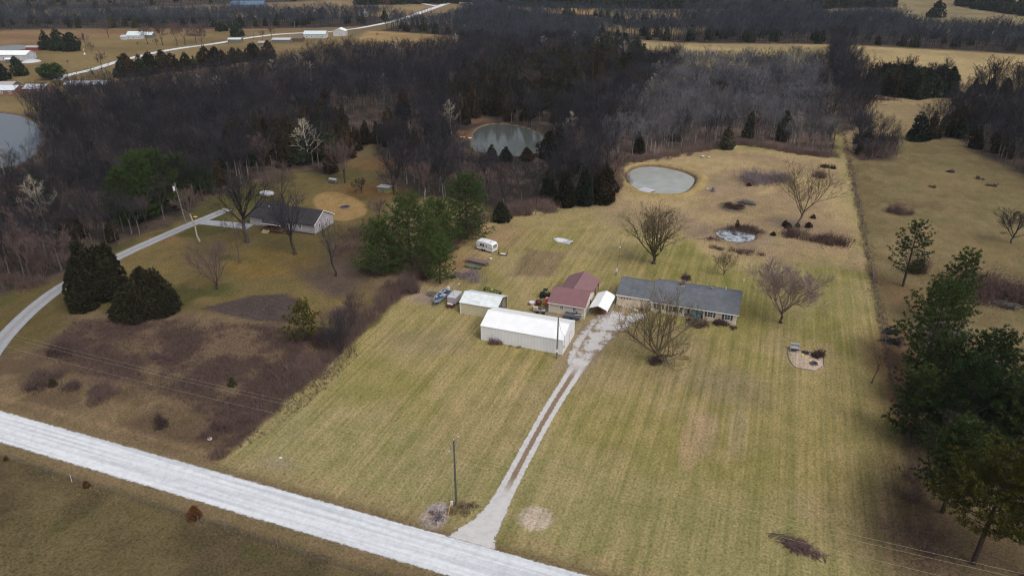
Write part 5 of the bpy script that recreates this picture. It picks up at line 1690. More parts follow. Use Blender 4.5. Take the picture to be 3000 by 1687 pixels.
PILES = [(2318, 1588, 5.5, 1.8, .3, 'brush_plum', 90, 'upper part of the dark streak of debris on the lower right lawn'), (2352, 1612, 4.5, 1.7, .25, 'brush_plum', 80, 'lower part of the dark streak of debris on the lower right lawn'),
         (2145, 608, 8, 6, 1.3, 'brush_plum', 240, 'blackened left part of the heap of cut branches in the meadow'), (2185, 597, 8, 4, 1.4, 'wood_grey', 150, 'grey right part of the heap of cut branches in the meadow'), (2610, 975, 4, 3, 1.1, 'black', 130, 'upper of two black heaps of branches at the wire fence'),
         (2620, 1003, 4.2, 3, 1.2, 'black', 140, 'lower of two black heaps of branches at the wire fence'), (1270, 868, 6, 3, .6, 'wood_grey', 60, 'scattered boards and scrap left of the boat'),
         (2920, 890, 8, 4, 1.4, 'wood_grey', 220, 'grey heap of cut limbs in front of the big rounded thicket')]
PILES.append((2152, 690, 12, 7, .25, 'wood_grey', 34, 'bare sticks lying across the half-frozen puddle'))
for i, (px, py, w, dp, h, m, n, lab) in enumerate(PILES):
    u, v = P(px, py)
    tag(link('branch_pile', pile_mesh(1200 + i, w, dp, h, m, n, .07), None, (u, v, 0)), lab, 'branch pile')
for i, (px, py, L, rot, lab) in enumerate([(2062, 702, 3.4, .3, 'curved pale log lying left of the icy puddle'), (1490, 502, 5, -.3, 'pale fallen limb arching over brush near the dark pond'),
                                           (2190, 736, 3.6, -.25, 'dark plank-like log below the icy puddle'), (1560, 913, 2.2, -.5, 'pale board on the ground left of the red-roofed building'), (1010, 722, 5, .12, 'pale fallen pole in the grass right of the neighbouring house')]):
    u, v = P(px, py)
    mb = MB().tube([(-L / 2, 0, .12), (-L * .15, .25, .2), (L * .2, .2, .15), (L / 2, -.15, .1)], [.11, .1, .08, .04], 6)
    single('log', mb, 'wood_grey' if i == 2 else 'weed_tan', lab, 'log', u, v, 0, rot)
for i, (px, py, r_, m, lab) in enumerate([(2058, 461, .75, 'stone', 'pale boulder at the wood edge, left of two'), (2076, 463, .5, 'stone', 'small pale boulder at the wood edge, right of two'), (2072, 555, .42, 'stone', 'white stone in the meadow right of the oval pond'),
                                          (1437, 760, .42, 'stone', 'white bucket-sized stone between the camper and the lumber stack'), (822, 1343, .3, 'stone', 'white stone on the lawn near the lot corner'), (1344, 833, .25, 'stone', 'small white scrap on the grass below the old tyre'),
                                          (2896, 888, .4, 'stone', 'white scrap in front of the big rounded thicket'), (615, 1288, .45, 'stone', 'cluster of pale seed heads near the lot corner')]):
    u, v = P(px, py)
    r = random.Random(i)
    mb = MB()
    rings = []
    for j in range(6):
        a = PI * j / 5
        rings.append([(r_ * max(.05, math.sin(a)) * math.cos(b * PI / 4) * r.uniform(.85, 1.15), r_ * max(.05, math.sin(a)) * math.sin(b * PI / 4) * r.uniform(.8, 1.1), r_ * .7 * (.75 - math.cos(a) * .75)) for b in range(8)])
    mb.loft(rings)
    single('stone', mb, m, lab, 'stone', u, v)

# ------------------------------------------------------------------ buildings
def slab(mb, a, b, c, d, th):
    """thick slab: four corners counter-clockwise from above, th downwards"""
    n = len(mb.v)
    mb.v += [a, b, c, d] + [(p[0], p[1], p[2] - th) for p in (a, b, c, d)]
    for q in ((0, 1, 2, 3), (7, 6, 5, 4), (0, 4, 5, 1), (1, 5, 6, 2), (2, 6, 7, 3), (3, 7, 4, 0)):
        mb.f.append(tuple(n + i for i in q))


def gable_roof(L, W, eave, ridge, oe=.3, og=.25, th=.14, axis='x', rp=.5, z_off=.04):
    """roof over a box 0..L x 0..W; axis = ridge direction; rp = ridge position across"""
    mb = MB()
    A, B = (L, W) if axis == 'x' else (W, L)
    yr = B * rp
    s1 = (ridge - eave) / yr
    s2 = (ridge - eave) / (B - yr)
    z = z_off
    prof = [(-oe, eave - oe * s1 + z), (yr, ridge + z), (B + oe, eave - oe * s2 + z), (B + oe, eave - oe * s2 + z + th), (yr, ridge + z + th), (-oe, eave - oe * s1 + z + th)]
    if axis == 'x':
        mb.prism(prof, -og, A + og, 'x')
    else:
        mb.prism(prof, -og, A + og, 'y')
    return mb


def window(parent, x0, x1, z0, z1, y, face=-1, frame_m='trim_white', axis='y', bars=True, shutters=None, name='window'):
    """window set in the wall plane y (or x): frame is the part, pane and muntin its pieces; shutters beside it"""
    def bx(mb, a0, a1, d0, d1, c0, c1):
        lo, hi = sorted((y + face * d0, y + face * d1))
        if axis == 'y':
            mb.box(a0, a1, lo, hi, c0, c1)
        else:
            mb.box(lo, hi, a0, a1, c0, c1)
    f = MB()
    t = .09
    bx(f, x0 - t, x1 + t, .003, .07, z0 - t, z0)
    bx(f, x0 - t, x1 + t, .003, .07, z1, z1 + t)
    bx(f, x0 - t, x0, .003, .07, z0, z1)
    bx(f, x1, x1 + t, .003, .07, z0, z1)
    fo = part(name, f, frame_m, parent)
    p = MB()
    bx(p, x0, x1, .003, .02, z0, z1)
    part('pane', p, 'glass', fo)
    if bars:
        b = MB()
        zm, xm = (z0 + z1) / 2, (x0 + x1) / 2
        bx(b, x0, x1, .022, .05, zm - .03, zm + .03)
        bx(b, xm - .02, xm + .02, .024, .045, z0, zm - .03)
        bx(b, xm - .02, xm + .02, .024, .045, zm + .03, z1)
        part('muntin', b, frame_m, fo)
    if shutters:
        for sx in (x0 - t - .46, x1 + t + .04):
            s = MB()
            bx(s, sx, sx + .42, .003, .05, z0 - .05, z1 + .05)
            part('shutter', s, shutters, parent)
    return fo


# long white metal barn beside the driveway
t = thing('metal_barn', 'long white metal barn beside the gravel driveway, with a plain white roof', 'barn', -49.0, 115.9)
L, W = 17.0, 8.4
w = MB()
w.box(0, L, 0, .12, 0, 3.2)
w.box(0, L, W - .12, W, 0, 3.2)
part('wall', w, 'white_wall', t)
for x in (0.003, L - .123):
    g = MB().prism([(.12, 0), (W - .12, 0), (W - .12, 3.2), (W / 2, 4.62), (.12, 3.2)], x, x + .12, 'x')
    part('gable_wall', g, 'white_end', t)
part('roof', gable_roof(L, W, 3.2, 4.62, .12, .12, .06), 'white_metal', t)
rc = MB().prism([(W / 2 - .22, 4.665), (W / 2, 4.745), (W / 2 + .22, 4.665), (W / 2, 4.775)], -.13, L + .13, 'x')
part('ridge_cap', rc, 'trim_white', t)
tr = MB()
tr.box(-.03, .10, -.03, 0, 0, 3.1)
tr.box(L - .10, L + .03, -.03, 0, 0, 3.1)
tr.box(L, L + .03, 0, .1, 0, 3.1)
part('corner_trim', tr, 'trim_white', t)
d = MB().box(L + .003, L + .05, 4.6, 5.7, .03, 2.15)
do = part('door', d, 'trim_white', t)
part('handle', MB().box(L + .052, L + .09, 5.55, 5.62, 1.0, 1.1), 'steel', do)
part('door_frame', MB().box(L + .003, L + .035, 4.45, 4.597, 0, 2.3).box(L + .003, L + .035, 5.703, 5.85, 0, 2.3).box(L + .003, L + .035, 4.6, 5.7, 2.155, 2.3), 'steel', t)
mast = MB().tube([(L + .12, .5, 1.6), (L + .12, .5, 4.0), (L + .12, .35, 4.15)], [.04, .04, .03], 6)
mast.box(L + .003, L + .2, .38, .62, 1.3, 1.75)
part('service_mast', mast, 'steel', t)

# tan shed with an old white metal roof, open on its right end
t = thing('open_shed', 'tan shed with a streaked white roof and open right end, behind the barn', 'shed', -57.6, 125.0)
L, W = 8.5, 6.2
w = MB()
w.box(0, L - .25, 0, .12, 0, 2.6)
w.box(0, L, W - .12, W, 0, 2.6)
w.prism([(.12, 0), (W - .12, 0), (W - .12, 2.6), (W / 2, 3.75), (.12, 2.6)], 0.003, .12, 'x')
part('wall', w, 'siding_old', t)
fl = MB().box(.13, L - .1, .13, W - .13, .01, .05)
part('floor', fl, 'wood_grey', t)
part('roof', gable_roof(L, W, 2.6, 3.75, .15, .15, .06), 'old_metal', t)
for y in (.06, W - .2, W * .5):
    p = MB().box(L - .2, L - .06, y - .06, y + .08, 0.001, 2.7 if y != W * .5 else 3.65)
    part('post', p, 'steel_dark', t)
part('corner_trim', MB().box(-.04, .12, -.035, -.003, 0, 2.55), 'trim_white', t)
part('truss', MB().tube([(L - .1, .1, 2.62), (L - .1, W - .1, 2.62)], [.05, .05], 4).tube([(L - .1, .1, 2.62), (L - .1, W / 2, 3.7)], [.05, .05], 4), 'wood_grey', t)

# red-roofed building: garage with a wing running back
t = thing('garage', 'tan garage with a dull red metal roof and rear wing, beside the carport', 'garage', -39.9, 132.1)
L, W = 7.9, 8.0
w = MB()
w.box(0, L, 0, .15, 0, 2.5)
w.box(0, L, W - .15, W, 0, 2.5)
for x in (0.003, L - .153):
    w.prism([(.15, 0), (W - .15, 0), (W - .15, 2.5), (W / 2, 4.15), (.15, 2.5)], x, x + .15, 'x')
part('wall', w, 'siding_tan', t)
part('roof', gable_roof(L, W, 2.5, 4.15, .35, .22, .1), 'red_metal', t)
part('ridge_cap', MB().prism([(W / 2 - .2, 4.21), (W / 2, 4.30), (W / 2 + .2, 4.21), (W / 2, 4.35)], -.23, L + .23, 'x'), 'red_metal', t)
f = MB().box(-.24, L + .24, -.40, -.353, 2.24, 2.42)
part('gutter', f, 'trim_white', t)
part('corner_trim', MB().box(L - .12, L + .035, -.035, -.003, 0, 2.3).box(L + .003, L + .035, 0, .12, 0, 2.4).box(-.035, .1, -.035, -.003, 0, 2.3), 'trim_white', t)
window(t, 2.55, 3.15, 1.15, 1.95, 0.0)
window(t, 5.35, 5.95, 1.15, 1.95, 0.0)
window(t, 4.6, 5.3, 1.1, 1.9, L, 1, 'steel_dark', 'x', False)
wing = MB().prism([(.4, 2.45), (4.05, 4.05), (7.75, 2.45), (7.75, 2.57), (4.05, 4.17), (.4, 2.57)], 4.2, 14.3, 'y')
part('wing_roof', wing, 'red_metal_side', t)
part('wing_ridge', MB().prism([(3.87, 4.11), (4.05, 4.20), (4.23, 4.11), (4.05, 4.25)], 4.6, 14.32, 'y'), 'red_metal_side', t)
ww = MB().box(.7, .82, 8.0, 14.1, 0, 2.5).box(.83, 7.3, 13.98, 14.1, 0, 2.6)
part('wing_wall', ww, 'siding_tan', t)
for y in (8.6, 11.4, 14.0):
    part('post', MB().box(7.35, 7.5, y - .08, y + .07, 0.001, 2.45), 'wood_brown', t)

# white metal carport
t = thing('carport', 'white metal carport with an arched roof between the red-roofed garage and the house', 'carport', -31.35, 132.9)
L, W = 7.9, 3.95
rf = MB()
prof = [(-.06, 1.72), (-.02, 1.98), (.12, 2.12), (W / 2, 2.86), (W - .12, 2.12), (W + .02, 1.98), (W + .06, 1.72)]
prof += [(x * .985 + W / 2 * .015, z - .05) for x, z in prof[::-1]]
rf.prism(prof, 0, L, 'y')
part('roof', rf, 'white_metal', t)
for x in (.05, W - .05):
    for y in (.15, L / 2, L - .15):
        part('leg', MB().box(x - .04, x + .04, y - .04, y + .04, 0.001, 2.0), 'steel', t)
    part('base_rail', MB().box(x - .045, x + .045, .05, L - .05, 0.002, .06), 'steel', t)
for y in (.15, L / 2, L - .15):
    part('brace', MB().tube([(.05, y, 1.97), (W / 2, y, 2.76), (W - .05, y, 1.97)], [.035, .035, .035], 4), 'steel', t)
single('dirt_heap', MB().loft([[(math.cos(a * PI / 5) * r_ * (1 + .12 * math.sin(a * 2.3)), math.sin(a * PI / 5) * r_ * 1.7, z) for a in range(10)] for r_, z in ((1.55, .0), (1.25, .35), (.7, .62), (.15, .72))]), 'wood_brown', 'brown heap of firewood bark lying under the white carport', 'heap', -29.4, 137)
rail = MB()
for y in (0, 2.4):
    rail.tube([(0, y, 0), (0, y, .9)], [.04, .04], 5)
rail.tube([(0, -2.6, .06), (0, 2.4, .9)], [.035, .035], 5)
single('handrail', rail, 'steel', 'thin pale pipe rail sloping down at the right side of the carport', 'rail', -26.9, 133.6)

# the long house
t = thing('house', 'long low house with grey shingles and dark green shutters beside the carport', 'house', -27.0, 139.8)
w = MB()
x0, x1 = 7.75, 25.4            # the main body
W = 11.6
w.box(x0, 14.6, 0, .15, 0, 2.45)
w.box(18.7, x1, 0, .15, 0, 2.45)
w.box(14.6, 18.7, 1.35, 1.5, 0, 2.45)
w.box(14.45, 14.6, .15, 1.5, 0, 2.45)
w.box(18.7, 18.85, .15, 1.5, 0, 2.45)
w.box(x0, x1, W - .15, W, 0, 2.45)
for x in (x0, x1 - .15):
    w.prism([(.152, 0), (W - .152, 0), (W - .152, 2.45), (W / 2, 4.62), (.152, 2.45)], x + .002, x + .148, 'x')
part('wall', w, 'siding_house', t)
rm = MB()
s_ = (4.65 - 2.45) / (W / 2)
oe = .38
prof = [(-oe, 2.45 - oe * s_ + .04), (W / 2, 4.69), (W + oe, 2.45 - oe * s_ + .04), (W + oe, 2.45 - oe * s_ + .2), (W / 2, 4.85), (-oe, 2.45 - oe * s_ + .2)]
rm.prism(prof, x0 - .32, x1 + .35, 'x')
part('roof', rm, 'shingle', t)
part('ridge_vent', MB().prism([(W / 2 - .3, 4.76), (W / 2, 4.90), (W / 2 + .3, 4.76), (W / 2, 4.95)], x0 + .4, x1 - .3, 'x'), 'shingle', t)
gw = MB()
GW = 9.2
gw.box(.1, x0 - .003, .75, .9, 0, 2.5)
gw.box(.1, x0 - .003, .75 + GW - .15, .75 + GW, 0, 2.5)
gw.prism([(.902, 0), (.748 + GW - .15, 0), (.748 + GW - .15, 2.5), (.75 + GW / 2, 4.35), (.902, 2.5)], .1, .25, 'x')
part('garage_wall', gw, 'siding_house', t)
sg = (4.38 - 2.5) / (GW / 2)
prof = [(.75 - .35, 2.5 - .35 * sg + .04), (.75 + GW / 2, 4.42), (.75 + GW + .35, 2.5 - .35 * sg + .04), (.75 + GW + .35, 2.5 - .35 * sg + .2), (.75 + GW / 2, 4.58), (.75 - .35, 2.5 - .35 * sg + .2)]
part('garage_roof', MB().prism(prof, -.2, x0 - .33, 'x'), 'shingle', t)
part('fascia', MB().box(x0 - .3, x1 + .36, -.42, -.385, 2.28, 2.48).box(-.18, x0 - .34, .355, .39, 2.36, 2.56).box(x1 + .353, x1 + .39, -.38, -.2, 2.3, 2.5), 'trim_white', t)
part('corner_trim', MB().box(x1 - .12, x1 + .035, -.035, -.003, 0, 2.3).box(x1 + .003, x1 + .035, 0, .12, 0, 2.4).box(.04, .22, .71, .747, 0, 2.35).box(x0 - .02, x0 + .12, -.035, -.003, 0, 2.3), 'trim_white', t)
gd = MB().box(.75, 3.35, .70, .747, .04, 2.15)
g_o = part('garage_door', gd, 'siding_house', t, 'pale panelled garage door with four small dark panes')
for k in range(4):
    part('pane', MB().box(.95 + k * .62, 1.28 + k * .62, .675, .698, 1.68, 1.92), 'glass', g_o)
gd2 = MB().box(4.05, 6.95, .70, .747, .04, 2.15)
part('garage_door', gd2, 'siding_house', t, 'plain pale garage door')
wx = x0
window(t, wx + 1.15, wx + 2.15, .95, 2.05, 0, shutters='shutter_brown')
window(t, wx + 3.75, wx + 4.35, .75, 2.1, 0)
window(t, wx + 4.6, wx + 5.75, .75, 2.1, 0, bars=False)
window(t, wx + 6.0, wx + 6.6, .75, 2.1, 0)
for sx in (wx + 3.15, wx + 6.72 - .6 + .6):
    if sx < 14.2:
        part('shutter', MB().box(sx, sx + .42, -.05, -.003, .7, 2.15), 'shutter_brown', t)
window(t, 19.55, 20.6, .95, 2.05, 0, shutters='shutter')
window(t, 23.05, 24.1, .95, 2.05, 0, shutters='shutter')
dr = MB().box(16.0, 16.95, 1.30, 1.347, .2, 2.2)
d_o = part('door', dr, 'door_blue', t)
part('pane', MB().box(16.2, 16.75, 1.27, 1.298, 1.2, 2.0), 'glass', d_o)
part('handle', MB().box(16.82, 16.88, 1.24, 1.298, 1.05, 1.15), 'steel', d_o)
for sx in (15.3, 17.1):
    part('shutter', MB().box(sx, sx + .5, 1.30, 1.347, .35, 2.2), 'shutter', t)
part('porch_floor', MB().box(14.6, 18.7, -.3, 1.35, 0.002, .18), 'wood_grey', t)
for px_ in (14.62, 18.55):
    part('porch_post', MB().box(px_, px_ + .13, -.28, -.15, .18, 2.28), 'trim_white' if px_ < 15 else 'wood_grey', t)
ch = MB().box(13.0, 13.75, 5.2, 6.3, 3.6, 5.55)
c_o = part('chimney', ch, 'brick', t)
part('chimney_cap', MB().box(12.94, 13.81, 5.14, 6.36, 5.553, 5.63).box(13.2, 13.55, 5.5, 6.0, 5.633, 5.8), 'steel_dark', c_o)
part('chimney_flashing', MB().box(12.96, 13.79, 5.16, 6.34, 4.55, 4.68), 'trim_white', c_o)
dish = MB().tube([(19.6, 5.7, 4.8), (19.6, 5.6, 5.35)], [.03, .03], 5)
rings = []
for r_, dd in ((.02, 0), (.2, .03), (.36, .1), (.37, .13)):
    rings.append([(19.6 + math.cos(a * PI / 6) * r_, 5.45 - dd, 5.45 + math.sin(a * PI / 6) * r_) for a in range(12)])
dish.loft(rings, False)
dish.tube([(19.6, 5.5, 5.3), (19.6, 5.0, 5.35)], [.02, .02], 4)
part('satellite_dish', dish, 'steel', t)
part('vent_pipe', MB().cyl(22.3, 6.6, 4.3, 5.25, .09, 8), 'trim_white', t)
part('roof_vent', MB().box(1.4, 2.3, 2.9, 3.15, 3.30, 3.52), 'steel', t)
sk = MB().box(x0 + .02, 14.4, -.02, -.001, 0, .12).box(18.9, x1, -.02, -.001, 0, .12)
part('foundation', sk, 'stone', t)
steps = MB()
for k in range(3):
    steps.box(0, 1.5, -k * .45 - .45, -k * .45, 0, .16 - k * .05)
steps.box(.2, 1.3, -3.4, -1.38, 0.0, .04)
single('steps', steps, 'stone', 'pale concrete steps and path in front of the porch', 'steps', -11.4, 139.45)
for i, (u, v, rot, lab) in enumerate([(-10.2, 140.35, .25, 'turquoise slatted garden chair on the porch, left of two'), (-9.15, 140.2, -.2, 'turquoise slatted garden chair on the porch, right of two')]):
    t = thing('garden_chair', lab, 'chair', u, v, .18, rot, 'turquoise garden chairs on the porch')
    s = MB()
    for k in range(4):
        s.box(-.27, .27, -.35 + k * .14, -.24 + k * .14, .36 - k * .03, .39 - k * .03)
    part('seat', s, 'turquoise', t)
    b = MB()
    for k in range(5):
        x = -.25 + k * .1
        hh = .95 + .1 * (1 - abs(k - 2) / 2)
        slab(b, (x, .2, .28), (x + .085, .2, .28), (x + .085, .48, hh), (x, .48, hh), .025)
    part('backrest', b, 'turquoise', t)
    for sx in (-.36, .28):
        part('armrest', MB().box(sx, sx + .1, -.4, .35, .58, .61), 'turquoise', t)
        for y in (-.36, .25):
            part('leg', MB().box(sx + .02, sx + .08, y, y + .07, 0, .58), 'turquoise', t)

# the neighbouring house
t = thing('house', 'neighbouring house with a dark grey roof, pale weathered gable wall and brown corner porch', 'house', -135.0, 154.0)
L, W = 21.4, 9.2
w = MB()
w.box(0, L, 0, .15, 0, 2.6)
w.box(0, L, W - .15, W, 0, 2.6)
for x in (0.002, L - .152):
    w.prism([(.152, 0), (W - .152, 0), (W - .152, 2.6), (W / 2, 5.05), (.152, 2.6)], x, x + .15, 'x')
part('wall', w, 'siding_pale', t)
part('roof', gable_roof(L, W, 2.6, 5.1, .4, .3, .16), 'shingle_dark', t)
sl = 2.5 / (W / 2)
rk = MB()
xg = L + .303
slab(rk, (xg, -.45, 2.6 - .45 * sl + .22), (xg + .05, -.45, 2.6 - .45 * sl + .22), (xg + .05, W / 2, 5.32), (xg, W / 2, 5.32), .22)
slab(rk, (xg, W / 2, 5.32), (xg + .05, W / 2, 5.32), (xg + .05, W + .45, 2.6 - .45 * sl + .22), (xg, W + .45, 2.6 - .45 * sl + .22), .22)
part('rake_board', rk, 'trim_white', t)
window(t, 1.9, 2.7, 1.0, 2.2, L, 1, 'trim_white', 'x')
window(t, 6.0, 6.8, 1.3, 2.4, L, 1, 'trim_white', 'x')
window(t, 16.2, 17.2, 1.0, 2.1, 0)
window(t, 4.0, 5.2, 1.0, 2.1, 0)
part('vent_pipe', MB().cyl(4.6, 3.4, 4.2, 4.9, .12, 8), 'trim_white', t)
pr = MB()
slab(pr, (6.4, -3.4, 2.45), (12.9, -3.4, 2.45), (12.9, .4, 3.15), (6.4, .4, 3.15), .16)
part('porch_roof', pr, 'shingle_dark', t)
part('porch_fascia', MB().box(6.4, 12.93, -3.44, -3.402, 2.27, 2.47), 'trim_white', t)
part('porch_floor', MB().box(6.5, 12.8, -3.3, -.003, .5, .65), 'wood_brown', t)
for x in (6.6, 9.6, 12.65):
    part('porch_post', MB().box(x, x + .12, -3.25, -3.13, 0.001, 2.32), 'wood_brown', t)
rl = MB()
rl.box(9.75, 12.6, -3.22, -3.16, 1.4, 1.47).box(12.68, 12.74, -3.1, -.1, 1.4, 1.47)
for k in range(12):
    rl.box(9.85 + k * .23, 9.89 + k * .23, -3.21, -3.17, .66, 1.4)
part('railing', rl, 'wood_brown', t)
st = MB()
for k in range(4):
    st.box(7.0, 9.2, -3.6 - k * .3, -3.35 - k * .3, 0.45 - k * .13, .5 - k * .13)
part('porch_steps', st, 'wood_new', t)
part('deck', MB().box(13.0, 21.3, -.8, -.003, .25, .35), 'wood_grey', t)

t = thing('coop', 'small low wooden coop beside the reddish leafless tree', 'coop', *P(978, 536))
part('wall', MB().box(-1.2, 1.2, -.8, .8, .3, 1.3), 'wood_grey', t)
part('roof', gable_roof(2.4, 1.6, 1.3, 1.6, .2, .2, .05), 'steel', t).location = (-1.2, -.8, 0)
for x in (-1.1, 1.0):
    part('leg', MB().box(x, x + .1, -.7, -.6, 0, .3), 'wood_grey', t)
t = thing('shed', 'little yellow-walled shed with a flat grey metal roof near the pale forked tree', 'shed', *P(1128, 562))
part('wall', MB().box(-2.0, 2.0, -1.3, 1.3, 0, 1.75), mat_ribbed('yellow_wall', (0.24, 0.22, 0.10), (0.18, 0.165, 0.08), 0, .4, .8, .4, line=.3), t)
part('roof', MB().box(-2.2, 2.2, -1.5, 1.5, 1.753, 1.85), 'steel', t)
part('door', MB().box(-.4, .4, -1.34, -1.303, 0.02, 1.6), 'wood_grey', t)


def far_building(name, label, u0, u1, v0, v1, eave, ridge, wall_m, roof_m, axis='x', wins=0, extra=None, cat='building'):
    t = thing(name, label, cat, u0, v0)
    L, W = u1 - u0, v1 - v0
    w = MB()
    w.box(0, L, 0, .2, 0, eave)
    w.box(0, L, W - .2, W, 0, eave)
    if axis == 'x':
        for x in (0.003, L - .203):
            w.prism([(.2, 0), (W - .2, 0), (W - .2, eave), (W / 2, ridge - .05), (.2, eave)], x, x + .2, 'x')
    else:
        w.box(0.003, .2, .2, W - .2, 0, eave)
        w.box(L - .203, L - .003, .2, W - .2, 0, eave)
        w.prism([(.01, eave), (L - .01, eave), (L / 2, ridge - .05)], .01, .19, 'y')
    part('wall', w, wall_m, t)
    part('roof', gable_roof(L, W, eave, ridge, .3, .3, .14, axis), roof_m, t)
    for k in range(wins):
        x = L * (k + .5) / wins
        f = MB().box(x - .6, x + .6, -.07, -.003, .9, 2.0)
        fo = part('window', f, 'trim_white', t)
        part('pane', MB().box(x - .45, x + .45, -.09, -.072, 1.05, 1.85), 'glass', fo)
    return t


def far_at(name, label, x0, y0, x1, depth, eave, ridge, wm='far_wall', rm='far_roof', axis='x', wins=0, rot=0):
    a, b = P(x0, y0), P(x1, y0)
    t = far_building(name, label, 0, max(4, math.hypot(b[0] - a[0], b[1] - a[1])), 0, depth, eave, ridge, wm, rm, axis, wins)
    t.location = (a[0], a[1], 0)
    t.rotation_euler = (0, 0, math.atan2(b[1] - a[1], b[0] - a[0]) + rot)
    return t


far_at('farmhouse', 'white farmhouse with a pale roof and side wing alone in the upper left field', 372, 116, 413, 9, 3.0, 5.6, wins=3)
far_at('porch_wing', 'pale-roofed wing with a dark open porch at the right of the upper left farmhouse', 416, 113, 446, 8, 2.6, 4.4, 'wood_grey')
far_at('shed', 'low pale lean-to at the left side of the upper left farmhouse', 354, 117, 371, 6, 2.2, 3.2, 'far_wall', 'box_top')
far_at('metal_barn', 'white metal barn with a lean-to porch at the left edge of the photo', -10, 178, 80, 11, 3.6, 5.6, 'far_wall', 'white_metal', wins=2)
far_at('lean_to', 'small white lean-to roof against the front of the barn at the left edge', 17, 184, 44, 3, 2.0, 2.6, 'steel_dark', 'white_metal')
far_at('low_barn', 'long low metal-roofed building half hidden by the wood, left of the far road', 190, 262, 306, 8, 2.3, 3.6, 'wood_grey', 'box_top', rot=.10)
far_at('house', 'pale-roofed brick bungalow cut by the left edge below the far road', -30, 280, 44, 10, 2.6, 4.2, 'brick', 'far_roof', wins=3)
far_at('house', 'second pale-roofed low brick building near the left edge, partly behind trees', 70, 276, 130, 9, 2.6, 4.2, 'brick', 'box_top', wins=2)
far_at('shed', 'grey roof at the left edge behind the one cut by the frame', -40, 264, 38, 8, 2.4, 3.6, 'wood_grey', 'box_grey')
far_at('house', 'long white house with a pale roof beyond the junk-strewn yard', 890, 113, 954, 10, 3.2, 5.2, wins=4)
far_at('shed', 'white shed with dark doors right of the long white house', 977, 107, 1012, 10, 4.0, 6.0, 'far_wall', 'white_metal', 'y', 1)
far_at('shed', 'flat pale roof among cedars below the far road', 797, 128, 850, 9, 2.6, 3.6, 'wood_grey', 'box_top')
far_at('shed', 'low grey shed left of the flat pale roof', 757, 136, 788, 7, 2.4, 3.2, 'wood_grey', 'box_grey')
far_at('shed', 'dark low shed between the flat pale roof and the long white house', 858, 124, 886, 8, 2.6, 3.4, 'wood_brown', 'steel_dark')
far_at('shed', 'small pale roofed hut between the dark cedars by the far road', 668, 126, 705, 7, 2.4, 3.2, 'wood_grey', 'far_roof')
far_at('long_barn', 'very long barn with a blue roof near the top edge', 674, 26, 772, 16, 4.0, 8.0, 'steel_dark', 'blue_metal')
far_at('barn', 'white and red barn near the top edge beside the far road', 1370, 28, 1386, 12, 4.2, 7.0, 'barn_red', 'white_metal', 'y')
far_at('shed', 'flat tan open shed near the top edge left of the red and white barn', 1346, 19, 1382, 10, 3.2, 3.9, 'wood_grey', 'wood_new')
far_at('house', 'pale low house under trees left of the far road bend', 1047, 52, 1072, 10, 3.0, 5.0, wins=2)
far_at('barn', 'red-brown barn cut by the top edge', 1106, 9, 1165, 16, 4.5, 8, 'barn_red', 'rust')
far_at('shed', 'small red-roofed shed on the bank of the far left pond', 76, 149, 114, 6, 2.2, 3.0, 'barn_red', 'box_grey')
mb = MB().loft([[(math.cos(a * PI / 5) * r_, math.sin(a * PI / 5) * r_ * 1.3, z) for a in range(10)] for r_, z in ((5, .0), (4, .9), (2.2, 1.5), (.3, 1.7))])
single('gravel_heap', mb, 'box_top', 'pale covered heap right of the white barn at the left edge', 'heap', *P(92, 182))
mb = MB().cyl(0, 0, 0, 3.2, .12, 6, .05).tube([(-.8, 0, 3.2), (.8, 0, 3.2)], [.12, .12], 4).tube([(0, 0, 2.4), (0, 0, 4.0)], [.12, .12], 4).cyl(0, 0, 0, .9, .7, 8, .3)
single('garden_windmill', mb, 'trim_white', 'little white ornamental windmill in the grass below the cedar clump', 'windmill', *P(248, 160))

# ------------------------------------------------------------------ poles and wires
def pole(name, label, px, py, top, m, lean=(0, 0), r=.15):
    u, v = P(px, py)
    h = height_at(u, v, top)
    t = thing(name, label, 'utility pole', u, v)
    part('pole', MB().tube([(0, 0, 0), (lean[0] * h, lean[1] * h, h)], [r * 1.2, r * .8], 8), m, t)
    return t, u, v, h


t, U0, V0, HP = pole('utility_pole', 'tall greenish utility pole with angled crossarm and insulators beside the driveway mouth', 1337, 1478, 1288, 'pole_wood')
part('crossarm', MB().tube([(-.15, -1.25, HP - 1.1), (.1, 1.3, HP - .35)], [.06, .06], 4), 'wood_grey', t)
part('arm_brace', MB().tube([(0, .1, HP - 1.7), (.08, 1.0, HP - .5)], [.03, .03], 4), 'wood_grey', t)
INS = [(-.15, -1.2, HP - .95), (0, 0, HP + .12), (.1, 1.25, HP - .2)]
for x, y, z in INS:
    part('insulator', MB().cyl(x, y, z - .16, z, .09, 8, .06), 'porcelain', t)
part('ground_wire', MB().tube([(0, -.17, .2), (0, -.14, HP - 1)], [.02, .02], 4), 'steel_dark', t)
SPAN = 98
for i, ((x, y, z), lab) in enumerate(zip(INS + [(0, -.2, HP - 2.6)], ['pale power line over the lawn, nearest the gravel road', 'pale power line over the lawn, middle of three', 'pale power line over the lawn, farthest from the road', 'dark lower cable under the three pale power lines'])):
    c = MB()
    pts = []
    for k in range(-24, 25):
        f = k / 24
        g = abs(f)
        pts.append((f * SPAN, 0, -4 * 1.0 * g * (1 - g)))
    c.tube(pts, [.012 if i < 3 else .010] * len(pts), 4)
    single('power_line', c, 'wire' if i < 3 else 'wire_dark', lab, 'power line', U0 + x, V0 + y, z, 0, 'overhead lines along the gravel road')
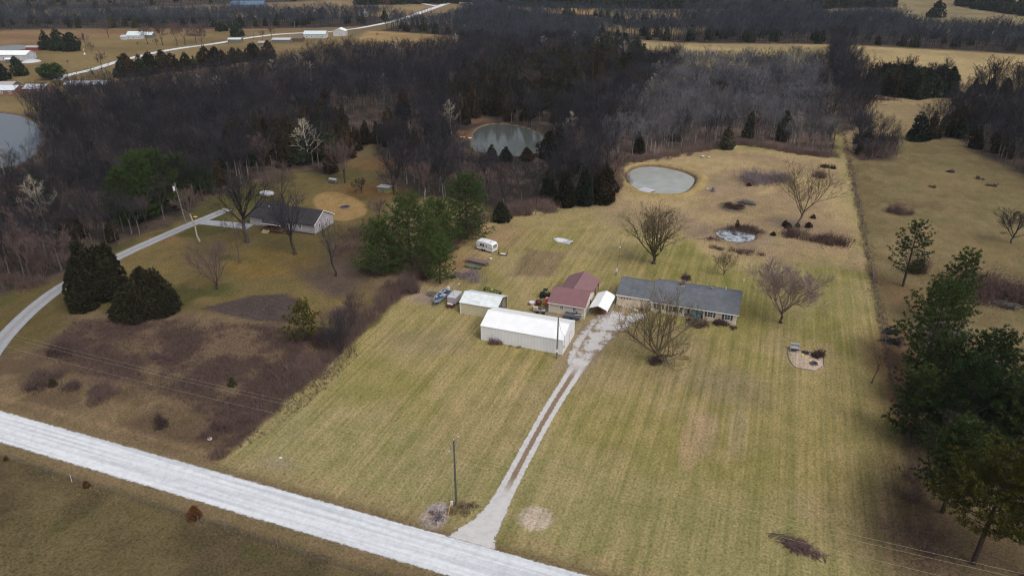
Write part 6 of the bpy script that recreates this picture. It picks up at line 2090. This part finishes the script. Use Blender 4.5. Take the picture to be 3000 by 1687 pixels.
for s in (-1, 1):
    t = thing('utility_pole', 'utility pole carrying the roadside lines, outside the %s of the view' % ('left' if s < 0 else 'right'), 'utility pole', U0 + s * SPAN, V0)
    part('pole', MB().tube([(0, 0, 0), (0, 0, HP)], [.18, .12], 8), 'pole_wood', t)
    part('crossarm', MB().tube([(-.15, -1.25, HP - 1.1), (.1, 1.3, HP - .35)], [.06, .06], 4), 'wood_grey', t)
t, u, v, h = pole('utility_pole', 'bare grey pole with a meter box standing at the right corner of the white barn', 1631, 1050, 930, 'pole_grey', (.01, 0), .16)
part('meter_box', MB().box(-.25, .25, -.28, -.16, 1.5, 2.1), 'trim_white', t)
part('collar', MB().cyl(0, 0, 2.4, 2.5, .26, 8), 'steel', t)
c = MB()
a = np.array([u + .09, v, h - .3])
b = np.array([-31.88, 116.3, 4.1])
pts = []
for k in range(13):
    f = k / 12
    p = a + (b - a) * f
    p[2] -= 4 * .9 * f * (1 - f)
    pts.append(tuple(p))
single('service_cable', c.tube(pts, [.022] * 13, 4), 'wire_dark', 'sagging cable from the grey pole to the mast on the barn gable', 'cable')
t, u2, v2, h2 = pole('antenna_mast', 'thin leaning mast with a yard lamp halfway up, standing behind the carport', 1805, 808, 698, 'pole_grey', (.055, .02), .055)
t['category'] = 'mast'
part('lamp', MB().box(.28, .62, -.12, .12, h2 * .76, h2 * .76 + .3).tube([(.25, 0, h2 * .79), (.1, 0, h2 * .76)], [.03, .03], 4), 'porcelain', t)
part('meter_box', MB().box(-.1, .26, -.3, -.07, 1.1, 2.0), 'porcelain', t)
part('post', MB().box(-.16, .0, -.1, .06, 0, 1.9), 'wood_grey', t)
t, u3, v3, h3 = pole('utility_pole', 'leaning pole with a grey transformer beside the fork of the neighbouring drive', 545, 656, 538, 'pole_grey', (-.11, .02), .17)
part('transformer', MB().cyl(-.11 * h3 - .42, 0, h3 - 2.2, h3 - 1.0, .3, 10), 'porcelain', t)
part('crossarm', MB().tube([(-.11 * h3 - .6, -.1, h3 - .5), (-.11 * h3 + .5, .1, h3 - .5)], [.05, .05], 4), 'wood_grey', t)
c = MB()
a, b = np.array([u3 - .11 * h3, v3, h3 - .3]), np.array([-215, 112, 11.0])
pts = [tuple(a + (b - a) * k / 14 - np.array([0, 0, 4 * 1.6 * (k / 14) * (1 - k / 14)])) for k in range(15)]
single('power_line', c.tube(pts, [.025] * 15, 4), 'wire_dark', 'dark wire running from the leaning pole down over the wood to the left', 'power line')
for i, (px, py, top, lab) in enumerate([(745, 116, 78, 'utility pole left of the flat roofs on the far road'), (592, 142, 118, 'utility pole on the far road left of the dark cedars'), (864, 86, 62, 'utility pole in front of the wood beyond the long white house'), (225, 216, 203, 'short post beside the left part of the far road'), (266, 208, 199, 'short post right of the other on the far road')]):
    t, a, b, c_ = pole('utility_pole', lab, px, py, top, 'pole_grey', (0, 0), .22)
    part('crossarm', MB().box(-1.1, 1.1, -.08, .08, c_ * .93, c_ * .95), 'wood_grey', t)
# roadside bits
t = thing('mailbox', 'dark blue mailbox on a pale wooden post at the edge of the gravel road', 'mailbox', *P(1282, 1538))
part('post', MB().box(-.07, .07, -.07, .07, 0, 1.0), 'wood_new', t)
part('box', MB().prism([(-.13, 1.0), (.13, 1.0), (.13, 1.15), (.09, 1.24), (0, 1.28), (-.09, 1.24), (-.13, 1.15)], -.32, .25, 'y'), 'boat_blue', t)
part('flag', MB().box(.132, .145, -.05, .0, 1.1, 1.3), 'barn_red', t)
t = thing('utility_pedestal', 'white utility pedestal between the yellow guy guard and the roadside pole', 'pedestal', *P(1324, 1483))
part('body', MB().box(-.14, .14, -.12, .12, 0.03, .85), 'trim_white', t)
part('cap', MB().box(-.17, .17, -.15, .15, .853, .95), 'porcelain', t)
t = thing('guy_guard', 'thin yellow guy-wire guard leaning beside the roadside pole', 'guy wire', *P(1312, 1510))
part('guard', MB().tube([(0, 0, 0), (.35, .55, 2.3)], [.045, .04], 6), 'yellow', t)
part('guy_wire', MB().tube([(.352, .553, 2.31), (U0 - P(1312, 1510)[0], V0 - P(1312, 1510)[1], HP - 1.5)], [.012, .012], 3), 'steel', t)


# ------------------------------------------------------------------ fences
def fence(name, label, line, step, h, m_post, wires=4, seed=1, lean=.05):
    r = random.Random(seed)
    pts, w, s = resample(line, [1] * len(line), step)
    pts = [pts[0]] + [p for a_, p in zip(pts, pts[1:]) if True]
    out = [pts[0]]
    for p in pts[1:]:
        if np.linalg.norm(p - out[-1]) >= step * .92:
            out.append(p)
    t = thing(name, label, 'fence', float(out[0][0]), float(out[0][1]))
    tops = []
    for p in out[:100]:
        x, y = p[0] - out[0][0], p[1] - out[0][1]
        dx, dy = r.gauss(0, lean), r.gauss(0, lean)
        hh = h * r.uniform(.85, 1.15)
        part('post', MB().tube([(x, y, -.05), (x + dx, y + dy, hh)], [.06, .045], 5), m_post, t)
        tops.append((x, y, hh, dx, dy))
    for k in range(wires):
        f = .25 + .7 * k / max(1, wires - 1)
        part('wire', MB().tube([(a_ + c_ * f, b_ + d_ * f, h * f) for a_, b_, q, c_, d_ in tops], [.012] * len(tops), 3, False), 'steel_dark', t)
    return t


fence('wire_fence', 'leaning wire fence with dark wooden posts along the right side of the lot', [(27.5, 100), (26.9, 130), (26.9, 168), (27.4, 200), (27.6, 262)], 2.3, 1.35, 'pole_grey', 4, 2, .1)
fence('wire_fence', 'low wire fence with thin posts below the gravel road', [(-125, 56.5), (-104, 56.4), (-80, 56.2), (-44, 55.8), (-20, 55.7)], 3.4, 1.1, 'wood_grey', 4, 3, .05)
fence('wire_fence', 'wire fence crossing the pasture at the right edge', [(33, 140.4), (46.9, 139.4), (60, 137.5)], 3.0, 1.5, 'pole_grey', 3, 4, .06)
t = thing('gate', 'faded pink wooden pallet gate set in the right-hand wire fence', 'gate', 27.2, 174.0)
g = MB()
for k in range(4):
    g.box(-.03, .03, 0, 4.2, .25 + k * .3, .38 + k * .3)
part('rails', g, 'pink', t)
for y in (0, 2.1, 4.1):
    part('upright', MB().box(.033, .1, y, y + .12, .05, 1.4), 'pink', t)
single('stake', MB().tube([(0, 0, 0), (.1, 0, 1.5)], [.035, .03], 5), 'trim_white', 'thin white stake on the fence line below the road', 'stake', *P(211, 1412))


# ------------------------------------------------------------------ things round the buildings
def wheel(parent, x, y, r, w=.18, z=None):
    z = r if z is None else z
    ty = MB().tube([(x - w / 2, y, z), (x - w / 2 + .03, y, z), (x + w / 2 - .03, y, z), (x + w / 2, y, z)], [r * .88, r, r, r * .88], 14)
    o = part('wheel', ty, 'rubber', parent)
    rim = MB().tube([(x - w / 2 - .012, y, z), (x + w / 2 + .012, y, z)], [r * .5, r * .5], 10)
    part('rim', rim, 'steel', o)
    return o


# camper
a, b = P(1396.7, 731.5), P(1439.4, 742.9)
ang = math.atan2(b[1] - a[1], b[0] - a[0])
t = thing('camper', 'white travel camper with dark side windows at the lot edge beside the tall pine', 'camper', a[0], a[1], 0, ang)
L, W = math.hypot(b[0] - a[0], b[1] - a[1]) + .3, 2.3
body = MB().prism([(0, .55), (L * .12, .42), (L, .42), (L + .12, 1.3), (L, 2.25), (L - .5, 2.50), (L * .5, 2.62), (.12, 2.55), (-.1, 2.2)], 0, W, 'y')
part('body', body, 'camper', t)
part('stripe', MB().box(0.0, L, -.012, -.002, 1.22, 1.34), 'camper_stripe', t)
part('end_stripe', MB().box(L + .09, L + .125, .05, W - .05, 1.22, 1.32), 'camper_stripe', t)
for x0_, x1_ in ((1.05, 1.45), (1.52, 1.92), (1.99, 2.39)):
    part('window', MB().box(x0_, x1_, -.02, -.003, 1.45, 2.05), 'glass', t)
d = part('door', MB().box(2.75, 3.4, -.025, -.003, .5, 2.2), 'camper', t)
part('pane', MB().box(2.92, 3.2, -.04, -.027, 1.3, 2.0), 'glass', d)
part('rear_window', MB().prism([(L + .122, 1.4), (L + .135, 1.4), (L + .03, 2.15), (L + .015, 2.15)], .35, W - .35, 'y'), 'camper_stripe', t)
for x in (1.3, 3.4):
    part('roof_vent', MB().box(x, x + .5, W * .4, W * .4 + .5, 2.55, 2.7), 'porcelain', t)
for x in (1.75, 2.5):
    wl = MB().tube([(x, -.04, .36), (x, -.01, .36), (x, .16, .36), (x, .18, .36)], [.3, .35, .35, .3], 14)
    part('wheel', wl, 'rubber', t)
part('hitch', MB().tube([(-.1, W * .3, .5), (-1.1, W * .5, .5)], [.05, .05], 5).tube([(-.1, W * .7, .5), (-1.1, W * .5, .5)], [.05, .05], 5).cyl(-1.0, W * .5, 0, .55, .04, 6), 'steel_dark', t)
t = thing('cart', 'small rusty frame cart with a white board just right of the camper', 'cart', *P(1473, 748), 0, .1)
part('frame', MB().box(-1.1, 1.1, -.5, -.45, .35, .4).box(-1.1, 1.1, .45, .5, .35, .4).box(-1.15, -1.1, -.5, .5, .3, 1.0).box(1.1, 1.15, -.5, .5, .3, 1.0), 'rust', t)
part('board', MB().box(-.6, .9, -.3, .35, .405, .45), 'trim_white', t)
part('leg', MB().box(-1.0, -.95, -.45, -.4, 0, .35), 'rust', t)
part('leg', MB().box(.95, 1.0, -.45, -.4, 0, .35), 'rust', t)
# lumber stack
u, v = P(1398, 772)
t = thing('lumber_stack', 'weathered stack of long grey boards and logs behind the green boat', 'lumber', u, v, 0, -.12)
r = random.Random(4)
for k in range(15):
    x = r.uniform(-.6, .6)
    y = (k % 5) * .38 - .8 + r.uniform(-.05, .05)
    z = .16 + (k // 5) * .26
    part('board', MB().box(-2.9 + x, 2.6 + x + r.uniform(-.5, .3), y, y + .33, z, z + .14), 'wood_grey' if k % 4 else 'brick', t)
for x in (-2, 1.6):
    part('bearer', MB().box(x, x + .18, -1, 1.2, 0, .155), 'wood_brown', t)


def boat_hull(L, W, H, n=9, point=.8, z0=0.0):
    """open hull: bow towards +x; closed shell with an inner floor"""
    rings = []
    for i in range(n):
        f = i / (n - 1)
        w = W / 2 * (1 - max(0, (f - .45) / .55) ** 2.2 * point) * (.94 + .06 * min(1, f * 5))
        sh = H * (1 + .25 * f * f)
        kz = .10 * H * f + max(0, f - .75) * H * 1.4
        x = L * f - L / 2
        wb = w * .72
        ti = .07
        rings.append([(x, -w, z0 + sh), (x, -wb, z0 + kz + .06), (x, 0, z0 + kz), (x, wb, z0 + kz + .06), (x, w, z0 + sh), (x, w - ti, z0 + sh), (x, wb - ti, z0 + min(sh - .03, kz + .22)), (x, -wb + ti, z0 + min(sh - .03, kz + .22)), (x, -w + ti, z0 + sh)])
    return MB().loft(rings)


# bass boat on its trailer
a, b = P(1313, 862), P(1272.7, 898)
u, v = (a[0] + b[0]) / 2, (a[1] + b[1]) / 2
t = thing('fishing_boat', 'blue and silver fishing boat full of gear, left of the grey box trailer', 'boat', u, v, 0, math.atan2(b[1] - a[1], b[0] - a[0]))
part('hull', boat_hull(6.4, 2.3, .85, 11, .86, .45), 'boat_hull', t)
part('deck', MB().prism([(2.9, 0), (1.2, .78), (.4, .9), (.4, -.9), (1.2, -.78)], 1.22, 1.30), 'boat_blue', t)
part('rear_deck', MB().box(-3.05, -1.9, -.92, .92, 1.15, 1.24), 'boat_blue', t)
part('windshield', MB().box(-.25, -.2, -.8, -.1, 1.2, 1.6), 'glass', t)
part('motor', MB().box(-3.75, -3.25, -.22, .22, 1.05, 1.75).box(-3.6, -3.4, -.1, .1, .35, 1.05), 'porcelain', t)
r = random.Random(9)
for k in range(12):
    x, y, s = r.uniform(-2.6, 1.6), r.uniform(-.6, .6), r.uniform(.14, .32)
    rg = [[(x + math.cos(q * PI / 4) * s * math.sin(PI * j / 4 + .12), y + math.sin(q * PI / 4) * s * math.sin(PI * j / 4 + .12), 1.18 + s * (1 - math.cos(PI * j / 4)) * .6) for q in range(8)] for j in range(5)]
    part('gear_bag', MB().loft(rg), ('box_top', 'boat_hull', 'porcelain', 'boat_blue')[k % 4], t)
part('trailer_frame', MB().box(-2.9, 3.3, -.6, -.5, .38, .47).box(-2.9, 3.3, .5, .6, .38, .47).box(3.3, 4.0, -.05, .05, .4, .47), 'steel_dark', t)
for y in (-1.05, 1.05):
    wl = MB().tube([(-1.2, y - .1, .33), (-1.2, y + .1, .33)], [.33, .33], 14)
    part('wheel', wl, 'rubber', t)
# grey box on a maroon trailer
a, b = P(1313, 898), P(1334, 901)
t = thing('box_trailer', 'boxy grey camper shell with a stovepipe on a maroon trailer, left of the open shed', 'trailer', -61.6, 127.2, 0, -.02)
part('box', MB().box(0, 1.95, 0, 3.5, .75, 2.15), 'box_grey', t)
part('top', MB().box(-.04, 1.99, -.04, 3.54, 2.153, 2.22), 'box_top', t)
part('pipe', MB().cyl(1.0, 1.2, 2.223, 3.05, .05, 8).cyl(1.0, 1.2, 3.05, 3.2, .09, 8), 'steel', t)
part('frame', MB().box(.05, 1.9, -1.0, 3.6, .5, .72).box(.9, 1.05, -2.0, -1.0, .5, .6), 'rust', t)
part('tank', MB().tube([(.3, -.6, .9), (1.5, -.6, .9)], [.22, .22], 10), 'porcelain', t)
for x in (-.12, 2.07):
    wl = MB().tube([(x - .1, 1.8, .36), (x + .1, 1.8, .36)], [.36, .36], 14)
    part('wheel', wl, 'rubber', t)
# green jon boat, overturned white boats
u, v = P(1387, 785)
t = thing('jon_boat', 'flat green jon boat lying in the grass in front of the lumber stack', 'boat', u, v, 0, -.1)
part('hull', boat_hull(4.4, 1.4, .45, 9, .45, .02), 'boat_green', t)
for x in (-1.3, .2, 1.3):
    part('seat', MB().box(x, x + .3, -.52, .52, .33, .37), 'boat_green', t)
for i, (px, py, L, rot, m, lab) in enumerate([(1640, 706, 3.8, -.15, 'camper', 'overturned white boat on the lawn, left one of the pair'), (1660, 711, 3.0, -.25, 'box_top', 'greyish overturned boat on the lawn, right one of the pair')]):
    u, v = P(px, py)
    t = thing('rowing_boat', lab, 'boat', u, v, 0, rot + PI, 'overturned boats behind the brown garden plot')
    h_ = boat_hull(L, 2.1, .55, 9, .9)
    h_.v = [(x, -y, .66 - z) for x, y, z in h_.v]
    part('hull', h_, m, t)
    part('keel', MB().box(-L * .42, L * .3, -.03, .03, .58, .68), 'steel', t)
single('paddle', MB().box(-.9, .9, -.06, .06, .05, .1).box(.9, 1.4, -.13, .13, .05, .1), 'wood_new', 'wooden board leaning in front of the overturned boats', 'paddle', *P(1645, 715), 0, .9)
t = thing('tyre', 'old black tractor tyre lying beside the grey bush', 'tyre', *P(1327, 813))
rg = []
for k in range(7):
    q = 2 * PI * k / 6
    rg.append([((.55 + .22 * math.cos(q)) * math.cos(j * PI / 8), (.55 + .22 * math.cos(q)) * math.sin(j * PI / 8), .24 + .22 * math.sin(q)) for j in range(16)])
part('tread', MB().loft(rg, False), 'rubber', t, smooth=True)
# dock on the pond
t = thing('dock', 'small square floating dock of pale planks at the near shore of the oval pond', 'dock', *P(1893, 558, -.2), 0, R(-24))
for k in range(9):
    part('plank', MB().box(-2.2, 2.2, -2.2 + k * .5, -1.74 + k * .5, -.12, -.05), 'box_top', t)
part('float', MB().box(-2.1, 2.1, -2.1, 2.1, -.5, -.125), 'wood_grey', t)
single('dock', MB().box(-2.2, 1.2, -.8, .8, -.1, .1).box(-3.6, -2.2, -.3, .3, -.1, .05), 'box_top', 'little broken dock at the bank of the dark pond in the wood', 'dock', *P(1372, 404), 0, -.1)

# gear beside the red-roofed garage
t = thing('utility_vehicle', 'black open utility buggy parked at the far left corner of the red-roofed garage', 'buggy', -42.6, 138.6, 0, .1)
part('body', MB().prism([(-1.3, .45), (1.2, .45), (1.35, .75), (.7, .95), (.2, .8), (-.3, .8), (-.4, 1.05), (-1.35, 1.05)], -.65, .65, 'y'), 'black', t)
part('roll_cage', MB().tube([(.6, -.6, .9), (.2, -.6, 1.8), (-.6, -.6, 1.8), (-.7, -.6, 1.0)], [.04] * 4, 5).tube([(.6, .6, .9), (.2, .6, 1.8), (-.6, .6, 1.8), (-.7, .6, 1.0)], [.04] * 4, 5), 'black', t)
part('canopy', MB().box(-.65, .3, -.66, .66, 1.84, 1.9), 'black', t)
for x, y in ((-.9, -.72), (.9, -.72), (-.9, .72), (.9, .72)):
    part('wheel', MB().tube([(x, y - .12, .34), (x, y + .12, .34)], [.34, .34], 12), 'rubber', t)
t = thing('fuel_tank', 'bright orange upright tank against the left end of the red-roofed garage', 'tank', -40.9, 134.9)
part('tank', MB().box(-.7, .6, -.5, .5, .25, 1.75), 'orange', t)
part('lid', MB().box(-.55, .3, -.35, .35, 1.753, 1.9), 'cream', t)
part('stand', MB().box(-.65, .55, -.45, .45, 0.003, .247), 'rust', t)
t = thing('cement_mixer', 'maroon drum mixer between the orange tank and the cream tub', 'mixer', -42.8, 134.0, 0, .4)
rg = [[(x, math.cos(q * PI / 5) * r_, .95 + math.sin(q * PI / 5) * r_) for q in range(10)] for x, r_ in ((-.7, .25), (-.45, .55), (.2, .6), (.7, .35))]
part('drum', MB().loft(rg), 'rust', t)
part('stand', MB().tube([(-.4, -.6, 0), (0, 0, .8), (-.4, .6, 0)], [.05] * 3, 5).tube([(.5, -.6, 0), (0, 0, .8), (.5, .6, 0)], [.05] * 3, 5), 'rust', t)
part('wheel', MB().tube([(-.45, -.7, .25), (-.45, -.6, .25)], [.25, .25], 12), 'rubber', t)
t = thing('tub', 'pale cream tub at the far left of the gear beside the red-roofed garage', 'tub', -44.3, 133.9)
part('tub', MB().cyl(0, 0, 0, .7, .55, 12, .68), 'cream', t)
part('lid', MB().cyl(0, 0, .703, .78, .7, 12), 'porcelain', t)
t = thing('crate', 'tan wooden crate in front of the maroon mixer', 'crate', -42.9, 132.1, 0, .2)
part('box', MB().box(-.45, .45, -.35, .35, 0, .6), 'wood_new', t)
part('lid', MB().box(-.5, .5, -.4, .4, .603, .66), 'cream', t)
t = thing('quad_bike', 'silver and black quad bike in front of the left corner of the red-roofed garage', 'quad bike', -41.3, 130.9, 0, .15)
part('body', MB().prism([(-.9, .5), (.9, .5), (1.0, .75), (.3, .8), (.1, .98), (-.5, .9), (-.95, .95)], -.28, .28, 'y'), 'steel', t)
part('seat', MB().box(-.55, .1, -.17, .17, .985, 1.08), 'black', t)
part('handlebar', MB().tube([(.35, -.42, 1.15), (.25, 0, 1.1), (.35, .42, 1.15)], [.03] * 3, 5).tube([(.25, 0, .8), (.25, 0, 1.1)], [.03, .03], 5), 'black', t)
for y in (-.45, .25):
    part('mudguard', MB().box(-.95, -.35, y, y + .22, .74, .8).box(.4, .95, y, y + .22, .72, .78), 'steel', t)
for x, y in ((-.68, -.5), (.68, -.5), (-.68, .5), (.68, .5)):
    part('wheel', MB().tube([(x, y - .12, .3), (x, y + .12, .3)], [.3, .3], 12), 'rubber', t)
t = thing('ladder', 'dark ladder leaning on the left front corner of the red-roofed garage', 'ladder', -40.35, 131.7)
part('rail', MB().tube([(-.2, 0, 0), (-.1, .35, 2.2)], [.035, .035], 4), 'steel_dark', t)
part('rail', MB().tube([(.22, 0, 0), (.30, .35, 2.2)], [.035, .035], 4), 'steel_dark', t)
for k in range(7):
    f = (k + .6) / 7.4
    part('rung', MB().tube([(-.2 + .1 * f, .35 * f, 2.2 * f), (.22 + .08 * f, .35 * f, 2.2 * f)], [.022, .022], 4), 'steel_dark', t)
t = thing('flat_trailer', 'low grey flatbed trailer with a small stove on it in front of the red-roofed garage', 'trailer', -34.2, 130.9, 0, .0)
part('bed', MB().box(-1.9, 1.7, -.8, .8, .55, .68), 'steel_dark', t)
part('side_rail', MB().box(-1.9, 1.7, -.85, -.803, .45, .95), 'steel_dark', t)
part('side_rail', MB().box(-1.9, 1.7, .803, .85, .45, .95), 'steel_dark', t)
part('stove', MB().cyl(.7, .3, .683, 1.5, .22, 10).cyl(.7, .3, 1.5, 1.75, .1, 8), 'wood_brown', t)
part('boom', MB().tube([(.4, -.2, 1.0), (2.6, .3, 1.05)], [.07, .06], 6), 'porcelain', t)
part('hitch', MB().tube([(1.7, -.5, .55), (2.7, 0, .5)], [.04, .04], 4).tube([(1.7, .5, .55), (2.7, 0, .5)], [.04, .04], 4), 'steel', t)
for y in (-.98, .98):
    part('wheel', MB().tube([(-.1, y - .1, .33), (-.1, y + .1, .33)], [.33, .33], 12), 'rubber', t)
t = thing('gas_tank', 'small white gas tank at the rear right corner of the red-roofed garage', 'tank', -31.35, 140.0)
part('tank', MB().tube([(0, -.6, .75), (0, -.5, .75), (0, .5, .75), (0, .6, .75)], [.15, .32, .32, .15], 12), 'porcelain', t)
part('foot', MB().box(-.25, .25, -.4, -.3, 0, .47), 'steel', t)
part('foot', MB().box(-.25, .25, .3, .4, 0, .47), 'steel', t)
t = thing('farm_harrow', 'green farm implement standing behind the roof of the open shed', 'implement', *P(1440, 860), 0, -.25)
part('frame', MB().box(-2.4, 2.2, -.08, .08, .55, .7).box(-2.4, 2.2, .9, 1.05, .55, .7), 'green_paint', t)
for k in range(8):
    x = -2.3 + k * .62
    part('tine', MB().tube([(x, 0, .6), (x, -.1, 1.25), (x + .1, -.2, 1.45)], [.05, .05, .04], 5).tube([(x, .9, .6), (x, .95, 0)], [.04, .03], 4), 'green_paint', t)
part('seat', MB().box(-.5, .0, .3, .7, .75, .82).cyl(-.25, .5, .1, .75, .05, 6), 'yellow', t)
for x in (-2.2, 2.0):
    part('wheel', MB().tube([(x - .08, .5, .35), (x + .08, .5, .35)], [.35, .35], 12), 'rubber', t)
t = thing('fire_drum', 'rusty round burning drum against the garage wall of the long house', 'drum', *P(1880, 912))
part('drum', MB().cyl(0, 0, 0, .8, .35, 12), 'rust', t)
part('rim', MB().cyl(0, 0, .803, .84, .38, 12), 'steel_dark', t)
r = random.Random(12)
for k in range(9):
    px, py = 1812 + k * 7 + r.uniform(-2, 2), 894 + k * 1.9 + r.uniform(-1.5, 1.5)
    single('stone', MB().loft([[(math.cos(q * PI / 3) * s_, math.sin(q * PI / 3) * s_ * .8, z) for q in range(6)] for s_, z in ((.3, 0), (.34, .12), (.15, .25))]), 'stone', 'pale rock of the loose border in front of the garage door of the long house', 'stone', *P(px, py), 0, r.uniform(0, 3), 'border rocks at the garage door')
# the stone patch with its bench
t = thing('bench', 'grey slatted lawn glider with a dark seat at the back of the stone patch', 'bench', *P(2327, 1030), 0, .05)
part('backrest', MB().prism([(.35, .5), (.41, .5), (.62, 1.35), (.56, 1.35)], -.8, .8, 'x'), 'box_top', t)
part('seat', MB().box(-.75, .75, -.25, .33, .42, .5), 'black', t)
part('canopy', MB().box(-.85, .85, .3, .95, 1.4, 1.46), 'steel', t)
for x in (-.8, .72):
    part('leg', MB().box(x, x + .08, -.3, -.22, 0, .8), 'steel', t)
    part('leg', MB().box(x, x + .08, .4, .48, 0, 1.4), 'steel', t)
t = thing('fire_pit', 'round stone fire pit on the lower right of the stone patch', 'fire pit', *P(2384, 1066))
rg = [[(math.cos(q * PI / 8) * r_, math.sin(q * PI / 8) * r_, z) for q in range(16)] for r_, z in ((.75, .0), (.72, .3), (.55, .3), (.5, .04))]
part('ring', MB().loft(rg, False), 'wood_grey', t)
part('ash', MB().cyl(0, 0, .03, .08, .5, 14), 'black', t)
for i, (px, py, rot, lab) in enumerate([(2350, 1044, .3, 'yellow toy shovel lying near the bench on the stone patch'), (2368, 1058, -.6, 'yellow toy hammer lying left of the fire pit')]):
    single('garden_toy', MB().box(-.45, .45, -.05, .05, .03, .1).box(.25, .7, -.28, .28, .03, .12), 'yellow', lab, 'toy', *P(px, py), 0, rot + 1.2)
edge = thing('patch_border', 'thin dark border boards round the stone patch on the lawn', 'border')
for a_, b_ in zip(CAMPPATCH, CAMPPATCH[1:] + CAMPPATCH[:1]):
    part('board', MB().tube([(a_[0], a_[1], .06), (b_[0], b_[1], .06)], [.06, .06], 4), 'wood_grey', edge)
t = thing('feeder', 'dark cone-shaped livestock feeder standing in the meadow near the oval pond', 'feeder', *P(2089, 561))
part('barrel', MB().cyl(0, 0, .25, 1.2, .55, 10, .35), 'wood_grey', t)
part('lid', MB().cyl(0, 0, 1.203, 1.35, .5, 10, .1), 'steel_dark', t)
part('tray', MB().cyl(0, 0, .1, .247, .85, 12), 'steel_dark', t)
for i, (px, py, lab) in enumerate([(2179, 826, 'white pipe cap sticking out of the lawn behind the house'), (1841, 755, 'greyish wire cage on the lawn beside the mast')]):
    u, v = P(px, py)
    if i == 0:
        single('pipe_cap', MB().cyl(0, 0, 0, .55, .1, 8).cyl(0, 0, .55, .65, .14, 8), 'trim_white', lab, 'pipe', u, v)
    else:
        c = MB()
        for k in range(10):
            q = k * PI / 5
            c.tube([(math.cos(q) * .6, math.sin(q) * .6, 0), (math.cos(q) * .5, math.sin(q) * .5, 1.3)], [.025, .025], 3)
        single('wire_cage', c, 'steel', lab, 'cage', u, v)
t = thing('scarecrow_frame', 'little pale bent-pipe garden stand in the brown plot', 'stand', *P(1600, 778))
part('hoop', MB().tube([(math.cos(q * PI / 6) * .45, 0, .95 + math.sin(q * PI / 6) * .45) for q in range(13)], [.03] * 13, 4), 'cream', t)
part('stake', MB().tube([(0, 0, 0), (0, 0, .5)], [.03, .03], 4), 'cream', t)
t = thing('dark_hearth', 'dark ring of ash in the middle of the tan sand circle', 'fire ring', *P(1011, 607))
part('ash', MB().cyl(0, 0, .02, .06, 1.3, 14), 'black', t)
part('ring', MB().loft([[(math.cos(q * PI / 8) * r_, math.sin(q * PI / 8) * r_, z) for q in range(16)] for r_, z in ((1.6, .0), (1.5, .22), (1.35, .22), (1.3, .03))], False), 'wood_grey', t)
t = thing('children_pool', 'pale blue cover behind the roof of the neighbouring house', 'cover', *P(782, 568))
part('sheet', MB().loft([[(math.cos(q * PI / 6) * r_ * 1.5, math.sin(q * PI / 6) * r_, z) for q in range(12)] for r_, z in ((1.7, 0), (1.6, .5), (.9, .8), (.1, .85))]), 'box_top', t)
single('yellow_sign', MB().box(-.5, .5, -.3, .3, .35, .6).box(-.05, .05, -.05, .05, 0, .35), 'yellow', 'small yellow play table beside the fork of the neighbouring drive', 'play table', *P(573, 640))
for i, (px, py) in enumerate([(1105, 575), (1178, 572)]):
    pass

# ------------------------------------------------------------------ the air
hz = MB().box(-2200, 1500, -250, 3000, -3.5, 76.0)
hm = bpy.data.materials.new('haze')
hm.use_nodes = True
hn = hm.node_tree
hn.nodes.clear()
vo = hn.nodes.new('ShaderNodeVolumePrincipled')
vo.inputs['Density'].default_value = 0.00006
vo.inputs['Color'].default_value = (0.80, 0.88, 1.0, 1)
ou = hn.nodes.new('ShaderNodeOutputMaterial')
hn.links.new(vo.outputs[0], ou.inputs['Volume'])
M['haze'] = hm
tag(link('haze', hz.mesh('haze', 'haze')), kind='stuff')
